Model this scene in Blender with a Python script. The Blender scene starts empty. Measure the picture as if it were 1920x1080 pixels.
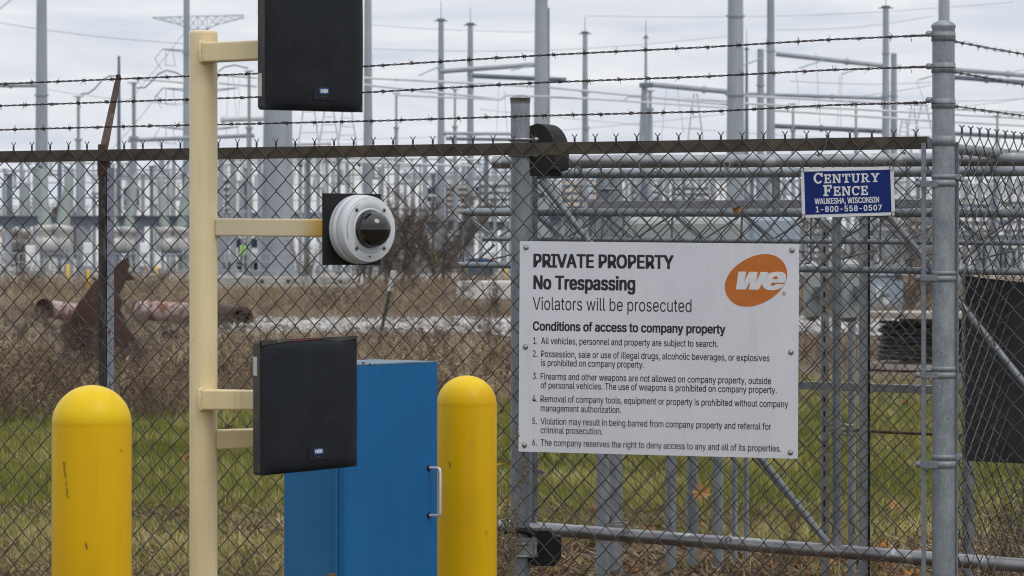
import bpy, bmesh, math, random, os
import numpy as np
from mathutils import Vector, Matrix, Euler

# ------------------------------------------------------------------ camera, sky, sun, exposure
F = 6000.0                     # focal length in photograph pixels (1920 wide)
YH = 470.0                     # row of the horizon
EYE = 1.2                      # height of the lens above the ground
sc = bpy.context.scene
COL = sc.collection
cam_d = bpy.data.cameras.new('camera')
cam = bpy.data.objects.new('camera', cam_d)
COL.objects.link(cam)
cam.location = (0, 0, EYE)
cam.rotation_euler = (math.radians(90), 0, 0)
cam_d.sensor_width = 36.0
cam_d.lens = F / 1920.0 * 36.0
cam_d.shift_y = -(540.0 - YH) / 1920.0
cam_d.clip_start = 0.1
cam_d.clip_end = 8000
cam_d.dof.use_dof = True
cam_d.dof.focus_distance = 9.95
cam_d.dof.aperture_fstop = 14.0
sc.camera = cam
sc.render.filter_size = 1.5
sc.cycles.pixel_filter_type = 'BLACKMAN_HARRIS'
sc.cycles.filter_width = 1.05

sc.view_settings.view_transform = 'Standard'
sc.view_settings.look = 'None'
sc.view_settings.exposure = 0.0
sc.view_settings.gamma = 1.0
sc.view_settings.use_curve_mapping = False

SUN_EL, SUN_AZ = math.radians(52), math.radians(138)     # azimuth clockwise from +Y: behind the camera, to the right
world = bpy.data.worlds.new('World')
sc.world = world
world.use_nodes = True
wt = world.node_tree
wt.nodes.clear()
wo = wt.nodes.new('ShaderNodeOutputWorld')
bg = wt.nodes.new('ShaderNodeBackground')
bg.inputs['Strength'].default_value = 0.1
wt.links.new(bg.outputs[0], wo.inputs[0])
sky = wt.nodes.new('ShaderNodeTexSky')
sky.sky_type = 'NISHITA'
sky.sun_disc = False
sky.sun_elevation = SUN_EL
sky.sun_rotation = SUN_AZ
tc = wt.nodes.new('ShaderNodeTexCoord')
sep = wt.nodes.new('ShaderNodeSeparateXYZ')
wt.links.new(tc.outputs['Generated'], sep.inputs[0])
# overcast layer: brightens smoothly towards the zenith, with thin streaks of cloud
mp = wt.nodes.new('ShaderNodeMapping')
mp.inputs['Scale'].default_value = (13, 13, 80)
mp.inputs['Location'].default_value = (3.1, 0.7, 0.4)
wt.links.new(tc.outputs['Generated'], mp.inputs[0])
nz = wt.nodes.new('ShaderNodeTexNoise')
nz.inputs['Scale'].default_value = 1.0
nz.inputs['Detail'].default_value = 7
nz.inputs['Roughness'].default_value = 0.55
nz.inputs['Distortion'].default_value = 0.5
wt.links.new(mp.outputs[0], nz.inputs[0])
cr = wt.nodes.new('ShaderNodeValToRGB')
cr.color_ramp.elements[0].position = 0.33
cr.color_ramp.elements[0].color = (0.655, 0.70, 0.805, 1)
cr.color_ramp.elements[1].position = 0.66
cr.color_ramp.elements[1].color = (0.885, 0.895, 0.93, 1)
wt.links.new(nz.outputs['Fac'], cr.inputs[0])
gr = wt.nodes.new('ShaderNodeValToRGB')
e = gr.color_ramp.elements
e[0].position = 0.0; e[0].color = (0.87, 0.90, 0.95, 1)
e[1].position = 0.055; e[1].color = (1.0, 1.0, 1.0, 1)
g2 = e.new(0.35); g2.color = (0.98, 0.98, 0.98, 1)
g3 = e.new(1.0); g3.color = (1.9, 1.89, 1.86, 1)
wt.links.new(sep.outputs['Z'], gr.inputs[0])
mul = wt.nodes.new('ShaderNodeMix'); mul.data_type = 'RGBA'; mul.blend_type = 'MULTIPLY'
mul.inputs[0].default_value = 1.0
wt.links.new(cr.outputs[0], mul.inputs[6]); wt.links.new(gr.outputs[0], mul.inputs[7])
sca = wt.nodes.new('ShaderNodeVectorMath'); sca.operation = 'SCALE'
sca.inputs['Scale'].default_value = 10.0
wt.links.new(mul.outputs[2], sca.inputs[0])
mx = wt.nodes.new('ShaderNodeMix'); mx.data_type = 'RGBA'
mx.inputs[0].default_value = 0.92
wt.links.new(sky.outputs[0], mx.inputs[6]); wt.links.new(sca.outputs[0], mx.inputs[7])
wt.links.new(mx.outputs[2], bg.inputs[0])

sun_d = bpy.data.lights.new('sun', 'SUN')
sun_d.energy = 1.15
sun_d.angle = math.radians(28)
sun_d.color = (1.0, 0.93, 0.82)
sun = bpy.data.objects.new('sun', sun_d)
COL.objects.link(sun)
sdir = Vector((math.sin(SUN_AZ) * math.cos(SUN_EL), math.cos(SUN_AZ) * math.cos(SUN_EL), math.sin(SUN_EL)))
sun.rotation_euler = sdir.to_track_quat('Z', 'Y').to_euler()
sun.location = (20, -20, 30)

random.seed(7)
RNG = np.random.default_rng(7)
PI = math.pi

# ------------------------------------------------------------------ helpers
def P(px, py, Z):
    """world point that stands Z metres away and shows at (px, py) of the photograph"""
    return Vector(((px - 960.0) / F * Z, Z, EYE - (py - YH) / F * Z))
def W(px, Z): return px * Z / F
def gx(px, Z): return (px - 960.0) / F * Z
def onl(A, B, px):
    """distance at which the sight line of column px meets the vertical plane through A and B (x, y)"""
    t = (px - 960.0) / F
    ax, ay = A; bx, by = B
    dx, dy = bx - ax, by - ay
    # ax + s dx = t (ay + s dy)
    s = (t * ay - ax) / (dx - t * dy)
    return ay + s * dy

class MB:
    def __init__(s): s.v = []; s.f = []; s.sm = []
    def add(s, vs, fs, smooth=False):
        o = len(s.v)
        s.v.extend([tuple(p) for p in vs])
        for f in fs:
            s.f.append(tuple(i + o for i in f)); s.sm.append(smooth)
    def box(s, c, size, R=None, bev=0.0):
        hx, hy, hz = size[0] / 2, size[1] / 2, size[2] / 2
        c = Vector(c)
        if bev <= 0:
            vs = [Vector((x, y, z)) for x in (-hx, hx) for y in (-hy, hy) for z in (-hz, hz)]
            fs = [(0, 1, 3, 2), (4, 6, 7, 5), (0, 4, 5, 1), (2, 3, 7, 6), (0, 2, 6, 4), (1, 5, 7, 3)]
            if R is not None: vs = [R @ v for v in vs]
            s.add([c + v for v in vs], fs)
        else:
            bm = bmesh.new()
            bmesh.ops.create_cube(bm, size=1)
            for v in bm.verts: v.co = Vector((v.co.x * size[0], v.co.y * size[1], v.co.z * size[2]))
            bmesh.ops.bevel(bm, geom=bm.edges[:], offset=bev, segments=3, profile=0.5, affect='EDGES')
            bm.verts.ensure_lookup_table()
            vs = [v.co.copy() for v in bm.verts]
            big = [f.calc_area() for f in bm.faces]
            lim = max(big) * 0.08
            for f, a in zip(bm.faces, big): pass
            fs = [tuple(v.index for v in f.verts) for f in bm.faces]
            if R is not None: vs = [R @ v for v in vs]
            s.add([c + v for v in vs], fs, smooth=False)
            bm.free()
        return s
    def prism(s, poly, d0, d1, fr):
        """poly: list of (u, v); fr(u, v, w) -> point; extruded from w=d0 to w=d1"""
        n = len(poly)
        vs = [fr(u, v, d0) for u, v in poly] + [fr(u, v, d1) for u, v in poly]
        fs = [tuple(range(n)), tuple(range(2 * n - 1, n - 1, -1))]
        fs += [(i, i + n, (i + 1) % n + n, (i + 1) % n) for i in range(n)]
        s.add(vs, fs)
        return s
    def cyl(s, a, b, r, r2=None, n=16, caps=True):
        a = Vector(a); b = Vector(b); r2 = r if r2 is None else r2
        d = (b - a).normalized()
        u = d.orthogonal().normalized(); w = d.cross(u)
        vs = []
        for p, rr in ((a, r), (b, r2)):
            for i in range(n):
                t = 2 * PI * i / n
                vs.append(p + u * math.cos(t) * rr + w * math.sin(t) * rr)
        fs = [(i, (i + 1) % n, (i + 1) % n + n, i + n) for i in range(n)]
        s.add(vs, fs, True)
        if caps:
            s.add(vs[:n], [tuple(range(n - 1, -1, -1))]); s.add(vs[n:], [tuple(range(n))])
        return s
    def lathe(s, base, axis, prof, n=20, smooth=True):
        """prof: list of (distance along axis, radius)"""
        base = Vector(base); d = Vector(axis).normalized()
        u = d.orthogonal().normalized(); w = d.cross(u)
        vs = []
        for h, r in prof:
            for i in range(n):
                t = 2 * PI * i / n
                vs.append(base + d * h + (u * math.cos(t) + w * math.sin(t)) * r)
        fs = []
        for k in range(len(prof) - 1):
            for i in range(n):
                j = (i + 1) % n
                fs.append((k * n + i, k * n + j, (k + 1) * n + j, (k + 1) * n + i))
        s.add(vs, fs, smooth)
        m = len(prof) - 1
        s.add(vs[:n], [tuple(range(n - 1, -1, -1))]); s.add(vs[m * n:], [tuple(range(n))])
        return s
    def tube(s, pts, r, n=6, caps=True):
        pts = [Vector(p) for p in pts]
        m = len(pts)
        rr = r if isinstance(r, (list, tuple)) else [r] * m
        vs = []; u = None
        for i, p in enumerate(pts):
            d = (pts[min(i + 1, m - 1)] - pts[max(i - 1, 0)])
            d = d.normalized() if d.length > 1e-9 else Vector((0, 0, 1))
            if u is None: u = d.orthogonal().normalized()
            u = (u - d * u.dot(d))
            u = u.normalized() if u.length > 1e-6 else d.orthogonal().normalized()
            w = d.cross(u)
            for k in range(n):
                t = 2 * PI * k / n
                vs.append(p + (u * math.cos(t) + w * math.sin(t)) * rr[i])
        fs = [(i * n + k, i * n + (k + 1) % n, (i + 1) * n + (k + 1) % n, (i + 1) * n + k)
              for i in range(m - 1) for k in range(n)]
        s.add(vs, fs, True)
        if caps:
            s.add(vs[:n], [tuple(range(n - 1, -1, -1))]); s.add(vs[-n:], [tuple(range(n))])
        return s
    def mesh(s, name):
        me = bpy.data.meshes.new(name)
        me.from_pydata(s.v, [], s.f)
        me.polygons.foreach_set('use_smooth', s.sm)
        me.update()
        return me

def np_mesh(name, V, Fq, smooth=False):
    """V (n,3) float, Fq (m,k) int"""
    me = bpy.data.meshes.new(name)
    V = np.asarray(V, np.float32); Fq = np.asarray(Fq, np.int32)
    m, k = Fq.shape
    me.vertices.add(len(V)); me.vertices.foreach_set('co', V.ravel())
    me.loops.add(m * k); me.loops.foreach_set('vertex_index', Fq.ravel())
    me.polygons.add(m); me.polygons.foreach_set('loop_start', np.arange(0, m * k, k, dtype=np.int32))
    me.polygons.foreach_set('use_smooth', np.full(m, smooth))
    me.update(calc_edges=True)
    return me

def mark(o, label=None, cat=None, group=None, kind=None):
    if label: o['label'] = label
    if cat: o['category'] = cat
    if group: o['group'] = group
    if kind: o['kind'] = kind
    return o
def link(name, me, mat, parent=None, **kw):
    o = bpy.data.objects.new(name, me if not isinstance(me, MB) else me.mesh(name))
    if mat is not None and len(o.data.materials) == 0: o.data.materials.append(mat)
    COL.objects.link(o)
    if parent is not None:
        o.parent = parent
        o.matrix_parent_inverse = ROOTINV[parent.name] if parent.name in ROOTINV else Matrix.Identity(4)
    return mark(o, **kw)
ROOTINV = {}
def root(name, loc, label, cat, group=None):
    o = bpy.data.objects.new(name, None)
    o.empty_display_size = 0.1
    COL.objects.link(o)
    o.location = loc
    ROOTINV[o.name] = Matrix.Translation(-Vector(loc))
    return mark(o, label, cat, group)
def sub(name, me, mat, parent, **kw):
    """a sub-part: parent is a mesh part built in world coordinates"""
    o = bpy.data.objects.new(name, me if not isinstance(me, MB) else me.mesh(name))
    if len(o.data.materials) == 0: o.data.materials.append(mat)
    COL.objects.link(o)
    o.parent = parent
    gp = parent.parent
    if gp is not None and gp.name in ROOTINV:
        pass
    o.matrix_parent_inverse = Matrix.Identity(4)
    return mark(o, **kw)
def copy_thing(src, loc, label, group=None, rotz=None, scale=None):
    r = src.copy(); COL.objects.link(r); r.location = loc
    if rotz is not None: r.rotation_euler = (0, 0, rotz)
    if scale is not None: r.scale = (scale, scale, scale)
    r['label'] = label
    if group: r['group'] = group
    for ch in list(src.children):
        c = ch.copy(); COL.objects.link(c); c.parent = r
        c.matrix_parent_inverse = ch.matrix_parent_inverse.copy()
        for g in ch.children:
            d = g.copy(); COL.objects.link(d); d.parent = c
            d.matrix_parent_inverse = g.matrix_parent_inverse.copy()
    return r

# ------------------------------------------------------------------ materials
def new_mat(name):
    m = bpy.data.materials.new(name); m.use_nodes = True
    nt = m.node_tree
    b = nt.nodes['Principled BSDF']
    return m, nt, b
def coords(nt, scale=(1, 1, 1), kind='Object'):
    t = nt.nodes.new('ShaderNodeTexCoord'); mpn = nt.nodes.new('ShaderNodeMapping')
    mpn.inputs['Scale'].default_value = scale
    nt.links.new(t.outputs[kind], mpn.inputs[0])
    return mpn.outputs[0]
def noise(nt, vec, scale, detail=4, rough=0.55, dist=0.0):
    n = nt.nodes.new('ShaderNodeTexNoise')
    n.inputs['Scale'].default_value = scale; n.inputs['Detail'].default_value = detail
    n.inputs['Roughness'].default_value = rough; n.inputs['Distortion'].default_value = dist
    nt.links.new(vec, n.inputs[0])
    return n.outputs['Fac']
def ramp(nt, fac, stops):
    r = nt.nodes.new('ShaderNodeValToRGB')
    el = r.color_ramp.elements
    while len(el) < len(stops): el.new(0.5)
    for e_, (p, c) in zip(el, stops):
        e_.position = p; e_.color = (c[0], c[1], c[2], 1) if len(c) == 3 else c
    nt.links.new(fac, r.inputs[0])
    return r.outputs[0]
def mixc(nt, fac, a, b, mode='MIX'):
    m = nt.nodes.new('ShaderNodeMix'); m.data_type = 'RGBA'; m.blend_type = mode
    for i, x in ((0, fac), (6, a), (7, b)):
        if hasattr(x, 'links') or isinstance(x, bpy.types.NodeSocket): nt.links.new(x, m.inputs[i])
        elif i == 0: m.inputs[0].default_value = x
        else: m.inputs[i].default_value = (x[0], x[1], x[2], 1)
    return m.outputs[2]
def streaks(nt, col, dark, amount=0.25, scale=26, zscale=1.1, lo=0.48, hi=0.75):
    """rain washed vertical grime"""
    v = coords(nt, (scale, scale, zscale)); n = noise(nt, v, 1.0, 5, 0.65)
    v2 = coords(nt, (1, 1, 1)); n2 = noise(nt, v2, 5.0, 3)
    f = ramp(nt, n, [(lo, (0, 0, 0)), (hi, (1, 1, 1))]); f2 = ramp(nt, n2, [(0.35, (0, 0, 0)), (0.65, (1, 1, 1))])
    m = nt.nodes.new('ShaderNodeMath'); m.operation = 'MULTIPLY'; nt.links.new(f, m.inputs[0]); nt.links.new(f2, m.inputs[1])
    m2 = nt.nodes.new('ShaderNodeMath'); m2.operation = 'MULTIPLY'; m2.inputs[1].default_value = amount; nt.links.new(m.outputs[0], m2.inputs[0])
    return mixc(nt, m2.outputs[0], col, dark)
def bump(nt, b, h, strength=0.3, dist=0.002):
    bn = nt.nodes.new('ShaderNodeBump'); bn.inputs['Strength'].default_value = strength
    bn.inputs['Distance'].default_value = dist
    nt.links.new(h, bn.inputs['Height']); nt.links.new(bn.outputs[0], b.inputs['Normal'])
def mottled(name, c1, c2, scale=8, metal=0.0, rough=(0.4, 0.6), detail=5, spots=None, spot_t=(0.62, 0.7), spot_scale=30,
            stretch=(1, 1, 1), bmp=0.15, bdist=0.001, spec=0.5):
    m, nt, b = new_mat(name)
    v = coords(nt, stretch)
    n1 = noise(nt, v, scale, detail)
    col = ramp(nt, n1, [(0.3, c1), (0.7, c2)])
    n2 = noise(nt, v, spot_scale, 5, 0.6)
    if spots is not None:
        f = ramp(nt, n2, [(spot_t[0], (0, 0, 0)), (spot_t[1], (1, 1, 1))])
        col = mixc(nt, f, col, spots)
    nt.links.new(col, b.inputs['Base Color'])
    mr = nt.nodes.new('ShaderNodeMapRange')
    mr.inputs['To Min'].default_value = rough[0]; mr.inputs['To Max'].default_value = rough[1]
    nt.links.new(n1, mr.inputs[0]); nt.links.new(mr.outputs[0], b.inputs['Roughness'])
    b.inputs['Metallic'].default_value = metal
    b.inputs['Specular IOR Level'].default_value = spec
    if bmp: bump(nt, b, n2, bmp, bdist)
    return m

M = {}
M['galv'] = mottled('galvanised_steel', (0.165, 0.19, 0.21), (0.30, 0.33, 0.35), scale=28, metal=0.5, rough=(0.4, 0.6),
                    spots=(0.36, 0.39, 0.41), spot_t=(0.50, 0.72), spot_scale=230, bmp=0.12, stretch=(1, 1, 0.45))
M['galv_dull'] = mottled('dull_galvanised_steel', (0.15, 0.16, 0.17), (0.26, 0.27, 0.28), scale=25, metal=0.5, rough=(0.45, 0.65),
                    spots=(0.33, 0.33, 0.33), spot_t=(0.55, 0.7), spot_scale=90, bmp=0.15)
M['galv_pipe'] = mottled('bright_galvanised_pipe', (0.20, 0.205, 0.21), (0.40, 0.405, 0.41), scale=9, metal=0.75, rough=(0.24, 0.44),
                    spots=(0.68, 0.68, 0.67), spot_t=(0.60, 0.70), spot_scale=14, bmp=0.12)
M['band'] = mottled('pressed_steel_band', (0.17, 0.19, 0.21), (0.27, 0.29, 0.31), scale=60, metal=0.4, rough=(0.5, 0.7), bmp=0.2)
M['wire_dark'] = mottled('weathered_fence_wire', (0.034, 0.030, 0.027), (0.080, 0.072, 0.065), scale=12, metal=0.2, rough=(0.4, 0.6), bmp=0)
M['wire_grey'] = mottled('grey_fence_wire', (0.050, 0.047, 0.044), (0.12, 0.115, 0.11), scale=14, metal=0.3, rough=(0.35, 0.55), bmp=0)
M['barb_rust'] = mottled('rusted_barbed_wire', (0.014, 0.009, 0.008), (0.040, 0.022, 0.016), scale=20, metal=0.3, rough=(0.5, 0.7), bmp=0)
M['barb_grey'] = mottled('grey_barbed_wire', (0.11, 0.11, 0.115), (0.22, 0.22, 0.23), scale=20, metal=0.5, rough=(0.4, 0.6), bmp=0)
M['rust_rail'] = mottled('rust_stained_rail', (0.032, 0.026, 0.018), (0.095, 0.075, 0.052), scale=7, metal=0.2, rough=(0.55, 0.8),
                    spots=(0.12, 0.112, 0.10), spot_t=(0.62, 0.76), spot_scale=22, stretch=(1, 1, 1.6), bmp=0.3)
M['rust_post'] = mottled('rust_and_lichen_post', (0.022, 0.021, 0.018), (0.075, 0.07, 0.06), scale=22, metal=0.2, rough=(0.6, 0.85),
                    spots=(0.16, 0.155, 0.14), spot_t=(0.56, 0.7), spot_scale=45, stretch=(1, 1, 0.3), bmp=0.4)
M['flange'] = mottled('lilac_grey_flange', (0.22, 0.24, 0.30), (0.36, 0.38, 0.45), scale=40, metal=0.3, rough=(0.5, 0.7),
                    spots=(0.10, 0.06, 0.04), spot_t=(0.58, 0.66), spot_scale=60, bmp=0.2)
M['rust_arm'] = mottled('rusty_arm', (0.03, 0.018, 0.013), (0.11, 0.07, 0.05), scale=16, metal=0.2, rough=(0.5, 0.8),
                    spots=(0.23, 0.19, 0.16), spot_t=(0.6, 0.72), spot_scale=26, stretch=(1.5, 1.5, 0.5), bmp=0.4)
M['rust_cap'] = mottled('orange_rust_cap', (0.035, 0.02, 0.014), (0.10, 0.047, 0.025), scale=20, metal=0.1, rough=(0.6, 0.85), bmp=0.4)
M['rust_deep'] = mottled('deep_red_rust', (0.030, 0.016, 0.012), (0.072, 0.036, 0.025), scale=3.5, metal=0.0, rough=(0.8, 0.95), bmp=0.4, bdist=0.01,
                    spots=(0.12, 0.058, 0.034), spot_t=(0.60, 0.72), spot_scale=6)
M['pink_pipe'] = mottled('flaking_pink_paint', (0.34, 0.22, 0.20), (0.46, 0.36, 0.35), scale=3, rough=(0.7, 0.9),
                    spots=(0.20, 0.09, 0.055), spot_t=(0.5, 0.58), spot_scale=5, bmp=0.4, bdist=0.006)
M['black_plastic'] = mottled('black_plastic_case', (0.0075, 0.0095, 0.0135), (0.0115, 0.0145, 0.0195), scale=5, rough=(0.55, 0.7), spec=0.22,
                    spots=(0.019, 0.0215, 0.026), spot_t=(0.50, 0.80), spot_scale=14, bmp=0.1, bdist=0.0004)
M['case_edge'] = mottled('scuffed_case_side', (0.02, 0.02, 0.02), (0.075, 0.068, 0.055), scale=14, rough=(0.6, 0.85), stretch=(1, 1, 0.3),
                    spots=(0.11, 0.10, 0.08), spot_t=(0.58, 0.7), spot_scale=40, bmp=0.2)
M['sticker'] = mottled('faded_sticker', (0.42, 0.42, 0.39), (0.55, 0.55, 0.52), scale=40, rough=(0.5, 0.6), bmp=0)
M['badge_blue'] = mottled('badge_blue', (0.010, 0.045, 0.18), (0.014, 0.06, 0.22), scale=20, rough=(0.4, 0.5), bmp=0)
M['print_white'] = mottled('white_print', (0.58, 0.59, 0.60), (0.68, 0.69, 0.70), scale=70, rough=(0.5, 0.6), bmp=0)
M['print_grey'] = mottled('grey_print', (0.10, 0.105, 0.11), (0.13, 0.13, 0.135), scale=70, rough=(0.5, 0.6), bmp=0)
M['print_black'] = mottled('black_print', (0.011, 0.011, 0.013), (0.018, 0.018, 0.02), scale=70, rough=(0.5, 0.6), bmp=0)
M['print_orange'] = mottled('orange_print', (0.44, 0.12, 0.010), (0.51, 0.145, 0.014), scale=30, rough=(0.45, 0.55), bmp=0,
                    spots=(0.30, 0.10, 0.02), spot_t=(0.64, 0.72), spot_scale=260)
M['dome'] = mottled('smoked_dome', (0.003, 0.003, 0.0035), (0.005, 0.005, 0.005), scale=4, rough=(0.02, 0.05), bmp=0, spec=0.75)
M['cam_white'] = mottled('camera_white_housing', (0.52, 0.55, 0.58), (0.60, 0.62, 0.64), scale=6, rough=(0.32, 0.45),
                    spots=(0.40, 0.41, 0.42), spot_t=(0.62, 0.78), spot_scale=30, bmp=0.05)
M['plate_black'] = mottled('matt_black_plate', (0.009, 0.009, 0.0095), (0.015, 0.015, 0.016), scale=9, rough=(0.6, 0.8), bmp=0.1, spec=0.25)
M['rubber'] = mottled('black_rubber', (0.010, 0.0095, 0.009), (0.019, 0.017, 0.016), scale=12, rough=(0.6, 0.8), bmp=0.2, spec=0.3)
M['screw'] = mottled('screw_head_steel', (0.25, 0.25, 0.24), (0.5, 0.5, 0.48), scale=200, metal=0.7, rough=(0.3, 0.45), bmp=0)
M['steel'] = mottled('weathered_pole_steel', (0.24, 0.27, 0.30), (0.35, 0.38, 0.41), scale=1.2, metal=0.25, rough=(0.5, 0.7), bmp=0,
                    spots=(0.34, 0.38, 0.41), spot_t=(0.6, 0.75), spot_scale=4, stretch=(1, 1, 0.25))
M['steel_dark'] = mottled('dark_structure_steel', (0.10, 0.125, 0.16), (0.17, 0.20, 0.24), scale=1.0, metal=0.2, rough=(0.5, 0.7), bmp=0)
M['steel_pale'] = mottled('pale_structure_steel', (0.42, 0.44, 0.46), (0.55, 0.57, 0.58), scale=1.0, metal=0.1, rough=(0.5, 0.7), bmp=0)
M['alu'] = mottled('aluminium_bus_tube', (0.45, 0.47, 0.50), (0.62, 0.63, 0.65), scale=0.6, metal=0.3, rough=(0.4, 0.6), bmp=0)
M['porcelain'] = mottled('grey_green_porcelain', (0.27, 0.32, 0.31), (0.35, 0.40, 0.39), scale=2, rough=(0.25, 0.4), bmp=0)
M['glass_green'] = mottled('sea_green_insulator', (0.34, 0.45, 0.43), (0.42, 0.53, 0.51), scale=2, rough=(0.25, 0.4), bmp=0)
M['white_paint'] = mottled('white_cabinet_paint', (0.62, 0.64, 0.66), (0.74, 0.75, 0.76), scale=0.8, rough=(0.5, 0.7), bmp=0)
M['siding'] = mottled('white_siding', (0.80, 0.80, 0.80), (0.88, 0.88, 0.88), scale=0.2, rough=(0.6, 0.8), bmp=0)
M['box_grey'] = mottled('grey_green_enclosure_paint', (0.27, 0.30, 0.29), (0.34, 0.365, 0.355), scale=3, rough=(0.45, 0.6), bmp=0.05)
M['box_blue'] = mottled('blue_grey_transformer_paint', (0.26, 0.32, 0.39), (0.34, 0.40, 0.46), scale=2, rough=(0.4, 0.6), bmp=0)
M['cable_black'] = mottled('black_cable', (0.012, 0.012, 0.013), (0.03, 0.03, 0.032), scale=9, rough=(0.4, 0.6), bmp=0.1)
M['navy'] = mottled('dark_blue_glass', (0.012, 0.022, 0.05), (0.022, 0.035, 0.075), scale=1, rough=(0.2, 0.4), bmp=0)
M['blue_bin'] = mottled('blue_paint', (0.012, 0.05, 0.11), (0.02, 0.065, 0.14), scale=1, rough=(0.4, 0.6), bmp=0)
M['safety_yellow'] = mottled('safety_yellow_paint', (0.72, 0.46, 0.01), (0.80, 0.52, 0.02), scale=3, rough=(0.5, 0.6), bmp=0)
M['wood'] = mottled('weathered_plywood', (0.28, 0.24, 0.20), (0.40, 0.36, 0.31), scale=5, rough=(0.7, 0.9), stretch=(0.3, 3, 8), bmp=0.3)
M['concrete'] = mottled('weathered_concrete', (0.24, 0.235, 0.22), (0.40, 0.39, 0.365), scale=1.6, rough=(0.85, 0.95),
                    spots=(0.14, 0.13, 0.12), spot_t=(0.6, 0.72), spot_scale=4, bmp=0.4, bdist=0.02)
M['concrete_pale'] = mottled('pale_concrete', (0.50, 0.49, 0.46), (0.62, 0.61, 0.58), scale=1.6, rough=(0.85, 0.95), bmp=0.3, bdist=0.02)
M['gravel'] = mottled('white_limestone', (0.30, 0.29, 0.275), (0.56, 0.55, 0.54), scale=3, rough=(0.85, 0.95), bmp=0)
M['hi_vis'] = mottled('hi_vis_lime', (0.36, 0.82, 0.02), (0.40, 0.9, 0.03), scale=2, rough=(0.6, 0.8), bmp=0)
M['dark_cloth'] = mottled('dark_trousers', (0.015, 0.018, 0.03), (0.025, 0.03, 0.045), scale=3, rough=(0.8, 0.9), bmp=0)
M['skin'] = mottled('skin', (0.45, 0.26, 0.18), (0.5, 0.3, 0.21), scale=3, rough=(0.5, 0.6), bmp=0)
M['leaf_orange'] = mottled('dry_leaf', (0.20, 0.085, 0.025), (0.42, 0.22, 0.08), scale=35, rough=(0.6, 0.8), bmp=0.4, bdist=0.002)
M['leaf_tan'] = mottled('tan_maple_leaf', (0.42, 0.20, 0.06), (0.62, 0.38, 0.17), scale=45, rough=(0.6, 0.8), bmp=0.4, bdist=0.002)
M['bark'] = mottled('grey_bark', (0.06, 0.052, 0.045), (0.12, 0.105, 0.09), scale=2, rough=(0.8, 0.95), bmp=0)
M['green_post'] = mottled('green_post_paint', (0.045, 0.07, 0.055), (0.09, 0.12, 0.10), scale=14, rough=(0.6, 0.8), bmp=0)
M['post_white'] = mottled('flaking_white_tip', (0.45, 0.48, 0.46), (0.7, 0.72, 0.72), scale=16, rough=(0.6, 0.8),
                    spots=(0.10, 0.16, 0.08), spot_t=(0.56, 0.62), spot_scale=22, bmp=0)

def bollard_mat():
    m, nt, b = new_mat('yellow_plastic_sleeve')
    v = coords(nt)
    n1 = noise(nt, v, 3, 4); n2 = noise(nt, v, 55, 5, 0.65)
    col = ramp(nt, n1, [(0.3, (0.60, 0.35, 0.0)), (0.7, (0.66, 0.395, 0.0))])
    # lighter domed top: light from above put into the colour
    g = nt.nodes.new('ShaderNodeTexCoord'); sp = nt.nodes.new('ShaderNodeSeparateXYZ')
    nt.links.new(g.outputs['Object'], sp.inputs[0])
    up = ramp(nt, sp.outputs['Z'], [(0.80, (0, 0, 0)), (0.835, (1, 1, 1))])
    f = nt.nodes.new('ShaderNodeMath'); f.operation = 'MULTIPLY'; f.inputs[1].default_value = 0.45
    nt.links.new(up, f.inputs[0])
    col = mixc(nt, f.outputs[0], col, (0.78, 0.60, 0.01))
    sp2 = ramp(nt, n2, [(0.70, (0, 0, 0)), (0.76, (1, 1, 1))])
    fs = nt.nodes.new('ShaderNodeMath'); fs.operation = 'MULTIPLY'; fs.inputs[1].default_value = 0.35
    nt.links.new(sp2, fs.inputs[0])
    col = mixc(nt, fs.outputs[0], col, (0.22, 0.13, 0.01))
    col = streaks(nt, col, (0.26, 0.15, 0.01), 0.25, 34, 1.6)
    col = streaks(nt, col, (0.74, 0.55, 0.06), 0.3, 9, 2.5, .5, .7)
    nt.links.new(col, b.inputs['Base Color'])
    b.inputs['Roughness'].default_value = 0.38
    b.inputs['Specular IOR Level'].default_value = 0.2
    bump(nt, b, n1, 0.05, 0.002)
    return m
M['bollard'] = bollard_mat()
M['smear'] = mottled('brown_scuff', (0.16, 0.085, 0.01), (0.34, 0.21, 0.008), scale=60, rough=(0.5, 0.7), bmp=0)

def cream_mat():
    m, nt, b = new_mat('cream_gloss_paint')
    v = coords(nt)
    n1 = noise(nt, v, 4, 4); n2 = noise(nt, v, 150, 5, 0.6); n3 = noise(nt, v, 420, 2)
    col = ramp(nt, n1, [(0.3, (0.69, 0.57, 0.32)), (0.7, (0.75, 0.63, 0.38))])
    f = ramp(nt, n2, [(0.66, (0, 0, 0)), (0.73, (0.7, 0.7, 0.7))])
    col = mixc(nt, f, col, (0.26, 0.20, 0.10))
    col = streaks(nt, col, (0.34, 0.24, 0.11), 0.35, 50, 1.8)
    fr_ = ramp(nt, noise(nt, coords(nt), 38, 5, .7), [(0.69, (0, 0, 0)), (0.73, (.9, .9, .9))])
    col = mixc(nt, fr_, col, (0.20, 0.10, 0.04))
    nt.links.new(col, b.inputs['Base Color'])
    b.inputs['Roughness'].default_value = 0.42
    bump(nt, b, n3, 0.25, 0.0006)
    return m
M['cream'] = cream_mat()
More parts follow.
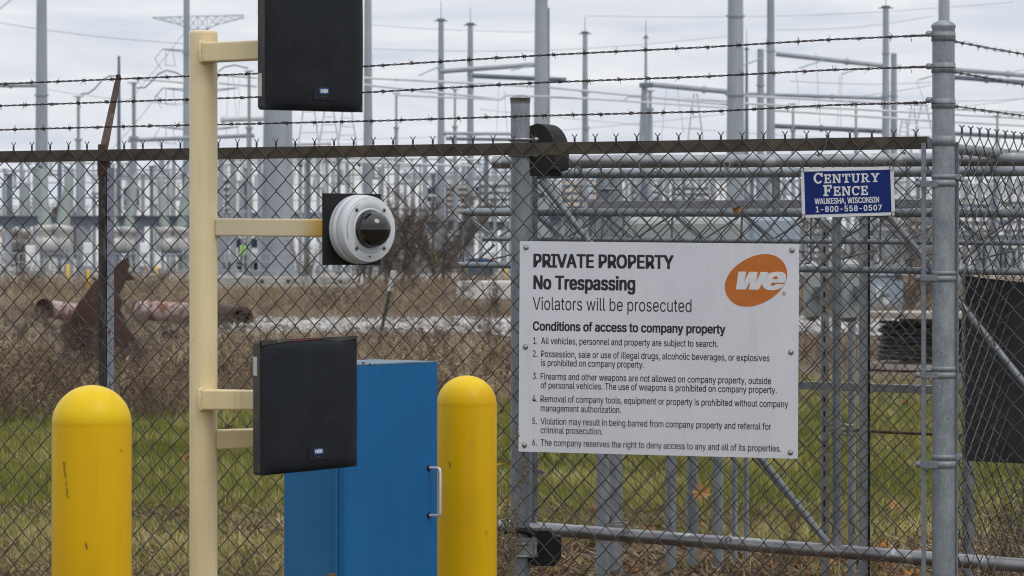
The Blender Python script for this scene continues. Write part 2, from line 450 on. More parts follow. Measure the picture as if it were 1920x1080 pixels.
def arm_cam_mat(x0, x1):
    """cream paint with old yellow paint coming through at the plate end and along the underside"""
    m, nt, b = new_mat('cream_over_yellow_paint')
    v = coords(nt)
    g = nt.nodes.new('ShaderNodeTexCoord'); sp = nt.nodes.new('ShaderNodeSeparateXYZ')
    nt.links.new(g.outputs['Object'], sp.inputs[0])
    mr = nt.nodes.new('ShaderNodeMapRange'); mr.inputs[1].default_value = x0; mr.inputs[2].default_value = x1
    nt.links.new(sp.outputs['X'], mr.inputs[0])
    n1 = noise(nt, v, 30, 4)
    col = mixc(nt, mr.outputs[0], (0.56, 0.49, 0.32), (0.60, 0.34, 0.01))
    f = ramp(nt, n1, [(0.64, (0, 0, 0)), (0.75, (0.5, 0.5, 0.5))])
    col = mixc(nt, f, col, (0.3, 0.2, 0.06))
    nt.links.new(col, b.inputs['Base Color'])
    b.inputs['Roughness'].default_value = 0.45
    return m
def blue_mat(name, c1, c2):
    m, nt, b = new_mat(name)
    v = coords(nt)
    n1 = noise(nt, v, 3, 4); n2 = noise(nt, v, 90, 4); n3 = noise(nt, v, 500, 2)
    col = ramp(nt, n1, [(0.3, c1), (0.7, c2)])
    f = ramp(nt, n2, [(0.72, (0, 0, 0)), (0.78, (0.5, 0.5, 0.5))])
    col = mixc(nt, f, col, (0.05, 0.06, 0.07))
    col = streaks(nt, col, (0.09, 0.14, 0.19), 0.28, 30, 1.4)
    col = streaks(nt, col, (0.004, 0.05, 0.16), 0.3, 12, 1.0)
    nt.links.new(col, b.inputs['Base Color'])
    b.inputs['Roughness'].default_value = 0.5
    b.inputs['Specular IOR Level'].default_value = 0.18
    bump(nt, b, n3, 0.25, 0.0005)
    return m
M['blue'] = blue_mat('blue_powder_coat', (0.008, 0.105, 0.275), (0.012, 0.125, 0.315))
M['blue_side'] = blue_mat('side_lit_teal_blue_panel', (0.018, 0.125, 0.275), (0.026, 0.145, 0.31))  # teal side panel, with its paler side light put into the colour
M['panel_dark'] = mottled('charcoal_panel', (0.024, 0.025, 0.028), (0.036, 0.037, 0.041), scale=4, rough=(0.5, 0.7), bmp=0.1)

def sign_mat():
    m, nt, b = new_mat('speckled_white_sign_panel')
    v = coords(nt)
    n1 = noise(nt, v, 3, 3); n2 = noise(nt, v, 210, 4, 0.75); n3 = noise(nt, v, 75, 3)
    col = ramp(nt, n1, [(0.3, (0.60, 0.61, 0.655)), (0.7, (0.67, 0.68, 0.72))])
    f = ramp(nt, n2, [(0.57, (0, 0, 0)), (0.74, (0.75, 0.75, 0.75))])
    col = mixc(nt, f, col, (0.36, 0.36, 0.40))
    f2 = ramp(nt, n3, [(0.745, (0, 0, 0)), (0.76, (1, 1, 1))])
    col = mixc(nt, f2, col, (0.10, 0.09, 0.09))
    col = streaks(nt, col, (0.33, 0.31, 0.29), 0.2, 40, 2.0)
    nt.links.new(col, b.inputs['Base Color'])
    b.inputs['Roughness'].default_value = 0.5
    return m
M['sign'] = sign_mat()
M['sign_blue'] = mottled('navy_sign_face', (0.004, 0.017, 0.12), (0.006, 0.024, 0.155), scale=12, rough=(0.45, 0.6), bmp=0, spec=0.2,
                         spots=(0.03, 0.06, 0.22), spot_t=(0.66, 0.74), spot_scale=180)

def attr_mat(name, c1, c2, c3, rough=0.8, trans=0.0, detail_scale=None):
    """colour follows the per-plant value stored on the mesh (some plants are browner, some paler)"""
    m, nt, b = new_mat(name)
    a = nt.nodes.new('ShaderNodeAttribute'); a.attribute_name = 'tone'
    col = ramp(nt, a.outputs['Fac'], [(0.0, c1), (0.5, c2), (1.0, c3)])
    nt.links.new(col, b.inputs['Base Color'])
    b.inputs['Roughness'].default_value = rough
    b.inputs['Specular IOR Level'].default_value = 0.2
    if trans:
        tr = nt.nodes.new('ShaderNodeBsdfTranslucent'); nt.links.new(col, tr.inputs[0])
        mxs = nt.nodes.new('ShaderNodeMixShader'); mxs.inputs[0].default_value = trans
        nt.links.new(b.outputs[0], mxs.inputs[1]); nt.links.new(tr.outputs[0], mxs.inputs[2])
        nt.links.new(mxs.outputs[0], nt.nodes['Material Output'].inputs[0])
    return m
M['grass'] = attr_mat('grass_blades', (0.088, 0.108, 0.018), (0.225, 0.22, 0.05), (0.54, 0.47, 0.22), trans=0.25)
M['weeds'] = attr_mat('dry_weeds', (0.062, 0.040, 0.027), (0.21, 0.152, 0.10), (0.54, 0.44, 0.30), trans=0.15)
M['litter'] = attr_mat('fallen_leaves', (0.06, 0.035, 0.022), (0.20, 0.09, 0.04), (0.56, 0.22, 0.04), trans=0.1)
M['twigs'] = attr_mat('bare_twigs', (0.075, 0.060, 0.050), (0.135, 0.11, 0.09), (0.22, 0.185, 0.14))
# ------------------------------------------------------------------ the ground and the far land
def ground_mat():
    m, nt, b = new_mat('earth_grass_and_gravel')
    g = nt.nodes.new('ShaderNodeNewGeometry')
    sp = nt.nodes.new('ShaderNodeSeparateXYZ'); nt.links.new(g.outputs['Position'], sp.inputs[0])
    pos = g.outputs['Position']
    n1 = noise(nt, pos, 0.6, 5); n2 = noise(nt, pos, 7, 6, 0.7); n3 = noise(nt, pos, 0.12, 4)
    ad = nt.nodes.new('ShaderNodeMath'); ad.operation = 'MULTIPLY_ADD'
    ad.inputs[1].default_value = 5.0
    nt.links.new(n1, ad.inputs[0]); nt.links.new(sp.outputs['Y'], ad.inputs[2])     # y + 5*noise
    dirt = ramp(nt, n2, [(0.3, (0.06, 0.048, 0.035)), (0.7, (0.17, 0.14, 0.105))])
    green = ramp(nt, n2, [(0.3, (0.045, 0.065, 0.018)), (0.7, (0.11, 0.13, 0.045))])
    brown = ramp(nt, n2, [(0.3, (0.085, 0.066, 0.048)), (0.7, (0.20, 0.16, 0.12))])
    pad = ramp(nt, n2, [(0.3, (0.26, 0.24, 0.21)), (0.7, (0.42, 0.40, 0.37))])
    def step(y0, y1):
        mr = nt.nodes.new('ShaderNodeMapRange'); mr.inputs[1].default_value = y0; mr.inputs[2].default_value = y1
        nt.links.new(ad.outputs[0], mr.inputs[0]); return mr.outputs[0]
    col = mixc(nt, step(15.6, 16.8), dirt, green)
    col = mixc(nt, step(25, 30), col, brown)
    col = mixc(nt, step(104, 120), col, pad)
    nt.links.new(col, b.inputs['Base Color'])
    b.inputs['Roughness'].default_value = 0.95
    b.inputs['Specular IOR Level'].default_value = 0.1
    bump(nt, b, n2, 0.6, 0.03)
    return m
gm = ground_mat()
bm_v = []; ys = [-12, 2, 8, 11, 14, 18, 22, 28, 36, 50, 70, 100, 140, 200, 320, 600, 1500, 5000]
bm_f = []
nx = 25
for j, y in enumerate(ys):
    half = max(40, y * 0.9)
    for i in range(nx):
        bm_v.append((-half + 2 * half * i / (nx - 1), y, 0.0))
for j in range(len(ys) - 1):
    for i in range(nx - 1):
        a = j * nx + i
        bm_f.append((a, a + 1, a + 1 + nx, a + nx))
me = bpy.data.meshes.new('ground'); me.from_pydata(bm_v, [], bm_f)
link('ground', me, gm, kind='structure')

# strip of white limestone gravel running across the weeds
mb = MB(); top = []; bot = []
for k in range(41):
    x = -4.4 + k * 0.36
    y0 = 46.5 + 1.6 * math.sin(k * 0.9) + random.uniform(-1.2, 1.2) + (3 if k < 8 else 0)
    y1 = 55 + 1.5 * math.sin(k * 0.6 + 1) + random.uniform(-1.2, 1.2) - (3 if k < 3 else 0)
    top.append((x, y1, 0.02)); bot.append((x, y0, 0.02))
mb.add(bot + top, [(i, i + 1, i + 42, i + 41) for i in range(40)])
link('gravel_path', mb, M['gravel'], kind='structure')

def scatter(name, label, mat, templates, xs, ys_, scales, tones, zoff=0.0, tilt=0.12, cat=None):
    """joined copies of small plant templates: template = (V (n,3), F (m,k))"""
    Vs = []; Fs = []; T = []; off = 0
    idx = RNG.integers(0, len(templates), len(xs))
    for t, (tv, tf) in enumerate(templates):
        sel = np.where(idx == t)[0]
        if len(sel) == 0: continue
        n = len(sel)
        ang = RNG.uniform(0, 2 * PI, n); ca, sa = np.cos(ang), np.sin(ang)
        s = scales[sel]
        x = tv[None, :, 0] * ca[:, None] - tv[None, :, 1] * sa[:, None]
        y = tv[None, :, 0] * sa[:, None] + tv[None, :, 1] * ca[:, None]
        z = np.repeat(tv[None, :, 2], n, 0)
        lx = RNG.normal(0, tilt, n)[:, None]; ly = RNG.normal(0, tilt, n)[:, None]
        x = (x + z * lx) * s[:, None] + xs[sel][:, None]
        y = (y + z * ly) * s[:, None] + ys_[sel][:, None]
        z = z * s[:, None] + zoff
        Vs.append(np.stack([x, y, z], -1).reshape(-1, 3))
        k = len(tv)
        Fs.append((tf[None] + (np.arange(n) * k)[:, None, None] + off).reshape(-1, tf.shape[1]))
        T.append(np.repeat(tones[sel], k)); off += n * k
    V = np.concatenate(Vs); Fc = np.concatenate(Fs); T = np.concatenate(T)
    me = np_mesh(name, V, Fc)
    at = me.attributes.new('tone', 'FLOAT', 'POINT'); at.data.foreach_set('value', T.astype(np.float32))
    return link(name, me, mat, kind='stuff', label=label, cat=cat)

def wedge_points(n, z0, z1, spread=0.185, power=1.0, xr=None):
    """random spots on the ground in the part of it the lens sees (with a margin), denser close by"""
    u = RNG.uniform(0, 1, n)
    y = z0 * (z1 / z0) ** u if power == 1.0 else z0 + (z1 - z0) * u ** power
    lo, hi = (-spread, spread) if xr is None else xr
    x = RNG.uniform(lo, hi, n) * y
    return x, y
def vnoise(x, y, s, seed=0):
    """cheap smooth noise for clumping"""
    r = np.random.default_rng(seed)
    v = np.zeros_like(x)
    for k in range(6):
        a, b_ = r.uniform(0.5, 1.6, 2) * s; p, q = r.uniform(0, 6.28, 2); th = r.uniform(0, 3.14)
        v += np.sin((x * np.cos(th) + y * np.sin(th)) * a + p) * np.cos((y * np.cos(th) - x * np.sin(th)) * b_ + q)
    return v / 3.0

# grass: blades of three quads, bent over
def blade_template(nb, h, w, spread, bend):
    V = []; Fq = []
    for _ in range(nb):
        a = random.uniform(0, 2 * PI); ca, sa = math.cos(a), math.sin(a)
        bx, by = random.gauss(0, spread), random.gauss(0, spread)
        hh = h * random.uniform(0.45, 1.15); bd = bend * random.uniform(0.2, 1.4)
        o = len(V)
        for k, t in enumerate((0, 0.5, 1.0)):
            ww = w * (1 - 0.85 * t) * 0.5
            out = bd * t * t * hh
            zz = hh * t * (1 - 0.25 * t * bd)
            V.append((bx + ca * out - sa * ww, by + sa * out + ca * ww, zz))
            V.append((bx + ca * out + sa * ww, by + sa * out - ca * ww, zz))
        Fq += [(o, o + 1, o + 3, o + 2), (o + 2, o + 3, o + 5, o + 4)]
    return np.array(V), np.array(Fq)
gt = [blade_template(9, 0.085, 0.0045, 0.03, 0.7) for _ in range(10)]
x, y = wedge_points(60000, 11.2, 30.0, 0.20)
v = vnoise(x, y, 2.2, 3)
edge = 13.6 + 0.9 * vnoise(x, y * 0 + 3, 1.3, 5) - np.where(x > 0, 0.75, 0)
far = 24.5 + 1.3 * vnoise(x, y * 0, 0.9, 8) - np.where(x < -2.2, 2.5, 0)
keep = ((y > edge) | (RNG.uniform(0, 1, len(x)) < np.where(x < -.4, np.where(y < 12.9, 0.75, 0.25), 0.07))) & ((y < far) | (RNG.uniform(0, 1, len(x)) < 0.25)) & (v > -1.3 + 0.8 * RNG.uniform(0, 1, len(x)))
x, y = x[keep], y[keep]; v = v[keep]
tone = np.clip(0.38 + 0.22 * v + .16 * vnoise(x, y, 4.5, 66) + RNG.normal(0, 0.22, len(x)) + np.clip((14.8 - y) * 0.09, 0, .25), 0, 1)
sc_ = RNG.uniform(0.6, 1.25, len(x)) * (1 + 0.28 * v)
scatter('grass', 'green and straw coloured grass behind the fence', M['grass'], gt, x, y, np.clip(sc_, .35, 1.7), tone, cat='grass')

# dead grass and chopped stalks lying in the litter strip along the fence
def lying_template(n, L, w, spread):
    V = []; Fq = []
    for _ in range(n):
        a = random.uniform(0, 2 * PI); bx, by = random.gauss(0, spread), random.gauss(0, spread)
        l = L * random.uniform(.4, 1.2); z = random.uniform(0.002, 0.03); z2 = z + random.uniform(-.002, 0.03)
        ca, sa = math.cos(a), math.sin(a); o = len(V)
        V += [(bx - sa * w, by + ca * w, z), (bx + sa * w, by - ca * w, z + .002),
              (bx + ca * l + sa * w, by + sa * l - ca * w, z2 + .002), (bx + ca * l - sa * w, by + sa * l + ca * w, z2)]
        Fq.append((o, o + 1, o + 2, o + 3))
    return np.array(V), np.array(Fq)
lt = [lying_template(14, 0.05, 0.0012, 0.05) for _ in range(8)]
x, y = wedge_points(17000, 9.6, 14.6, 0.2)
tone = np.clip(RNG.normal(0.42, 0.24, len(x)), 0, 1)
scatter('dead_grass', 'chopped dead grass and stalks along the foot of the fence', M['weeds'], lt, x, y, RNG.uniform(.6, 1.4, len(x)), tone, cat='dead grass')

def leaf_outline():
    pts = []
    lobes = [(-90, .30), (-62, .58), (-42, .56), (-22, .86), (-8, .72), (2, .66), (16, .90), (30, .82), (40, .64), (60, .78), (70, .70), (80, .86), (90, 1.0)]
    full = []
    for a, r in lobes: full.append((a, r))
    for a, r in reversed(lobes[1:-1]): full.append((180 - a, r))
    for a, r in full: pts.append((math.cos(math.radians(a)) * r, math.sin(math.radians(a)) * r))
    return pts
LEAF = leaf_outline()
def leaf_template(s, curl):
    V = [(0, 0, 0.006)]; n = len(LEAF)
    ax = random.uniform(0, PI)
    for (u, v_) in LEAF:
        d = (u * math.cos(ax) + v_ * math.sin(ax))
        V.append((u * s, v_ * s, 0.006 + curl * s * d * d + random.uniform(0, .12) * s))
    Fq = [(0, 1 + i, 1 + (i + 1) % n) for i in range(n)]
    return np.array(V), np.array(Fq)
lf = [leaf_template(0.045, c) for c in (0.2, .5, .8, .4, .9, .6)]
x, y = wedge_points(4200, 9.8, 13.6, 0.2)
k2 = RNG.uniform(0, 1, len(x)) < np.where(x > 0, 0.95, 0.45); x, y = x[k2], y[k2]
x2, y2 = wedge_points(260, 14, 26, 0.2); x = np.r_[x, x2]; y = np.r_[y, y2]
scatter('leaf_litter', 'brown and orange fallen leaves along the foot of the fence', M['litter'], lf, x, y, RNG.uniform(.5, 1.25, len(x)),
        np.clip(RNG.normal(.5, .3, len(x)), 0, 1), zoff=0.015, tilt=0.35, cat='fallen leaves')

# dry weeds: stems with ragged seed heads
def weed_template(ns, h, bits, fluff):
    V = []; Fq = []
    def strip(p, q, w):
        o = len(V); d = (random.uniform(-1, 1), random.uniform(-1, 1))
        l = math.hypot(*d) + 1e-6; dx, dy = d[0] / l * w, d[1] / l * w
        V.extend([(p[0] - dx, p[1] - dy, p[2]), (p[0] + dx, p[1] + dy, p[2]), (q[0] + dx * .4, q[1] + dy * .4, q[2]), (q[0] - dx * .4, q[1] - dy * .4, q[2])])
        Fq.append((o, o + 1, o + 2, o + 3))
    for _ in range(ns):
        a = random.uniform(0, 2 * PI); lean = random.uniform(0.05, 0.85); hh = h * random.uniform(.5, 1.1)
        b0 = (random.gauss(0, .05), random.gauss(0, .05), 0)
        tip = (b0[0] + math.cos(a) * lean * hh, b0[1] + math.sin(a) * lean * hh, hh)
        strip(b0, tip, 0.003)
        for _ in range(bits):
            t = random.uniform(.25, 1.0)
            p = tuple(b0[i] + (tip[i] - b0[i]) * t for i in range(3))
            l = random.uniform(.03, .16) * (1.3 - t)
            a2 = random.uniform(0, 2 * PI)
            q = (p[0] + math.cos(a2) * l, p[1] + math.sin(a2) * l, p[2] + l * random.uniform(-.2, 1.0))
            strip(p, q, random.uniform(.002, .006))
        for _ in range(fluff):
            t = random.uniform(.6, 1.05); s = random.uniform(.005, .015)
            p = tuple(b0[i] + (tip[i] - b0[i]) * t + random.uniform(-.02, .02) for i in range(3))
            o = len(V); 
            V.extend([(p[0] + random.uniform(-s, s), p[1] + random.uniform(-s, s), p[2] + random.uniform(-s, s)) for _ in range(4)])
            Fq.append((o, o + 1, o + 2, o + 3))
    return np.array(V), np.array(Fq)
def lowzone(x, y):
    # the weeds thin out and stay low in front of the scrap and the gravel strip
    f = np.clip((y - 31) / 8, 0, 1) * .5
    q = x / y
    f = np.maximum(f, np.where((y > 36) & (y < 54), .68, 0))
    f = np.maximum(f, np.where((q > -.148) & (q < -.11) & (y > 26) & (y < 33), .55, 0))
    f = np.maximum(f, np.where((q > .085) & (y < 33), .72, 0))
    return 1 - f
wt1 = [weed_template(5, 0.36, 8, 8) for _ in range(10)]
x, y = wedge_points(8200, 22.0, 48.0, 0.2, power=1.15)
v = vnoise(x, y, 0.9, 21)
far = 24.0 + 1.6 * vnoise(x, y * 0, 0.9, 8) - np.where(x < -2.2, 2.5, 0)
keep = (y > far) & (v > -1.2)
keep &= ~((x > 1.55) & (y < 33) & (RNG.uniform(0, 1, len(x)) < .7))
x, y, v = x[keep], y[keep], v[keep]
scatter('dry_weeds', 'tangled brown dry weeds behind the grass', M['weeds'], wt1, x, y,
        np.clip(RNG.uniform(.4, 1.1, len(x)) * (1 + .42 * v), .22, 1.7) * lowzone(x, y), np.clip(RNG.normal(.42, .2, len(x)) + .22 * vnoise(x, y, .55, 77), 0, 1), cat='weeds')
# taller goldenrod with pale woolly heads, in loose clumps, and a few dark red stems
wt3 = [weed_template(6, 0.62, 9, 26) for _ in range(8)]
x, y = wedge_points(2600, 25.0, 46.0, 0.2)
v = vnoise(x, y, 1.0, 55); keep = (v > .12) & (x < 1.5) & (y < 40) & ~((x / y > -.148) & (x / y < -.11)); x, y, v = x[keep], y[keep], v[keep]
scatter('goldenrod', 'taller dead goldenrod with pale woolly heads standing in the weeds', M['weeds'], wt3, x, y,
        RNG.uniform(.45, .9, len(x)) * lowzone(x, y), np.clip(RNG.choice([.08, .55, .9], len(x), p=[.25, .35, .4]) + RNG.normal(0, .1, len(x)), 0, 1), cat='weeds')
wt2 = [weed_template(4, 0.34, 4, 4) for _ in range(8)]
x, y = wedge_points(15000, 45.0, 118.0, 0.2, power=1.1)
v = vnoise(x, y, 0.35, 31)
bare = (y > 46) & (y < 56) & (x > -4.4)
keep = ((~bare) | (RNG.uniform(0, 1, len(x)) < np.clip(.34 + .3 * vnoise(x, y, 1.6, 91), .08, .9))) & (v > -1.4)
x, y, v = x[keep], y[keep], v[keep]
q_ = x / y
scf = np.where(y < 54, .5, 1.0)
scf = np.where((q_ > -.096) & (q_ < -.046) & (y > 84), .3, scf)
scf = np.where((q_ > -.02) & (q_ < .006) & (y > 66) & (y < 82), .35, scf)
scatter('far_weeds', 'brown dry weeds reaching back to the substation yard', M['weeds'], wt2, x, y,
        scf * np.clip(RNG.uniform(.4, 1.0, len(x)) * (1 + .3 * v) * (1 + (y - 45) / 110), .3, 2.4), np.clip(RNG.normal(.5, .17, len(x)) + .24 * v, 0, 1), cat='weeds')
st = [(lambda s: (np.array([(random.uniform(-1, 1) * s, random.uniform(-1, 1) * s, random.uniform(0, .7) * s) for _ in range(4)] + [(0, 0, s)]),
      np.array([(0, 1, 4), (1, 2, 4), (2, 3, 4), (3, 0, 4)])))(0.05) for _ in range(6)]
x, y = wedge_points(5200, 46, 56, .2); kk = x > -4.6; x, y = x[kk], y[kk]
o = scatter('gravel_stones', 'loose white limestone on the gravel strip', M['gravel'], st, x, y, RNG.uniform(.5, 1.6, len(x)), x * 0, cat='gravel')

# far woods: bare grey-brown tree line on the horizon
def twig_cloud(n, x0, x1, y, hmin, hmax, w):
    V = []; Fq = []
    r = np.random.default_rng(5)
    for i in range(n):
        xx = r.uniform(x0, x1); yy = y + r.uniform(-12, 12)
        h = r.uniform(hmin, hmax) * (0.8 + 0.25 * math.sin(xx * .11) + .15 * math.sin(xx * .37))
        zb = h * r.uniform(0, .75); zt = min(h, zb + h * r.uniform(.1, .35)); lx = r.normal(0, .35) * (zt - zb)
        o = len(V)
        V += [(xx - w, yy, zb), (xx + w, yy, zb), (xx + lx + w * .3, yy, zt), (xx + lx - w * .3, yy, zt)]
        Fq.append((o, o + 1, o + 2, o + 3))
    return np.array(V), np.array(Fq)
V, Fq = twig_cloud(26000, -95, 95, 430, 6.5, 11.5, .09)
me = np_mesh('far_woods', V, Fq)
at = me.attributes.new('tone', 'FLOAT', 'POINT'); at.data.foreach_set('value', np.repeat(RNG.uniform(0, 1, len(Fq)), 4).astype(np.float32))
link('far_woods', me, M['twigs'], kind='stuff', label='bare grey brown woods on the horizon behind the substation', cat='woods')

# ------------------------------------------------------------------ the substation far behind
def pole(px, ytop, Z, w0, w1, label, spike=None, ybase=None, collar=None, cap=True, mat='steel', group=None, name='steel_pole', flange=None):
    """round tapered pole: w0 / w1 are its widths at the top and the ground in photograph pixels"""
    yb = (YH + F * EYE / Z)
    base = Vector((gx(px, Z), Z, 0.0)); topz = P(px, ytop, Z).z
    t = root(name, base, label, 'pole', group)
    r0, r1 = W(w0, Z) / 2, W(w1, Z) / 2
    mb = MB(); mb.cyl(base, (base.x, Z, topz), r1, r0, n=12)
    link('shaft', mb, M[mat], t)
    mb = MB(); mb.cyl(base, base + Vector((0, 0, .25)), r1 * 1.5, n=12)
    link('base_flange', mb, M['steel'], t)
    if spike is not None:
        mb = MB()
        mb.cyl((base.x, Z, topz), (base.x, Z, topz + W(3, Z)), r0 * 1.5, n=10)
        for s in (-1, 1):
            mb.box((base.x + s * r0 * 1.7, Z, topz - W(1, Z)), (r0 * 1.6, .05, .06))
        link('cap', mb, M['steel_dark'], t)
        mb = MB(); mb.cyl((base.x, Z, topz), (base.x, Z, P(px, spike, Z).z), W(1.6, Z) / 2, W(.9, Z) / 2, n=6)
        link('lightning_rod', mb, M['steel_dark'], t)
    for yc in (flange or []):
        z = P(px, yc, Z).z; rr = r1 + (r0 - r1) * z / topz
        mb = MB(); mb.cyl((base.x, Z, z - W(1.6, Z)), (base.x, Z, z + W(1.6, Z)), rr * 1.22, n=12)
        link('collar', mb, M['steel'], t)
    return t

G = 'tall steel poles of the substation'
pole(78, -70, 160, 18, 27, 'thick pale steel pole with a joint collar, leftmost in the substation', flange=[178])
pole(223, 105, 170, 5, 11, 'thin dark pole rising just behind the tilted barbed wire arm', mat='steel_dark')
pole(350, -60, 165, 11, 16, 'slim steel pole showing along the left edge of the cream post', flange=[100, 190])
pole(521, 150, 150, 52, 64, 'very thick two toned steel pole below the upper card reader', flange=[])
pole(690, -50, 175, 13, 20, 'slim steel pole to the right of the upper card reader')
pole(827, 38, 170, 10, 17, 'spiked lightning mast, left one of the pair above the camera', spike=2, flange=[130])
pole(882, 46, 180, 10, 16, 'spiked lightning mast, right one of the pair above the camera', spike=14, flange=[140])
pole(1015, -50, 150, 24, 33, 'thick pale steel pole behind the post with the black roller')
pole(1027, 15, 180, 7, 10, 'thin pole partly hidden by a thick pale pole', mat='steel_dark')
pole(1097, 62, 175, 9, 15, 'spiked mast between the black roller and the leaning pair of poles', spike=30, flange=[155, 175])
pole(1211, 70, 180, 4, 15, 'needle thin spiked mast rising from the leaning support', spike=38)
pole(1379, -60, 150, 28, 38, 'thickest pale steel pole right of the middle', flange=[30, 178])
pole(1400, 92, 185, 4, 12, 'very thin mast close beside the thickest pole', spike=55, mat='steel_dark')
pole(1426, 92, 165, 12, 17, 'flat topped grey pole left of the tall slim pole', flange=[160])
pole(1445, -60, 158, 13, 19, 'tall slim pole that runs out of the top of the picture', flange=[95, 180])
pole(1661, 14, 165, 11, 18, 'spiked tapered mast carrying the sloping bus pipes', spike=-12, flange=[100, 180])
pole(1676, 100, 178, 11, 15, 'flat topped pole half hidden behind the tapered mast', flange=[180])
pole(1770, -60, 150, 20, 27, 'thick steel pole rising right behind the corner post cap')

def bus(pts, Z, w, label, mat='alu', joints=(), name='bus_pipe', n=8):
    if not isinstance(Z, (list, tuple)): Z = [Z] * len(pts)
    pp = [P(a, b_, z) for (a, b_), z in zip(pts, Z)]
    t = root(name, pp[0], label, 'pipe')
    mb = MB(); mb.tube(pp, W(w, Z[0]) / 2, n)
    link('tube', mb, M[mat], t)
    for j in joints:
        for k in range(len(pts) - 1):
            if pts[k][0] <= j <= pts[k + 1][0]:
                s = (j - pts[k][0]) / (pts[k + 1][0] - pts[k][0]); c = pp[k].lerp(pp[k + 1], s); d = (pp[k + 1] - pp[k]).normalized()
                mb = MB(); mb.cyl(c - d * W(3, Z[0]), c + d * W(3, Z[0]), W(w, Z[0]) * .72, n=8)
                link('joint', mb, M[mat], t)
    return t
bus([(-60, 160), (70, 160)], 158, 8, 'thick bus pipe joining the leftmost pole from the left edge', 'steel', joints=(20,))
bus([(1455, 101), (1655, 123)], 160, 9, 'thick sloping beam, highest of three between the slim pole and the tapered mast', 'steel', joints=(1588,))
bus([(1400, 176), (1655, 184)], 168, 7, 'thick beam, middle one of three ending at the tapered mast', 'steel', joints=(1560,))
bus([(1448, 236), (1655, 246)], 168, 9, 'thick beam, lowest of three ending at the tapered mast', 'steel_dark', joints=(1540,))
bus([(1780, 130), (1990, 147)], 150, 9, 'upper of two thick pipes right of the corner post', 'steel', joints=(1890,))
bus([(1780, 144), (1990, 160)], 152, 9, 'lower of two thick pipes right of the corner post', 'steel_dark', joints=(1850,))
bus([(1780, 250), (2000, 262)], 160, 8, 'dark pipe just above the right hand fence rail', 'steel_dark')
bus([(826, 134), (1004, 121)], 168, 9, 'pale pipe between the spiked pair and the thick pale pole', 'steel', joints=(880,))
bus([(886, 142), (1062, 150)], 170, 9, 'dark pipe passing behind the thick pale pole', 'steel_dark', joints=(1008,))
bus([(1215, 158), (1366, 172)], 165, 10, 'thick pipe from the leaning support to the thickest pole', 'steel', joints=(1320,))
bus([(683, 146), (1010, 162), (1365, 196)], 150, 4, 'long thin bus tube starting beside the upper card reader', joints=(743,))
bus([(683, 159), (938, 186), (948, 178), (1170, 188), (1180, 180), (1366, 190)], 152, 4, 'thin bus tube with two small kinks in it')
bus([(740, 178), (940, 187), (950, 179), (1060, 182), (1365, 202)], 148, 3.5, 'lowest thin bus tube between card reader and thickest pole')
bus([(1396, 180), (1740, 197)], 155, 4, 'thin bus tube right of the thickest pole, top one')
bus([(1396, 194), (1740, 212), (2000, 226)], 157, 4, 'thin bus tube right of the thickest pole, second one')
bus([(1450, 207), (1740, 226), (2000, 240)], 159, 4, 'thin bus tube right of the thickest pole, third one')
bus([(1790, 205), (2000, 214)], 161, 3.5, 'thin bus tube close under the right hand barbed wire')
bus([(414, 224), (500, 222)], 160, 10, 'fat pale pipe end between cream post and thickest pole', 'steel_pale', joints=(418,))
bus([(240, 263), (477, 254)], 155, 8, 'pale horizontal beam crossing behind the cream post', 'steel')
bus([(540, 271), (620, 269)], 158, 6, 'short pale pipe end under the white frames', 'steel_pale', joints=(618,))
bus([(830, 250), (962, 251)], 163, 6, 'pale pipe left of the post cap, upper', 'steel', joints=(834,))
bus([(836, 260), (962, 262)], 165, 6, 'dark pipe left of the post cap, lower', 'steel_dark')
bus([(250, 147), (345, 155)], 155, 4, 'thin tube between porcelain post and slim pole')
bus([(410, 140), (482, 146)], 155, 4, 'upper thin tube left of the upper card reader')
bus([(410, 156), (482, 162)], 156, 4, 'lower thin tube left of the upper card reader')
# curved jumper cables
def arc(p, q, sag, n=14): return [(p[0] + (q[0] - p[0]) * i / n, p[1] + (q[1] - p[1]) * i / n + sag * math.sin(PI * i / n)) for i in range(n + 1)]
bus([(152, 176), (166, 175), (178, 166), (192, 150), (204, 143), (220, 142)], 150, 2.6, 'curved jumper cable left of the rusty arm', 'steel_dark', name='jumper_cable', n=6)
bus([(256, 165), (272, 164), (285, 152), (298, 138), (312, 132), (330, 136), (342, 143)], 150, 2.6, 'curved jumper cable right of the rusty arm', 'steel_dark', name='jumper_cable', n=6)
bus([(410, 134), (420, 126), (440, 122), (465, 128)], 150, 2.6, 'curved jumper cable beside the cream post', 'steel_dark', name='jumper_cable', n=6)

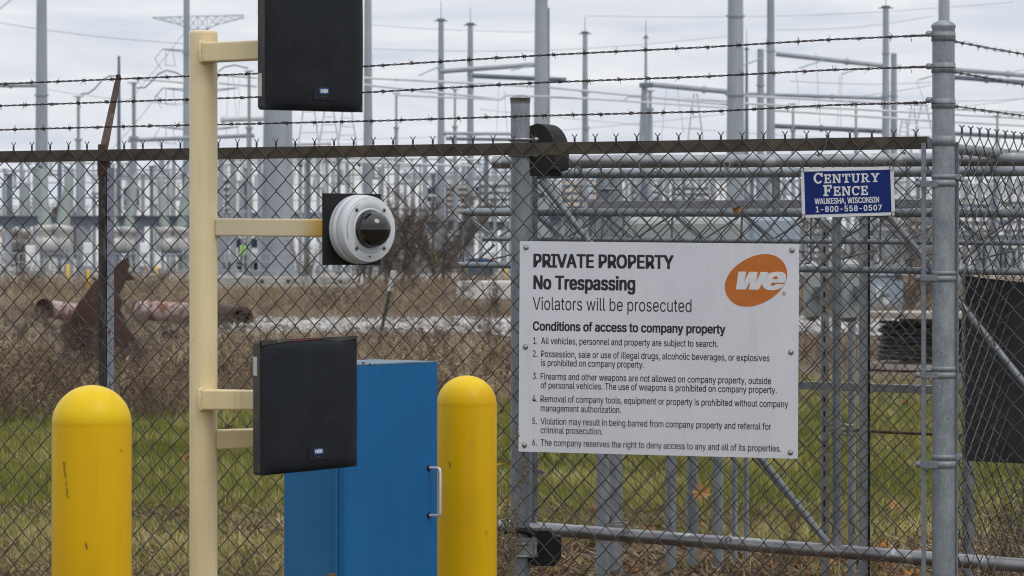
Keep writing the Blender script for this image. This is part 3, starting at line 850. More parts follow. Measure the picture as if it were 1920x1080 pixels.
def insulator(px, ytop, Z, w, label, ycol, yins=None, name='insulator_post', group=None, mat='porcelain'):
    """support column with a stack of porcelain discs and a metal cap"""
    base = Vector((gx(px, Z), Z, 0.0))
    t = root(name, base, label, 'insulator', group)
    zc = P(px, ycol, Z).z; zt = P(px, ytop, Z).z
    mb = MB(); mb.cyl(base, (base.x, Z, zc), W(w * 1.15, Z) / 2, n=8)
    mb.cyl((base.x, Z, zc - .05), (base.x, Z, zc + .06), W(w * 1.8, Z) / 2, n=10)
    link('column', mb, M['steel'], t)
    r = W(w, Z) / 2; H = zt - zc; n = max(5, int(H / max(W(3.2, Z), .01)))
    prof = []
    for i in range(n):
        h = H * (i + .0) / n; d = H / n
        prof += [(h, r * .62), (h + d * .35, r * .62), (h + d * .55, r * 1.05), (h + d * .8, r * .68)]
    prof.append((H, r * .6))
    mb = MB(); mb.lathe((base.x, Z, zc + .06), (0, 0, 1), prof, n=9)
    link('insulator_stack', mb, M[mat], t)
    mb = MB(); mb.cyl((base.x, Z, zt), (base.x, Z, zt + W(4, Z)), r * .95, n=8); mb.box((base.x, Z, zt + W(5, Z)), (W(w * 2.3, Z), .15, W(2, Z)))
    link('terminal', mb, M['steel'], t)
    return t
insulator(147, 186, 148, 8, 'porcelain post standing left of the rusty barbed wire arm', 262)
insulator(251, 160, 150, 10, 'porcelain post standing right of the rusty barbed wire arm', 258)
insulator(467, 138, 150, 8, 'porcelain post between the cream post and the upper reader', 240)
insulator(743, 180, 165, 6, 'short insulator post right of the upper card reader', 240)
insulator(853, 172, 165, 6, 'insulator post standing between the two spiked masts', 238)
insulator(1219, 175, 150, 8, 'upright leg of the leaning support with dark head', 205)
insulator(1487, 200, 160, 6, 'insulator post right of the tall slim pole', 245)
insulator(1605, 197, 160, 6, 'insulator post left of the tapered mast', 250)
insulator(1870, 222, 150, 6, 'insulator post behind the right hand fence', 262)
insulator(1099, 178, 158, 8, 'stubby insulator below the mast beside the black roller', 240)
t = root('leaning_strut', P(1190, 520, 150), 'leaning grey strut under the needle thin mast', 'strut')
mb = MB(); mb.cyl(P(1190, 500, 150), P(1207, 165, 150), W(8, 150) / 2, n=8); link('shaft', mb, M['steel'], t)
mb = MB(); mb.box(P(1212, 160, 150), (W(26, 150), .4, W(9, 150)), bev=.04); link('head', mb, M['steel_dark'], t)

# white A-frame stands with rungs
def a_frame(px0, px1, ytop, ybot, Z, label, topw=3):
    t = root('a_frame_stand', (gx((px0 + px1) / 2, Z), Z, 0), label, 'steel stand')
    c = (px0 + px1) / 2
    k = (YH + F * EYE / Z - ytop) / (ybot - ytop)
    for s, pe in ((-1, px0), (1, px1)):
        a = P(c + s * topw, ytop, Z); b_ = P(pe, ybot, Z); b2 = a.lerp(b_, k)
        mb = MB(); mb.cyl(a, b2, W(1.4, Z), n=6); link('leg', mb, M['steel_pale'], t)
    for j in range(1, 9):
        tt = j / 4.0
        l = P(c - topw, ytop, Z).lerp(P(px0, ybot, Z), tt); r = P(c + topw, ytop, Z).lerp(P(px1, ybot, Z), tt)
        if l.z < .2: break
        mb = MB(); mb.cyl(l, r, W(.8, Z), n=5); link('rung', mb, M['steel_pale'], t)
a_frame(560, 598, 190, 268, 170, 'white A-frame stand just right of the thickest pole', 8)
a_frame(600, 634, 205, 262, 172, 'middle white A-frame stand under the upper card reader', 8)
a_frame(634, 668, 205, 270, 174, 'white A-frame stand closest to the slim pole right of the reader', 8)
a_frame(1290, 1318, 176, 262, 165, 'white ladder like A-frame left of the thickest pole')
a_frame(1686, 1704, 222, 255, 170, 'smallest white A-frame left of the corner post')
a_frame(1700, 1722, 206, 255, 171, 'middle white A-frame left of the corner post')
a_frame(1714, 1750, 192, 255, 172, 'tallest white A-frame left of the corner post')

# lattice transmission tower, half a kilometre away
Zt = 520
t = root('transmission_tower', (gx(376, Zt), Zt, 0), 'distant lattice tower with a wide top crossarm behind the cream post', 'tower')
def truss(mb, pts, w):
    for a, b_ in pts: mb.cyl(P(a[0], a[1], Zt), P(b_[0], b_[1], Zt), W(w, Zt) / 2, n=4)
mb = MB(); xs_ = [285 + k * 17.2 for k in range(11)]
upper = [(x_, 33 - (x_ - 285) * .028) for x_ in xs_]
def lowy(x_): return 33 + 22 * max(0, 1 - abs(x_ - 372) / 87.0) if abs(x_ - 372) > 33 else 55
lower = [(x_, lowy(x_)) for x_ in xs_]
truss(mb, list(zip(upper[:-1], upper[1:])) + list(zip(lower[:-1], lower[1:])), 1.8)
truss(mb, list(zip(upper, lower)) + list(zip(upper[:-1], lower[1:])) + list(zip(lower[:-1], upper[1:])), 1.1)
link('crossarm', mb, M['steel_dark'], t)
mb = MB()
for (y0, y1, h0, h1) in ((55, 92, 14, 13), (92, 165, 13, 16), (165, 255, 16, 22), (255, 470, 22, 44)):
    n_ = max(1, int((y1 - y0) / 30))
    for k in range(n_):
        a0, a1 = y0 + (y1 - y0) * k / n_, y0 + (y1 - y0) * (k + 1) / n_
        g0, g1 = h0 + (h1 - h0) * k / n_, h0 + (h1 - h0) * (k + 1) / n_
        truss(mb, [((376 - g0, a0), (376 - g1, a1)), ((376 + g0, a0), (376 + g1, a1)), ((376 - g0, a0), (376 + g1, a1)), ((376 + g0, a0), (376 - g1, a1)), ((376 - g0, a0), (376 + g0, a0))], 1.5)
link('tower_body', mb, M['steel_dark'], t)
for (ya, xl) in ((92, 305), (165, 304), (238, 300)):
    mb = MB(); truss(mb, [((xl, ya), (362, ya + 3)), ((xl, ya), (362, ya + 8)), ((390, ya + 3), (446, ya)), ((390, ya + 8), (446, ya))], 2.4)
    truss(mb, [((311, ya), (311, ya + 30)), ((324, ya), (328, ya + 30)), ((308, ya + 30), (332, ya + 32)), ((xl, ya), (290, ya + 18)), ((290, ya + 18), (303, ya + 38))], 1.3)
    link('side_arm', mb, M['steel_dark'], t)

def wirel(pts, Z, label, w=1.2, mat='steel_dark', name='power_line', cat='power line'):
    mb = MB(); mb.tube([P(a, b_, Z) for a, b_ in pts], W(w, Z) / 2, 4, caps=False)
    return link(name, mb, M[mat], None, label=label, cat=cat)
wirel(arc((-40, 36), (345, 82), 6), 300, 'single power line sloping down from the top left corner')
wirel(arc((90, 168), (345, 196), 4), 300, 'faint power line between the leftmost pole and slim pole', 1)
wirel(arc((240, 190), (345, 62), 3), 480, 'faint power line rising steeply to the lattice tower', 1)
wirel(arc((180, 310), (305, 166), 6), 480, 'faint power line meeting the lattice tower lower arm', 1)
wirel(arc((480, 20), (1000, 60), 10), 420, 'uppermost faint power line across the middle sky', .9)
wirel(arc((700, 92), (1362, 68), 14), 420, 'faint power line above the top barbed wire', .9)
wirel(arc((640, 262), (1360, 214), 10), 380, 'faint power line rising to the right above the rail', .9)
wirel(arc((900, 205), (1600, 262), 5), 380, 'faint power line falling to the right above the rail', .9)
wirel(arc((1100, 30), (1900, 4), 12), 420, 'highest faint power line in the right half of the sky', .9)
wirel(arc((1455, 56), (1750, 30), 8), 420, 'faint power line left of the corner post top', .9)
wirel(arc((1400, 178), (1745, 160), 14), 300, 'thin sagging conductor behind the middle barbed wire', 1.2)
wirel(arc((1480, 152), (1990, 118), 20), 300, 'thin sagging conductor crossing the tapered mast', 1.2)
wirel(arc((1700, 205), (1990, 170), 8), 300, 'thin conductor behind the upper right barbed wire', 1.1)
wirel(arc((1780, 190), (1990, 178), 3), 300, 'thin conductor right of the corner post', 1.1)
for i, (xa, xb, ya, yb) in enumerate(((428, 424, 140, 262), (437, 446, 140, 262), (449, 447, 150, 258), (1492, 1500, 128, 205), (1530, 1538, 100, 240), (1574, 1570, 140, 240), (1578, 1576, 140, 240), (1718, 1732, 150, 188),
                                      (1250, 1240, 168, 262), (1270, 1282, 168, 250), (935, 930, 170, 262), (946, 952, 170, 262))):
    wirel([(xa, ya), (xb, yb)], 230, 'thin drop wire ' + ('nearest the right side of the cream post', 'second from the cream post, leaning', 'closest to the porcelain post by the upper reader', 'under the sea green string below the sloping beam', 'just left of the middle of the sloping beams', 'left one of a close pair by the tapered mast', 'right one of a close pair by the tapered mast', 'left of the corner post top bands', 'just right of the leaning strut', 'halfway between leaning strut and ladder frame', 'left one above the gate post', 'right one above the gate post')[i], .9, name='drop_wire', cat='wire').__setitem__('group', 'thin drop wires in the substation')
def string_ins(p, q, Z, label):
    a, b_ = P(p[0], p[1], Z), P(q[0], q[1], Z); L = (b_ - a).length; n = 16
    prof = []
    for i in range(n): prof += [(L * i / n, W(.9, Z)), (L * (i + .3) / n, W(2.2, Z)), (L * (i + .6) / n, W(.9, Z))]
    mb = MB(); mb.lathe(a, b_ - a, prof, n=7); link('insulator_string', mb, M['glass_green'], None, label=label, cat='insulator')
string_ins((-20, 32), (24, -3), 150, 'sea green insulator string in the top left corner')
string_ins((1498, 128), (1544, 113), 155, 'sea green insulator string under the highest sloping beam')
string_ins((1578, 139), (1614, 127), 157, 'sea green insulator string left of the tapered mast')
string_ins((1722, 150), (1752, 141), 157, 'sea green insulator string next to the corner post')
string_ins((830, 122), (784, 142), 157, 'sea green insulator string left of the spiked masts')
string_ins((1395, 122), (1432, 108), 157, 'sea green insulator string beside the thickest pole')
string_ins((958, 132), (1000, 122), 157, 'sea green insulator string beside the thick pale pole')
# ------------------------------------------------------------------ equipment standing in the yard (seen through the fence)
def zbox(mb, px0, px1, ytop, ybot, Z, depth, bev=0.0):
    a = P(px0, ytop, Z); b_ = P(px1, ybot, Z)
    mb.box(((a.x + b_.x) / 2, Z + depth / 2, (a.z + b_.z) / 2), (abs(b_.x - a.x), depth, abs(a.z - b_.z)), bev=bev)
def gy(Z): return YH + F * EYE / Z
def column(px, ytop, Z, w, label, mat='steel', head=True, group=None):
    base = Vector((gx(px, Z), Z, 0)); zt = P(px, ytop, Z).z
    t = root('steel_column', base, label, 'column', group)
    mb = MB(); mb.box(base + Vector((0, 0, zt / 2)), (W(w, Z), W(w, Z) * .9, zt), bev=W(w, Z) * .08)
    link('shaft', mb, M[mat], t)
    mb = MB(); mb.box(base + Vector((0, 0, .06)), (W(w, Z) * 1.8, W(w, Z) * 1.8, .12)); link('base_plate', mb, M[mat], t)
    if head:
        mb = MB(); mb.box((base.x, Z, zt + .06), (W(w, Z) * 1.7, W(w, Z) * 1.4, .12)); link('head_plate', mb, M[mat], t)
    return t

# long pale workshop with ribbed siding and dark windows
def building(px0, px1, ytop, Z, depth, label, mat='siding', roof='steel_pale', wins=(), rib=1.2):
    a = gx(px0, Z); b_ = gx(px1, Z); h = P(0, ytop, Z).z
    t = root('pale_building', ((a + b_) / 2, Z, 0), label, 'building')
    mb = MB(); mb.box(((a + b_) / 2, Z + depth / 2, h / 2), (b_ - a, depth, h)); 
    n = int((b_ - a) / rib)
    for i in range(n): mb.box((a + rib * (i + .5), Z - .04, h / 2), (.08, .08, h * .98))
    link('wall', mb, M[mat], t)
    mb = MB(); mb.box(((a + b_) / 2, Z + depth / 2, h + .15), (b_ - a + .6, depth + .6, .3)); link('roof', mb, M[roof], t)
    for (wx0, wx1, wy0, wy1) in wins:
        mb = MB(); p = P(wx0, wy0, Z); q = P(wx1, wy1, Z)
        mb.box(((p.x + q.x) / 2, Z - .06, (p.z + q.z) / 2), (q.x - p.x, .10, p.z - q.z)); w = link('window', mb, M['navy'], t)
        mb = MB()
        for f in (0.0, .33, .66, 1.0): mb.box((p.x + (q.x - p.x) * f, Z - .13, (p.z + q.z) / 2), (.12, .06, p.z - q.z))
        mb.box(((p.x + q.x) / 2, Z - .14, (p.z + q.z) / 2), (q.x - p.x, .05, .12))
        link('window_frame', mb, M['steel_pale'], t)
    return t
building(405, 742, 296, 262, 14, 'long pale workshop behind the very thick pole', wins=((448, 474, 342, 394),))
building(742, 960, 334, 300, 12, 'lower pale shed beyond the bare bushes', wins=((800, 830, 352, 378), (860, 905, 350, 370)), roof='steel')
building(170, 352, 330, 300, 12, 'pale shed left of the cream post', wins=((232, 262, 352, 392),))
building(1180, 1370, 336, 290, 12, 'pale shed beyond the gate left of the thickest pole', wins=((1200, 1240, 358, 378), (1290, 1330, 355, 380)))
building(1690, 1990, 352, 290, 12, 'pale shed at the far right behind the fence', wins=((1820, 1850, 372, 398), (1880, 1905, 372, 398)))
building(-60, 60, 398, 240, 8, 'low white hut at the far left edge', wins=())

# big elevated girders (dark band at the left, lower ones to the right)
def girder(px0, px1, y0, y1, Z, label, cols, mat='steel_dark', yz2=None):
    a, b_ = P(px0, y0, Z), P(px1, y1, Z)
    t = root('girder', (a.x, Z, 0), label, 'girder')
    mb = MB(); h = a.z - b_.z
    mb.box(((a.x + b_.x) / 2, Z, a.z - h * .06), (b_.x - a.x, .5, h * .12)); mb.box(((a.x + b_.x) / 2, Z, b_.z + h * .06), (b_.x - a.x, .5, h * .12))
    mb.box(((a.x + b_.x) / 2, Z, (a.z + b_.z) / 2), (b_.x - a.x, .14, h * .76))
    link('beam', mb, M[mat], t)
    for c in cols:
        mb = MB(); x_ = gx(c, Z); mb.box((x_, Z, b_.z / 2), (W(12, Z), W(9, Z), b_.z)); link('leg', mb, M['steel'], t)
        mb = MB(); mb.box((x_, Z, .08), (W(20, Z), W(16, Z), .16)); link('footing', mb, M['concrete_pale'], t)
    return t
girder(-80, 356, 404, 425, 146, 'dark blue grey girder crossing the left of the picture behind the breakers', (15, 165, 263, 340))
girder(408, 700, 398, 412, 190, 'long grey girder behind the camera arm', (430, 600), 'steel')
girder(700, 1010, 415, 432, 176, 'grey girder behind the bare bushes', (760, 905), 'steel_dark')
girder(1010, 1180, 404, 424, 170, 'dark girder between the gate brace and pale cabinet', (1090,), 'steel_dark')
girder(1500, 1760, 430, 446, 150, 'dark girder behind the gate under the blue sign', (1530, 1690), 'steel')
girder(1780, 2010, 440, 452, 150, 'girder behind the right hand fence', (1860, 1960), 'steel')

# live tank circuit breakers: drum, two slanted bushings with collars, frame
def breaker(px, Z, label, s=1.0, lean=(-10, 16), flip=1):
    t = root('circuit_breaker', (gx(px, Z), Z, 0), label, 'circuit breaker', 'circuit breakers in the left of the substation')
    k = W(1, Z) * s
    cx = gx(px, Z); zt = P(0, 458, Z).z
    mb = MB()
    mb.lathe((cx - 32 * k, Z, zt), (1, 0, 0), [(0, 10 * k), (1.5 * k, 17 * k), (14 * k, 19 * k), (15 * k, 21 * k), (17 * k, 21 * k), (18 * k, 19 * k), (46 * k, 19 * k), (47 * k, 21.5 * k), (49 * k, 21.5 * k), (50 * k, 18 * k), (61 * k, 15 * k), (64 * k, 9 * k)], n=18)
    link('drum', mb, M['cam_grey'], t)
    for sx, le in ((-14, lean[0]), (15, lean[1])):
        b0 = Vector((cx + sx * k, Z, zt + 14 * k)); d = Vector((le, 0, 100)).normalized()
        mb = MB(); mb.lathe(b0, d, [(0, 15 * k), (10 * k, 17 * k), (11 * k, 19.5 * k), (22 * k, 19.5 * k), (23 * k, 12 * k)], n=16); col = link('collar', mb, M['cam_grey'], t)
        pr = []; n = 20
        for i in range(n): pr += [((23 + 5 * i) * k, (12.5 - .32 * i) * k), ((25.5 + 5 * i) * k, (14 - .32 * i) * k)]
        pr.append((124 * k, 6 * k))
        mb = MB(); mb.lathe(b0, d, pr, n=14); link('bushing', mb, M['porcelain'], t)
        mb = MB(); mb.lathe(b0 + d * 124 * k, d, [(0, 7 * k), (6 * k, 7 * k), (7 * k, 2 * k), (14 * k, 2 * k)], n=10); link('terminal', mb, M['steel'], t)
    for lx in (-24, 22):
        for ly in (-1, 1):
            mb = MB(); mb.cyl((cx + lx * k, Z + ly * .35, zt - 10 * k), (cx + lx * 1.25 * k, Z + ly * .5, 0), 2.6 * k, n=6); link('leg', mb, M['steel'], t)
    mb = MB(); mb.box((cx, Z, zt - 24 * k), (58 * k, .9, 3 * k)); link('cross_frame', mb, M['steel_dark'], t)
    mb = MB(); mb.box((cx - 30 * k, Z - .4, zt - 34 * k), (16 * k, .5, 34 * k), bev=.03); link('control_box', mb, M['white_paint'], t)
    return t
M['cam_grey'] = mottled('silver_tank_paint', (0.36, 0.36, 0.355), (0.50, 0.50, 0.49), scale=1.4, metal=0.2, rough=(0.35, 0.5), bmp=0)
breaker(100, 142, 'circuit breaker between the left edge and the rusty fence post, its bushings leaning inward', 1.0, (-8, 14))
breaker(226, 146, 'circuit breaker directly right of the rusty fence post', .9, (-4, 12))
breaker(324, 146, 'circuit breaker just left of the cream post', .9, (-10, 14))
breaker(30, 168, 'farther circuit breaker near the left edge', .8, (-10, 10))

# columns: (px, top row, distance, width, where)
cols = [(18, 330, 155, 12), (40, 300, 170, 8), (66, 318, 152, 10), (112, 290, 165, 9), (133, 330, 150, 11), (154, 290, 152, 13), (205, 300, 160, 8), (246, 290, 150, 13), (268, 330, 165, 8),
        (284, 315, 172, 7), (303, 290, 150, 12), (326, 300, 165, 8), (345, 330, 155, 8), (414, 296, 160, 12), (436, 300, 150, 10), (466, 320, 158, 12), (487, 296, 165, 9), (563, 300, 160, 9), (578, 300, 156, 10),
        (597, 296, 165, 8), (613, 302, 172, 8), (635, 300, 160, 8), (651, 296, 175, 9), (712, 320, 170, 7), (745, 310, 168, 9), (760, 330, 180, 7), (797, 292, 165, 11), (812, 330, 182, 7), (856, 318, 170, 8), (868, 310, 176, 7),
        (912, 292, 158, 11), (930, 320, 178, 7), (948, 310, 170, 7), (1062, 340, 165, 8), (1085, 330, 170, 8), (1175, 330, 168, 7), (1206, 300, 165, 11), (1240, 330, 170, 7), (1252, 318, 175, 8), (1282, 330, 165, 8), (1312, 322, 170, 7), (1338, 330, 172, 8),
        (1410, 330, 165, 9), (1432, 320, 170, 8), (1470, 330, 165, 8), (1500, 340, 172, 8), (1520, 330, 160, 10), (1590, 410, 160, 9), (1640, 330, 165, 9), (1672, 340, 160, 8), (1702, 330, 170, 8), (1722, 340, 158, 8),
        (1812, 340, 160, 9), (1838, 300, 165, 9), (1866, 340, 158, 8), (1893, 330, 165, 9), (1914, 345, 168, 8)]
# equipment bays: each a stand with three insulators and a switch bar on top
marks_ = [(0, 'left edge'), (78, 'leftmost pole'), (147, 'left porcelain post'), (190, 'rusty fence post'), (251, 'right porcelain post'), (345, 'cream post'), (467, 'camera arm'), (521, 'very thick pole'), (600, 'white A-frames'), (660, 'camera plate'),
          (745, 'camera dome'), (827, 'left spiked mast'), (882, 'right spiked mast'), (960, 'black roller post'), (1060, 'upper gate corner'), (1145, 'twin gate posts'), (1211, 'needle mast'), (1300, 'ladder frame'), (1379, 'thickest pole'), (1445, 'tall slim pole'), (1530, 'blue sign'), (1661, 'tapered mast'), (1769, 'corner post'), (1850, 'black panel'), (1920, 'right edge')]
def where(px):
    m_ = min(marks_, key=lambda q: abs(q[0] - px)); d = px - m_[0]
    return ('just right of the ' if d > 6 else 'just left of the ' if d < -6 else 'in line with the ') + m_[1]
used = {}
def uniq(base):
    used[base] = used.get(base, 0) + 1
    k = used[base]
    return base if k == 1 else base + (', next one along', ', third one along', ', fourth one along', ', fifth one along')[min(k - 2, 3)]
for i, (px, yt, Z, w) in enumerate(cols):
    column(px, yt, Z, w * .82, uniq('%s grey steel column standing %s' % ('slender' if w < 9 else 'stout', where(px))), 'steel' if i % 3 else 'steel_dark', group='grey steel columns in the substation')

def switch_bay(px, Z, ytop, w, label, seed):
    """stand, cross bar, three ribbed insulators, a blade across them"""
    r = random.Random(seed)
    k = W(1, Z); cx = gx(px, Z); zt = P(0, ytop, Z).z; zc = zt - r.uniform(20, 34) * k
    t = root('disconnect_switch', (cx, Z, 0), label, 'switchgear', 'disconnect switches on steel stands')
    for s in (-1, 1):
        mb = MB(); mb.box((cx + s * w * .36 * k, Z, zc / 2), (5 * k, 5 * k, zc)); link('leg', mb, M['steel'], t)
    mb = MB(); mb.box((cx, Z, zc), (w * k, .4, 5 * k)); link('crossbar', mb, M['steel'], t)
    mb = MB(); mb.box((cx, Z, zc * .55), (w * .72 * k, .2, 3 * k)); link('tie_bar', mb, M['steel'], t)
    for s in (-.4, 0, .4):
        H = zt - zc - 2 * k; pr = []; n = 6
        for i in range(n): pr += [(H * i / n, 2 * k), (H * (i + .5) / n, 3.6 * k)]
        pr.append((H, 2 * k))
        mb = MB(); mb.lathe((cx + s * w * k, Z, zc + 2 * k), (0, 0, 1), pr, n=8); link('insulator', mb, M['porcelain' if r.random() < .6 else 'steel_pale'], t)
    mb = MB(); mb.cyl((cx - w * .5 * k, Z, zt + k), (cx + w * .5 * k, Z, zt + r.uniform(-1, 6) * k), 1.5 * k, n=6); link('blade', mb, M['alu'], t)
    if r.random() < .6:
        mb = MB(); mb.box((cx + w * .36 * k, Z - .4, zc * .42), (13 * k, .4, 26 * k), bev=.02); link('control_box', mb, M['white_paint'], t)
    return t
for i, (px, yt, yc, Z, w) in enumerate([(8, 322, 392, 172, 5), (54, 312, 380, 176, 5), (86, 330, 396, 168, 4), (122, 318, 370, 174, 5), (175, 310, 372, 178, 4), (218, 322, 380, 176, 5), (238, 312, 366, 182, 4), (292, 316, 384, 176, 5), (316, 308, 366, 180, 4),
        (425, 314, 366, 178, 4), (452, 304, 352, 182, 4), (496, 330, 380, 182, 4), (572, 312, 366, 178, 5), (606, 306, 360, 182, 4), (628, 312, 370, 178, 5), (662, 306, 356, 182, 4), (728, 312, 352, 180, 5), (772, 304, 350, 182, 4), (788, 314, 362, 178, 5), (846, 306, 352, 182, 5), (900, 312, 350, 178, 4), (924, 306, 352, 182, 5), (942, 314, 366, 178, 4),
        (1042, 338, 386, 178, 5), (1074, 334, 380, 182, 4), (1190, 336, 384, 178, 5), (1222, 334, 380, 182, 4), (1272, 336, 386, 178, 5), (1300, 334, 380, 182, 4), (1352, 338, 384, 178, 5), (1404, 336, 386, 178, 5), (1450, 338, 380, 182, 4), (1488, 336, 384, 178, 5),
        (1655, 340, 388, 178, 5), (1690, 338, 384, 182, 4), (1736, 342, 388, 178, 5), (1806, 342, 388, 178, 5), (1830, 338, 384, 182, 4), (1852, 342, 388, 178, 5), (1884, 340, 386, 182, 4), (1908, 342, 388, 178, 5)]):
    insulator(px, yt, Z, w, uniq('thin pale insulator post %s' % where(px)), yc, name='bus_support', group='thin insulator posts carrying the bus tubes', mat='steel_pale' if i % 3 else 'porcelain')
bays = [(28, 320, 180, 40), (95, 306, 175, 44), (190, 330, 178, 36), (230, 308, 172, 44), (300, 320, 178, 40), (335, 345, 185, 36), (440, 310, 172, 44), (480, 330, 182, 34), (590, 330, 185, 44), (640, 318, 180, 40), (700, 306, 176, 46),
        (760, 318, 174, 44), (835, 322, 182, 44), (890, 312, 175, 42), (935, 330, 185, 36), (1050, 345, 175, 44), (1100, 338, 182, 34), (1200, 345, 180, 42), (1265, 335, 175, 44), (1325, 340, 182, 36), (1420, 335, 175, 44), (1475, 342, 182, 34),
        (1560, 350, 178, 40), (1650, 345, 172, 44), (1705, 340, 180, 38), (1820, 350, 175, 40), (1875, 340, 180, 42), (1930, 350, 178, 40)]
for i, (px, yt, Z, w) in enumerate(bays):
    switch_bay(px, Z, yt, w, uniq('three post disconnect switch on a stand %s' % where(px)), i)
# pale horizontal bus tubes in layers just under the fence rail
rows = [(-60, 190, 302, 306, 170, 4), (-60, 345, 322, 318, 176, 3), (-60, 200, 343, 342, 165, 3), (200, 350, 300, 297, 170, 5), (200, 352, 336, 334, 166, 3), (408, 700, 308, 300, 172, 4), (408, 520, 322, 318, 165, 3),
        (560, 960, 330, 322, 176, 3), (640, 900, 303, 312, 160, 5), (660, 960, 296, 300, 170, 4), (700, 960, 314, 306, 178, 3), (680, 960, 346, 344, 182, 3), (690, 950, 368, 366, 180, 3), (1010, 1370, 340, 336, 176, 4), (1010, 1360, 352, 356, 180, 3), (1080, 1365, 366, 364, 172, 3),
        (1390, 1740, 338, 342, 170, 4), (1390, 1740, 352, 350, 176, 3), (1500, 1745, 366, 368, 180, 3), (1500, 1745, 382, 380, 175, 4), (1790, 2000, 345, 348, 170, 4), (1790, 2000, 362, 362, 176, 3), (1790, 2000, 380, 384, 172, 3), (1795, 2000, 416, 418, 168, 4), (1500, 1740, 412, 414, 172, 4),
        (-60, 345, 372, 370, 178, 3), (-60, 345, 386, 388, 182, 3), (410, 610, 374, 376, 184, 3), (700, 950, 392, 390, 184, 3)]
for i, (a, b_, y0, y1, Z, w) in enumerate(rows):
    bus([(a, y0), (b_, y1)], Z, w, uniq('%s horizontal bus tube %s' % (('pale thin', 'grey thin')[i % 2] if w < 4 else ('pale thick', 'grey thick')[i % 2], where((max(a, 0) + min(b_, 1920)) / 2))), ('alu', 'steel', 'steel_pale')[i % 3], n=6)

def cabinet(px0, px1, ytop, ybot, Z, label, mat='white_paint', depth=.8, name='control_cabinet', sign=None, legs=True):
    a, b_ = P(px0, ytop, Z), P(px1, ybot, Z)
    t = root(name, ((a.x + b_.x) / 2, Z, 0), label, 'cabinet')
    mb = MB(); mb.box(((a.x + b_.x) / 2, Z + depth / 2, (a.z + b_.z) / 2), (b_.x - a.x, depth, a.z - b_.z), bev=.03); link('body', mb, M[mat], t)
    mb = MB(); mb.box(((a.x + b_.x) / 2, Z - .012, (a.z + b_.z) / 2), ((b_.x - a.x) * .86, .02, (a.z - b_.z) * .88), bev=.006); d = link('door', mb, M[mat], t)
    mb = MB(); mb.box((a.x + (b_.x - a.x) * .84, Z - .04, (a.z + b_.z) / 2), (.03, .04, (a.z - b_.z) * .16)); link('handle', mb, M['steel_dark'], t)
    if b_.z > .25 and legs:
        for s in (.12, .88):
            mb = MB(); mb.box((a.x + (b_.x - a.x) * s, Z + depth / 2, b_.z / 2), (.07, .07, b_.z)); link('leg', mb, M['steel'], t)
    if sign:
        mb = MB(); mb.box(((a.x + b_.x) / 2, Z - .03, a.z - (a.z - b_.z) * .35), ((b_.x - a.x) * .5, .01, (a.z - b_.z) * .2)); link('warning_plate', mb, M[sign], t)
    return t
for px0, px1, y0, y1, Z, lab in [(48, 62, 460, 502, 140, 'white control cabinet near the left edge'), (156, 169, 455, 500, 138, 'white control cabinet just left of the rusty fence post'),
        (262, 277, 455, 500, 140, 'white control cabinet right of the rusty fence post'), (196, 204, 430, 500, 150, 'narrow white cabinet behind the lilac edge of the fence post'), (580, 596, 455, 498, 150, 'white cabinet right of the very thick pole'),
        (905, 930, 455, 498, 150, 'pale cabinet left of the black roller post'), (740, 765, 440, 490, 165, 'grey white cabinet behind the bushes'), (1500, 1512, 500, 520, 90, 'tiny pale cabinet beside the large sign')]:
    cabinet(px0, px1, y0, y1, Z, lab)
def transformer(px, Z, w, h, label, mat='box_grey'):
    k = W(1, Z); cx = gx(px, Z)
    t = root('transformer', (cx, Z, 0), label, 'transformer')
    mb = MB(); mb.box((cx, Z + 1, h * k / 2 + .2), (w * k, 2, h * k), bev=.06); link('tank', mb, M[mat], t)
    for i in range(9):
        mb = MB(); mb.box((cx + (i - 4) * w * .1 * k, Z - .25, h * k / 2 + .2), (w * .025 * k, .5, h * .8 * k)); link('radiator_fin', mb, M[mat], t)
    for s in (-.3, 0, .3):
        pr = []; 
        for i in range(7): pr += [(i * .26, .16), (i * .26 + .12, .24)]
        mb = MB(); mb.lathe((cx + s * w * k, Z + 1, h * k + .2), (s * .5, 0, 1), pr, n=10); link('bushing', mb, M['porcelain'], t)
    mb = MB(); mb.cyl((cx - w * .4 * k, Z + 1.5, h * k + 1.5), (cx + w * .4 * k, Z + 1.5, h * k + 1.5), .35, n=14); link('conservator', mb, M[mat], t)
    mb = MB(); mb.box((cx, Z + 1, .1), (w * 1.15 * k, 2.8, .2)); link('plinth', mb, M['concrete_pale'], t)
transformer(815, 190, 60, 45, 'pale transformer behind the bare bushes left of the roller post', 'cam_grey')
transformer(700, 200, 50, 45, 'transformer hidden behind the white camera housing', 'box_grey')
transformer(1055, 185, 60, 40, 'transformer under the upper gate corner', 'box_blue')
transformer(1735, 170, 80, 50, 'transformer seen past the brace near the corner post', 'cam_grey')
transformer(1870, 165, 80, 50, 'transformer seen through the right hand fence', 'box_blue')
transformer(420, 200, 46, 44, 'transformer just right of the cream post', 'box_blue')
cabinet(878, 915, 484, 517, 120, 'dark blue equipment bin left of the black roller post', 'blue_bin', depth=1.0, name='equipment_bin')
cabinet(905, 925, 486, 517, 124, 'nearly black bin next to the dark blue bin', 'navy', depth=1.0, name='equipment_bin')
cabinet(850, 882, 424, 470, 190, 'teal door cabinet behind the bushes', 'porcelain')
def plate(px0, px1, y0, y1, Z, label, mat):
    t = root('warning_sign', (gx((px0 + px1) / 2, Z), Z, 0), label, 'sign')
    mb = MB(); zbox(mb, px0, px1, y0, y1, Z, .03); link('sign_panel', mb, M[mat], t)
    mb = MB(); x_ = gx((px0 + px1) / 2, Z); mb.cyl((x_, Z + .07, 0), (x_, Z + .07, P(0, y0, Z).z), .03, n=8); link('post', mb, M['steel'], t)
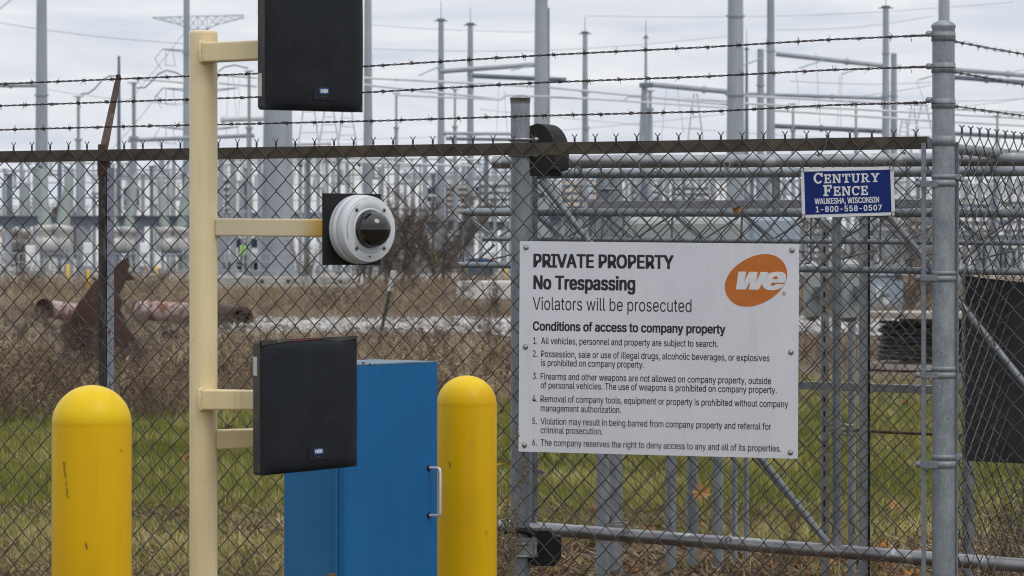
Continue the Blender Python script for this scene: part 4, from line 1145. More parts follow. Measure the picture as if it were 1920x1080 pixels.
plate(802, 820, 472, 488, 150, 'small yellow warning sign behind the bare bushes', 'safety_yellow')
plate(14, 30, 500, 512, 134, 'small cream notice low at the left edge', 'sticker')
plate(236, 248, 498, 510, 134, 'small cream notice right of the rusty spike', 'sticker')
def marker(px, y0, y1, w, lab):
    Z = 6000 * EYE / (y1 - YH); b_ = Vector((gx(px, Z), Z, 0)); zt = P(0, y0, Z).z
    t = root('marker_post', b_, lab, 'post', 'yellow marker posts in the yard')
    mb = MB(); mb.cyl(b_, b_ + Vector((0, 0, zt - .05)), W(w, Z) / 2, n=10); mb.lathe(b_ + Vector((0, 0, zt - .05)), (0, 0, 1), [(0, W(w, Z) / 2), (.04, W(w, Z) * .4), (.06, .01)], n=10)
    link('sleeve', mb, M['safety_yellow'], t)
    mb = MB(); mb.cyl(b_, b_ + Vector((0, 0, .07)), W(w, Z) * .8, n=10); link('footing', mb, M['concrete'], t)
marker(127, 496, 529, 6, 'small yellow marker post right of the leftmost pole')
marker(165, 506, 547, 6, 'nearest yellow marker post, left of the rusty fence post')
marker(275, 499, 514, 5, 'tiny yellow marker post right of the rusty spike')
marker(293, 499, 520, 6, 'yellow marker post midway between rusty spike and cream post')
marker(949, 499, 524, 4, 'thin yellow marker post left of the black roller post')
marker(1789, 508, 520, 4, 'tiny yellow marker beside the corner post')

def cap_bank(px0, px1, ytop, ybot, Z, label, tone='can_white', rows_=5):
    """rack of small cans in rows between two uprights"""
    a, b_ = P(px0, ytop, Z), P(px1, ybot, Z); L = b_.x - a.x; H = a.z - b_.z
    t = root('capacitor_bank', ((a.x + b_.x) / 2, Z, 0), label, 'capacitor bank')
    for s in (0, .5, 1):
        mb = MB(); mb.box((a.x + L * s, Z, a.z / 2), (.16, .3, a.z)); link('upright', mb, M['steel'], t)
    rr = random.Random(int(px0))
    for r in range(rows_):
        z = b_.z + H * (r + .15) / rows_
        mb = MB(); mb.box(((a.x + b_.x) / 2, Z, z), (L, .5, .10)); link('shelf', mb, M['steel_dark'], t)
        n = max(4, int(L / .55))
        for i in range(n):
            if rr.random() < .12: continue
            c = Vector((a.x + L * (i + .5) / n, Z - .05, z + .05 + H / rows_ * .28))
            mb = MB(); mb.box(c, (L / n * .62, .5, H / rows_ * .5)); o = link('can', mb, M[tone if rr.random() < .7 else 'sticker'], t)
            mb = MB(); mb.cyl(c + Vector((0, 0, H / rows_ * .25)), c + Vector((0, 0, H / rows_ * .4)), .05, n=5); link('bushing', mb, M['steel_dark'], t)
    return t
M['can_white'] = mottled('pale_can_paint', (0.58, 0.58, 0.57), (0.72, 0.71, 0.69), scale=1.5, rough=(0.5, 0.7), bmp=0)
M['can_tan'] = mottled('tan_can_paint', (0.50, 0.40, 0.32), (0.62, 0.52, 0.42), scale=1.5, rough=(0.5, 0.7), bmp=0)
cap_bank(1056, 1122, 338, 404, 162, 'rack of tan and pale cans under the upper gate corner', 'can_tan')
cap_bank(900, 956, 338, 402, 168, 'rack of pale cans left of the black roller post')
cap_bank(838, 876, 346, 400, 172, 'small rack of tan cans behind the right edge of the bare shrubs', 'can_tan')
cap_bank(1186, 1236, 338, 400, 166, 'rack of pale cans right of the twin gate posts')
cap_bank(1262, 1334, 344, 400, 168, 'rack of pale cans left of the thickest pole')
cap_bank(1642, 1700, 362, 440, 160, 'rack of pale cans above the cable spool')
cap_bank(1706, 1746, 372, 452, 158, 'narrow rack of tan cans next to the tension bar', 'can_tan')
cap_bank(1796, 1852, 372, 452, 158, 'rack of pale cans just right of the corner post')
cap_bank(1860, 1925, 366, 470, 160, 'tall rack of pale cans at the right edge', 'can_white', 6)
cap_bank(1512, 1560, 430, 486, 150, 'rack of pale cans under the blue sign left corner')
cap_bank(1500, 1545, 340, 372, 170, 'rack of pale cans hidden mostly by the blue sign')
cap_bank(410, 440, 330, 396, 165, 'narrow rack of pale cans right of the cream post')
# low rails of the yard's own inner fence
def inner_fence(px0, px1, Z, label, n):
    a, b_ = gx(px0, Z), gx(px1, Z)
    t = root('yard_fence', (a, Z, 0), label, 'fence')
    for i in range(n):
        x_ = a + (b_ - a) * i / (n - 1)
        mb = MB(); mb.cyl((x_, Z, 0), (x_, Z, 1.1), .03, n=6); link('post', mb, M['steel'], t)
    for z in (.35, .72, 1.08):
        mb = MB(); mb.cyl((a, Z, z), (b_, Z, z), .02, n=6); link('rail', mb, M['steel'], t)
inner_fence(-60, 352, 133, 'low grey rail fence in front of the breakers', 14)
inner_fence(408, 640, 138, 'low grey rail fence behind the camera arm', 8)
inner_fence(690, 962, 140, 'low grey rail fence behind the bushes', 8)

# white van and worker in a lime vest
Z = 178
t = root('white_van', (gx(452, Z), Z, 0), 'white van parked behind the worker in a lime vest', 'van')
k = W(1, Z); cx = gx(454, Z)
body = [(-1.0, .35), (-1.0, 1.25), (-.82, 1.35), (-.62, 1.95), (.95, 2.0), (1.0, 1.3), (1.0, .35)]
mb = MB(); mb.prism(body, 0, 4.4, lambda u, v_, w: Vector((cx + u, Z + w, v_))); link('body', mb, M['white_paint'], t)
mb = MB(); mb.box((cx + .1, Z - .02, 1.62), (1.5, .05, .5), bev=.02); link('windscreen', mb, M['navy'], t)
for s in (-1, 1):
    mb = MB(); mb.cyl((cx + s * .82, Z - .02, .35), (cx + s * .82 , Z + .22, .35), .34, n=16); mb2 = mb
    link('wheel', mb, M['rubber'], t)
    mb = MB(); mb.box((cx + s * .75, Z - .03, .95), (.28, .05, .16), bev=.02); link('headlight', mb, M['sticker'], t)
mb = MB(); mb.box((cx, Z - .06, .55), (1.9, .12, .2), bev=.03); link('bumper', mb, M['rubber'], t)
Z2 = 184
t = root('parked_car', (gx(478, Z2), Z2, 0), 'dark parked car right of the worker in a lime vest', 'car')
cx2 = gx(477, Z2)
mb = MB(); mb.prism([(-.88, .3), (-.88, .8), (-.7, .92), (-.5, 1.4), (.5, 1.4), (.7, .92), (.88, .8), (.88, .3)], 0, 4.2, lambda u, v_, w: Vector((cx2 + u, Z2 + w, v_))); link('body', mb, M['navy'], t)
mb = MB(); mb.box((cx2, Z2 - .02, 1.15), (1.05, .05, .32), bev=.02); link('windscreen', mb, M['box_blue'], t)
for s in (-1, 1):
    mb = MB(); mb.cyl((cx2 + s * .72, Z2 - .02, .32), (cx2 + s * .72, Z2 + .2, .32), .31, n=16); link('wheel', mb, M['rubber'], t)
    mb = MB(); mb.box((cx2 + s * .62, Z2 - .03, .72), (.26, .05, .12), bev=.02); link('headlight', mb, M['sticker'], t)

def skin_body(name, joints, edges, mat, parent, sub_=2, rootv=0):
    me = bpy.data.meshes.new(name)
    me.from_pydata([j[:3] for j in joints], edges, [])
    o = bpy.data.objects.new(name, me); COL.objects.link(o)
    sk = o.modifiers.new('skin', 'SKIN'); ss = o.modifiers.new('sub', 'SUBSURF'); ss.levels = sub_; ss.render_levels = sub_
    if not me.skin_vertices: 
        bm_ = bmesh.new(); bm_.from_mesh(me); bm_.verts.layers.skin.verify(); bm_.to_mesh(me); bm_.free()
    for i, j in enumerate(joints):
        me.skin_vertices[0].data[i].radius = (j[3], j[4] if len(j) > 4 else j[3])
        me.skin_vertices[0].data[i].use_root = (i == rootv)
    dg = bpy.context.evaluated_depsgraph_get()
    ev = o.evaluated_get(dg); m2 = bpy.data.meshes.new_from_object(ev)
    COL.objects.unlink(o); bpy.data.objects.remove(o)
    m2.polygons.foreach_set('use_smooth', [True] * len(m2.polygons))
    m2.materials.clear()
    return link(name, m2, M[mat], parent)
Zp = 176
px_ = gx(456, Zp)
t = root('person', (px_, Zp, 0), 'person in a lime safety vest and dark trousers standing by the white van', 'person')
J = [(px_, Zp, .95, .13, .10), (px_, Zp, 1.18, .13, .09), (px_, Zp, 1.42, .16, .10), (px_, Zp, 1.52, .05), (px_, Zp, 1.62, .085, .095), (px_, Zp, 1.74, .075),
     (px_ - .19, Zp, 1.42, .055), (px_ - .25, Zp - .02, 1.14, .045), (px_ - .24, Zp - .12, .90, .035), (px_ + .19, Zp, 1.42, .055), (px_ + .26, Zp - .03, 1.15, .045), (px_ + .20, Zp - .18, .98, .035),
     (px_ - .10, Zp, .88, .09), (px_ - .11, Zp - .02, .48, .065), (px_ - .12, Zp, .08, .045), (px_ - .12, Zp - .14, .04, .04), (px_ + .10, Zp, .88, .09), (px_ + .12, Zp - .03, .48, .065), (px_ + .13, Zp + .02, .08, .045), (px_ + .13, Zp - .12, .04, .04)]
E_ = [(0, 1), (1, 2), (2, 3), (3, 4), (4, 5), (2, 6), (6, 7), (7, 8), (2, 9), (9, 10), (10, 11), (0, 12), (12, 13), (13, 14), (14, 15), (0, 16), (16, 17), (17, 18), (18, 19)]
skin_body('body', J, E_, 'dark_cloth', t)
mb = MB(); mb.lathe((px_, Zp, .98), (0, 0, 1), [(0, .19), (.1, .185), (.3, .195), (.44, .2), (.5, .15), (.54, .09)], n=18); link('vest', mb, M['hi_vis'], t)
mb = MB(); mb.lathe((px_, Zp, 1.57), (0, 0, 1), [(0, .03), (.03, .085), (.1, .1), (.15, .095), (.17, .06)], n=14); link('face', mb, M['skin'], t)
mb = MB(); mb.lathe((px_, Zp, 1.69), (0, 0, 1), [(0, .15), (.015, .13), (.03, .115), (.09, .09), (.12, .03)], n=14); link('hard_hat', mb, M['white_paint'], t)

# bare shrubs (reddish brown twigs) behind the camera and along the yard
def bare_shrub(px, Z, h, w, n, label, seed, tone0=.35, name='bare_shrub'):
    r = random.Random(seed)
    bx = gx(px, Z); V = []; Fq = []; T = []
    t = root(name, (bx, Z, 0), label, 'shrub')
    trunk = MB()
    tips = []
    def strip(p, q, w0, w1, tn):
        d = (q - p); s = d.cross(Vector((r.uniform(-.3, .3), 1, r.uniform(-.3, .3)))).normalized()
        o = len(V); V.extend([p - s * w0, p + s * w0, q + s * w1, q - s * w1]); Fq.append((o, o + 1, o + 2, o + 3)); T.extend([tn] * 4)
    for k in range(9):
        p = Vector((bx + r.gauss(0, w * .10), Z + r.gauss(0, w * .1), 0)); a = r.uniform(-1, 1); pts = [p]; hh = h * r.uniform(.6, .95)
        d = Vector((a * w * .5, r.uniform(-1, 1) * w * .4, hh)); m_ = 6
        for j in range(1, m_ + 1): pts.append(p + d * (j / m_) + Vector((r.gauss(0, w * .03), r.gauss(0, w * .03), 0)) + Vector((a * w * .1 * (j / m_) ** 2, 0, 0)))
        trunk.tube(pts, [.035 * h / 2.5 * (1 - .8 * j / m_) for j in range(m_ + 1)], 5)
        tips += [(pts[j], pts[j + 1]) for j in range(1, m_)]
    link('stem', trunk, M['bark'], t)
    for _ in range(n):
        a, b_ = r.choice(tips); p = a.lerp(b_, r.random())
        d = Vector((r.gauss(0, 1), r.gauss(0, 1), r.uniform(-.15, 1.2))).normalized() * r.uniform(.12, .42) * h * .42
        q = p + d; tn = min(1, max(0, r.gauss(tone0, .2)))
        strip(p, q, .0048 * h / 2.5, .002, tn)
        for _k in range(3):
            c = p.lerp(q, r.uniform(.3, 1)); e_ = c + Vector((r.gauss(0, 1), r.gauss(0, 1), r.uniform(0, 1))).normalized() * r.uniform(.05, .16) * h * .4
            strip(c, e_, .0034 * h / 2.5, .002, tn)
            if r.random() < .35:
                s_ = .02 * h / 2.5; o = len(V)
                V.extend([e_ + Vector((r.uniform(-s_, s_), r.uniform(-s_, s_), r.uniform(-s_, s_))) for _q in range(4)]); Fq.append((o, o + 1, o + 2, o + 3)); T.extend([tn] * 4)
    me = np_mesh('twigs', np.array([tuple(v) for v in V]), np.array(Fq)); at = me.attributes.new('tone', 'FLOAT', 'POINT'); at.data.foreach_set('value', np.array(T, np.float32))
    link('twigs', me, M['twigs'], t)
bare_shrub(745, 105, 3.3, 3.0, 1750, 'big bare brown shrub right behind the white camera dome', 1)
bare_shrub(812, 112, 3.5, 3.4, 1750, 'big bare shrub between camera dome and roller post', 2)
bare_shrub(682, 118, 2.4, 1.8, 700, 'bare shrub half hidden by the black camera plate', 3, .45)
bare_shrub(880, 98, 1.3, 1.6, 500, 'low bare shrub left of the concrete block', 4, .6)
bare_shrub(760, 88, 1.1, 1.8, 600, 'low straw brown shrub below the camera dome', 5, .7)
bare_shrub(575, 135, 1.8, 1.6, 450, 'pale bare shrub right of the very thick pole', 6, .8)
bare_shrub(105, 46, .62, 1.5, 560, 'low brown bush in front of the pale pipe mouth', 21, .3)
bare_shrub(150, 31.5, .55, .7, 420, 'brown bush at the left foot of the jagged plate', 22, .4)
bare_shrub(255, 31.5, .5, .8, 420, 'brown bush at the right foot of the jagged plate', 23, .5)
bare_shrub(305, 46, .55, 1.6, 620, 'straw brown bush partly covering the flaking pink pipe', 24, .8)
bare_shrub(262, 47, .62, .8, 300, 'dusty bush over the left end of the flaking pink pipe', 25, .7)
bare_shrub(30, 38, .55, 1.3, 520, 'brown bush near the left edge above the big bollard', 26, .35)
bare_shrub(335, 34, .42, .9, 420, 'dark red brown bush left of the cream post', 27, .2)
bare_shrub(432, 46, .55, 1.2, 480, 'small bush in front of the rusty pipe end', 28, .5)
bare_shrub(455, 30, .42, .8, 420, 'brown bush left of the lower card reader', 29, .45)
bare_shrub(60, 27, .42, .8, 420, 'brown bush just above the big bollard at the left', 30, .6)
bare_shrub(910, 40, .6, .9, 420, 'brown bush left of the gate post', 31, .5)
bare_shrub(785, 36, .45, 1.0, 420, 'brown bush above the blue cabinet', 32, .5)
bare_shrub(620, 66, .9, 2.0, 420, 'wide tan brush behind the gravel strip, left part', 33, .75)
bare_shrub(850, 68, .9, 2.4, 480, 'wide tan brush behind the gravel strip, right part', 34, .7)
bare_shrub(925, 60, .8, .6, 240, 'rust coloured weed clump at the far gravel edge', 35, .15)
bare_shrub(280, 80, 1.2, 2.2, 420, 'pale tan brush between jagged plate and cream post', 36, .85)
bare_shrub(60, 90, 1.2, 3.0, 480, 'wide tan brush near the left edge', 37, .8)
bare_shrub(30, 160, 3.2, 2.4, 600, 'bare tree like shrub behind the left edge columns', 7, .5)
bare_shrub(1710, 62, 1.5, 1.6, 700, 'tan bush between the cable spool and corner post', 8, .85)
bare_shrub(1545, 70, 1.6, 2.0, 700, 'tan bush behind the grey enclosure', 9, .85)
bare_shrub(1745, 90, 2.6, 2.6, 900, 'taller tan shrub behind the cable spool', 10, .8)

# concrete pieces lying in the weeds
def slab(px0, px1, y0, y1, Z, depth, label, mat, rot=0.0, bev=.02, slots=0, rough=.02):
    a, b_ = P(px0, y0, Z), P(px1, y1, Z)
    t = root('concrete_barrier', ((a.x + b_.x) / 2, Z, 0), label, 'concrete')
    L = b_.x - a.x; h = a.z - b_.z
    mb = MB(); mb.box(((a.x + b_.x) / 2, Z + depth / 2, (a.z + b_.z) / 2), (L, depth, h), R=Euler((0, 0, rot)).to_matrix(), bev=bev); link('slab', mb, M[mat], t)
    for i in range(slots):
        mb = MB(); mb.box((a.x + L * (i + .7) / (slots + .3), Z + .0, (a.z + b_.z) / 2 - .02), (.12, .03, .10)); link('slot', mb, M['rubber'], t)
slab(408, 668, 520, 533, 114, .5, 'long weathered concrete barrier lying behind the lower arm, upper piece', 'concrete', slots=5)
slab(445, 670, 534, 548, 111.5, .5, 'long concrete barrier lying in front, lower piece', 'concrete', slots=3)
slab(400, 480, 520, 545, 108, .6, 'short barrier end right of the cream post', 'concrete')
slab(856, 975, 527, 566, 80, 1.2, 'pale concrete block left of the black roller post', 'concrete_pale', bev=.04)
slab(690, 725, 546, 552, 100, .5, 'thin pale concrete slab below the camera dome', 'concrete_pale')
slab(315, 356, 522, 532, 118, .6, 'small pale rubble heap left of the cream post', 'concrete_pale', bev=.05)
slab(856, 935, 650, 668, 38, .5, 'broken grey slab in the weeds above the right bollard', 'concrete', rot=.1)

# ------------------------------------------------------------------ rusty scrap in the weeds
Z = 33.0
t = root('rusty_plate_spike', (gx(200, Z), Z, 0), 'dark red rusty steel plate sticking up jagged behind the fence post', 'scrap steel')
poly = [(120, 622), (136, 604), (148, 572), (160, 556), (178, 528), (196, 512), (212, 503), (224, 490), (235, 481), (238, 497), (234, 508), (239, 514), (247, 522), (238, 527), (230, 526), (226, 540), (219, 551), (226, 566), (221, 580), (230, 598), (234, 622), (229, 640), (238, 660), (226, 690), (196, 712), (172, 704), (160, 712), (148, 680), (152, 662), (136, 652), (140, 636)]
mb = MB(); mb.prism([(p[0], p[1]) for p in poly], -.05, .06, lambda u, v_, w: P(u, v_, Z) + Vector(((v_ - 600) * 0.0, w + (u - 180) * .004, 0)))
link('plate', mb, M['rust_deep'], t)
mb = MB(); mb.prism([(200, 560), (236, 600), (262, 650), (262, 700), (196, 705), (185, 640)], -.35, -.28, lambda u, v_, w: P(u, v_, Z) + Vector((0, w + (u - 220) * .008, 0)))
link('folded_flap', mb, M['rust_deep'], t)
mb = MB(); mb.prism([(118, 610), (152, 596), (160, 640), (150, 662), (128, 650)], -.22, -.16, lambda u, v_, w: P(u, v_, Z) + Vector((0, w, 0)))
link('torn_edge', mb, M['rust_deep'], t)
def scrap_pipe(pts, Z, w, label, mat, open_=True, wall=.86):
    t = root('scrap_pipe', P(pts[0][0], pts[0][1], Z), label, 'pipe')
    pp = [P(a, b_, Z + dz) for a, b_, dz in pts]
    r = W(w, Z) / 2
    mb = MB(); mb.tube(pp, r, 18, caps=False); mb.tube(pp, r * wall, 18, caps=False); 
    link('pipe_wall', mb, M[mat], t)
    for e_ in (0, -1):
        d = (pp[1] - pp[0]).normalized() if e_ == 0 else (pp[-1] - pp[-2]).normalized()
        mb = MB(); mb.lathe(pp[e_] - d * .02, d, [(0, r * 1.02), (.05, r * 1.09), (.09, r * 1.09), (.1, r * .9)] if False else [(0, r * 1.03), (.03, r * 1.1), (.07, r * 1.1), (.07, r * wall)], n=18)
        # ring only: drop the end discs
        mb.f = mb.f[:-2]; mb.sm = mb.sm[:-2]
        link('rim', mb, M['rust_deep'], t)
    return t
scrap_pipe([(82, 578, -.6), (110, 582, -.2), (140, 586, .3), (175, 588, .8)], 52, 34, 'rust mouthed pale pipe lying left of the jagged plate', 'pink_pipe')
scrap_pipe([(262, 582, .6), (300, 584, .2), (340, 586, -.2), (375, 588, -.5)], 53, 38, 'flaking pink pipe lying left of the cream post', 'pink_pipe')
scrap_pipe([(395, 590, .2), (425, 592, -.1), (452, 596, -.9)], 52, 40, 'rusty open ended pipe lying right of the cream post', 'rust_deep', wall=.8)
scrap_pipe([(318, 640, -.2), (345, 642, .1), (368, 646, .3)], 44, 40, 'dark rusty pipe buried in weeds left of the cream post', 'rust_deep', wall=.8)
# leaning green T post with a flaking white tip
Z = 33.5
t = root('leaning_stake', P(703, 686, Z), 'green steel stake with a white flaking tip leaning behind the lower reader', 'stake')
a, b_, c = P(700, 690, Z), P(731, 545, Z - .3), P(738, 508, Z - .35)
a = a + (a - b_).normalized() * (a.z / max(.01, (b_ - a).normalized().z) + .05)
def bar(mb, p, q, w, d):
    dr = (q - p); L = dr.length; R = dr.to_track_quat('Z', 'Y').to_matrix(); mb.box((p + q) / 2, (w, d, L), R=R)
mb = MB(); bar(mb, a, b_, .036, .012); bar(mb, a + Vector((0, .02, 0)), b_ + Vector((0, .02, 0)), .012, .05); link('shaft', mb, M['green_post'], t)
mb = MB(); bar(mb, b_, c, .058, .016); link('tip', mb, M['post_white'], t)

# cable spool on its side with a plywood flange as a table top
Z = 31.5; k = W(1, Z); cx = gx(1772, Z)
t = root('cable_spool', (cx, Z + .7, 0), 'wooden spool wound with thick black cable behind the corner post', 'cable spool')
mb = MB(); mb.cyl((cx, Z + .7, P(0, 598, Z).z), (cx, Z + .7, P(0, 587, Z).z), 138 * k, n=40); link('upper_flange', mb, M['wood'], t)
mb = MB(); mb.cyl((cx, Z + .7, .02), (cx, Z + .7, .07), 138 * k, n=40); link('lower_flange', mb, M['wood'], t)
mb = MB(); mb.cyl((cx, Z + .7, .07), (cx, Z + .7, P(0, 598, Z).z), 70 * k, n=28); link('drum', mb, M['wood'], t)
z0, z1 = .10, P(0, 606, Z).z; n = 13
for i in range(n):
    z = z0 + (z1 - z0) * (i + .5) / n; rr = (104 + 5 * math.sin(i * 2.1) + (4 if i < 4 else 0)) * k
    pts = [(cx + math.cos(a_) * rr * (1 + .01 * math.sin(3 * a_ + i)), Z + .7 + math.sin(a_) * rr, z + .012 * math.sin(2 * a_ + i * 1.7)) for a_ in [2 * PI * j / 48 for j in range(49)]]
    mb = MB(); mb.tube(pts, (z1 - z0) / n * .56, 8, caps=False); link('cable_turn', mb, M['cable_black'], t)
mb = MB(); mb.tube([P(1722, 570, Z - .1) + Vector((0, .3, 0)), P(1716, 556, Z) + Vector((0, .3, 0)), P(1702, 566, Z) + Vector((0, .3, 0)), P(1690, 590, Z), P(1680, 604, Z) + Vector((0, .2, 0)), P(1673, 620, Z) + Vector((0, .3, 0)), P(1676, 640, Z) + Vector((0, .3, 0))], .012, 6); link('loose_end', mb, M['cable_black'], t)
# blue grey transformer box beyond the spool
Zt2 = 62
t = root('pad_transformer', (gx(1663, Zt2), Zt2, 0), 'blue grey pad transformer standing behind the cable spool', 'transformer')
mb = MB(); a, b_ = P(1633, 518, Zt2), P(1694, 600, Zt2); mb.box(((a.x + b_.x) / 2, Zt2 + .5, a.z / 2), (b_.x - a.x, 1.0, a.z), bev=.04); link('tank', mb, M['box_blue'], t)
mb = MB(); mb.box(((a.x + b_.x) / 2, Zt2 + .5, a.z + .03), (b_.x - a.x + .08, 1.1, .06), bev=.02); link('lid', mb, M['box_blue'], t)
mb = MB(); mb.box((gx(1647, Zt2), Zt2 - .02, P(0, 548, Zt2).z), (.10, .02, .22)); link('white_label', mb, M['print_white'], t)
mb = MB(); mb.box((gx(1661, Zt2), Zt2 - .02, P(0, 566, Zt2).z), (.12, .02, .18)); link('white_label', mb, M['print_white'], t)
mb = MB(); mb.box(((a.x + b_.x) / 2 - .05, Zt2 - .03, P(0, 553, Zt2).z), (.2, .04, .06), bev=.01); link('latch', mb, M['steel_dark'], t)
mb = MB(); mb.cyl((b_.x, Zt2 + .2, 0), (b_.x, Zt2 + .2, a.z * .8), .045, n=10); link('conduit', mb, M['cable_black'], t)
# ------------------------------------------------------------------ chain link
VD = 0.0718      # height of a diamond
def chainlink(mb, frame, n0, n1, ztop, zbot, hd, r=0.00185, barbs_top=True, barbs_bot=False, seed=0, phase=0, wob=0.0):
    """frame(s, z, off) -> point; s counted in metres along the fence; hd: half width of a diamond; ztop(s)"""
    rr = random.Random(seed)
    eps = hd * 0.05
    jit = {}
    def J(i, k):
        if (i, k) not in jit: jit[(i, k)] = (rr.gauss(0, wob), rr.gauss(0, wob))
        return jit[(i, k)]
    for i in range(n0, n1):
        xL = i * hd
        zt = ztop(xL + hd / 2)
        steps = int((zt - zbot) / (VD / 2))
        pts = []
        for k in range(steps + 1):
            right = ((i + k) % 2 == 1) ^ bool(phase)
            jx, jz = J(i + 1 if right else i, k)
            xp = (xL + hd if right else xL) + jx
            z = zt - k * VD / 2 + jz
            e_ = eps if right else -eps
            pts.append(frame(xp + e_, z, 0.0))
            if k < steps:
                nr = not right
                jx2, jz2 = J(i + 1 if nr else i, k + 1)
                xq = (xL + hd if nr else xL) + jx2; zq = zt - (k + 1) * VD / 2 + jz2
                o = r * 1.15 if right else -r * 1.15
                for f in (.13, .87):
                    # the wire leaves a hook almost upright, then runs straight
                    pts.append(frame(xp + (xq - xp) * (f - (.035 if f < .5 else -.035)), z + (zq - z) * f, o))
        mb.tube(pts, r, 4, caps=False)
    def knuckle(x, z, up):
        for s in (0, 1):
            pts = []
            for j in range(9):
                t_ = j / 8.0; a = s * PI + t_ * 2 * PI * 1.4
                pts.append(frame(x + math.cos(a) * r * 1.1 * (1 if j else 0), z + up * (t_ * .017), math.sin(a) * r * 1.1))
            sg = 1 if s else -1
            q = frame(x + sg * .0095, z + up * (.017 + .0085), sg * .004)
            pts.append(frame(x + sg * .004, z + up * .020, 0)); pts.append(q)
            mb.tube(pts, r, 4)
    if barbs_top:
        for i in range(n0, n1 + 1):
            if ((i - 1 + 0) % 2 == 1) ^ bool(phase): # wire i-1 peaks right at k = 0
                knuckle(i * hd, ztop(i * hd) - .002, 1)
    if barbs_bot:
        for i in range(n0, n1 + 1):
            zt = ztop(i * hd); st = int((zt - zbot) / (VD / 2))
            if ((i - 1 + st) % 2 == 1) ^ bool(phase): knuckle(i * hd, zt - st * VD / 2, -1)

def barbed(mb, path, step=.098, r=.0014, seed=0, start=0.04, tail=False, size=1.0):
    """two strands twisted round each other with four point barbs"""
    rr = random.Random(seed)
    L = [0]
    for a, b_ in zip(path[:-1], path[1:]): L.append(L[-1] + (b_ - a).length)
    def at(s):
        s = max(0, min(L[-1], s))
        for i in range(len(path) - 1):
            if s <= L[i + 1] or i == len(path) - 2:
                t_ = (s - L[i]) / max(1e-6, L[i + 1] - L[i]); return path[i].lerp(path[i + 1], t_), (path[i + 1] - path[i]).normalized()
    n = int(L[-1] / .007)
    for sd in (0, 1):
        pts = []
        for j in range(n + 1):
            s = L[-1] * j / n; p, d = at(s); u = d.cross(Vector((0, 0, 1))).normalized(); w = d.cross(u)
            a = s / .052 * 2 * PI + sd * PI
            pts.append(p + (u * math.cos(a) + w * math.sin(a)) * r * 1.25)
        mb.tube(pts, r, 5)
    s = start
    while s < L[-1] - .02:
        p, d = at(s); u = d.cross(Vector((0, 0, 1))).normalized(); w = d.cross(u)
        for q in range(2):
            c = p + d * (q - .5) * .006
            a0 = rr.uniform(0, 2 * PI); coil = [c + (u * math.cos(a0 + t_) + w * math.sin(a0 + t_)) * r * 3.0 + d * .003 * t_ / 6 for t_ in [k * .9 for k in range(9)]]
            tip0 = c + (u * math.cos(a0 - .7) + w * math.sin(a0 - .7)) * .0125 * size + d * rr.uniform(-.007, .007)
            a1 = a0 + 7.2; tip1 = c + (u * math.cos(a1 + .7) + w * math.sin(a1 + .7)) * .0125 * size + d * rr.uniform(-.007, .007)
            pp = [tip0] + coil + [tip1]
            mb.tube(pp, [.0004] + [.0011] * len(coil) + [.0004], 4)
        s += step * rr.uniform(.93, 1.07)

# ------------------------------------------------------------------ left hand fence
X0, Z0, FA, FB = -951.5 * 10.53 / F, 10.53, 0.06317, 0.02164
FL = math.hypot(FA, FB)                      # width of a diamond along the fence
ux, uy = FA / FL, -FB / FL                   # direction of the fence, left to right
nx_, ny_ = -uy, ux                           # away from the camera (into the yard)
def ffr(s, z, off): return Vector((X0 + ux * s - nx_ * off, Z0 + uy * s - ny_ * off, z))   # off > 0: towards the camera
def fs_at(px):
    """distance along the fence of the point seen in column px"""
    t = (px - 960) / F
    return (t * Z0 - X0) / (ux - t * uy)
SC = fs_at(1769)                             # the corner post
def fz(px, py):
    s = fs_at(px); return EYE - (py - YH) / F * (Z0 + uy * s)
zr0, zr1 = fz(5, 281), fz(1740, 257)
def ftop(s): return zr0 + (zr1 - zr0) * s / SC
Ck = ffr(SC, 0, 0)
fence = root('chain_link_fence', (Ck.x, Ck.y, 0), 'weathered chain link fence with a rusty top rail running left from the corner post', 'fence', None)
mb = MB()
chainlink(mb, ffr, -26, int((SC - .075) / (FL / 2)), ftop, .03, FL / 2, r=.00195, seed=3, phase=1, wob=.0005)
link('chain_link_mesh', mb, M['wire_dark'], fence)
# rusty angle iron rail, behind the mesh
def fbar(mb, s0, s1, za, zb, h, d, off):
    a, b_ = ffr(s0, za, off), ffr(s1, zb, off)
    v = []
    for p in (a, b_):
        for o_ in (0, -d):
            for hh in (-h / 2, h / 2): v.append(p + Vector((-nx_ * o_, -ny_ * o_, hh)))
    mb.add(v, [(0, 1, 3, 2), (4, 6, 7, 5), (0, 4, 5, 1), (2, 3, 7, 6), (0, 2, 6, 4), (1, 5, 7, 3)])
lr = [(-1.0, fs_at(355)), (fs_at(355) + .001, fs_at(1180)), (fs_at(1180) + .001, fs_at(1738))]
for k, (s0, s1) in enumerate(lr):
    mb = MB()
    def rz(s): return fz(5, 294.5) + (fz(1735, 268) - fz(5, 294.5)) * (s - fs_at(5)) / (fs_at(1735) - fs_at(5))
    fbar(mb, s0, s1, rz(s0), rz(s1), .036, .004, -.006)
    fbar(mb, s0, s1, rz(s0) + .018, rz(s1) + .018, .004, .036, -.010)
    link('top_rail', mb, M['rust_rail'], fence)
# chamfered end of the rail by the corner post
mb = MB(); s1 = fs_at(1738); s2 = fs_at(1750); zc = rz(s1)
mb.prism([(s1, zc - .018), (s1, zc + .018), (s1 + .004, zc + .018), (s2 + .012, zc - .002), (s2 + .012, zc - .018)], -.006, -.012, lambda u, v_, w: ffr(u, v_, w))
link('rail_end', mb, M['band'], fence)
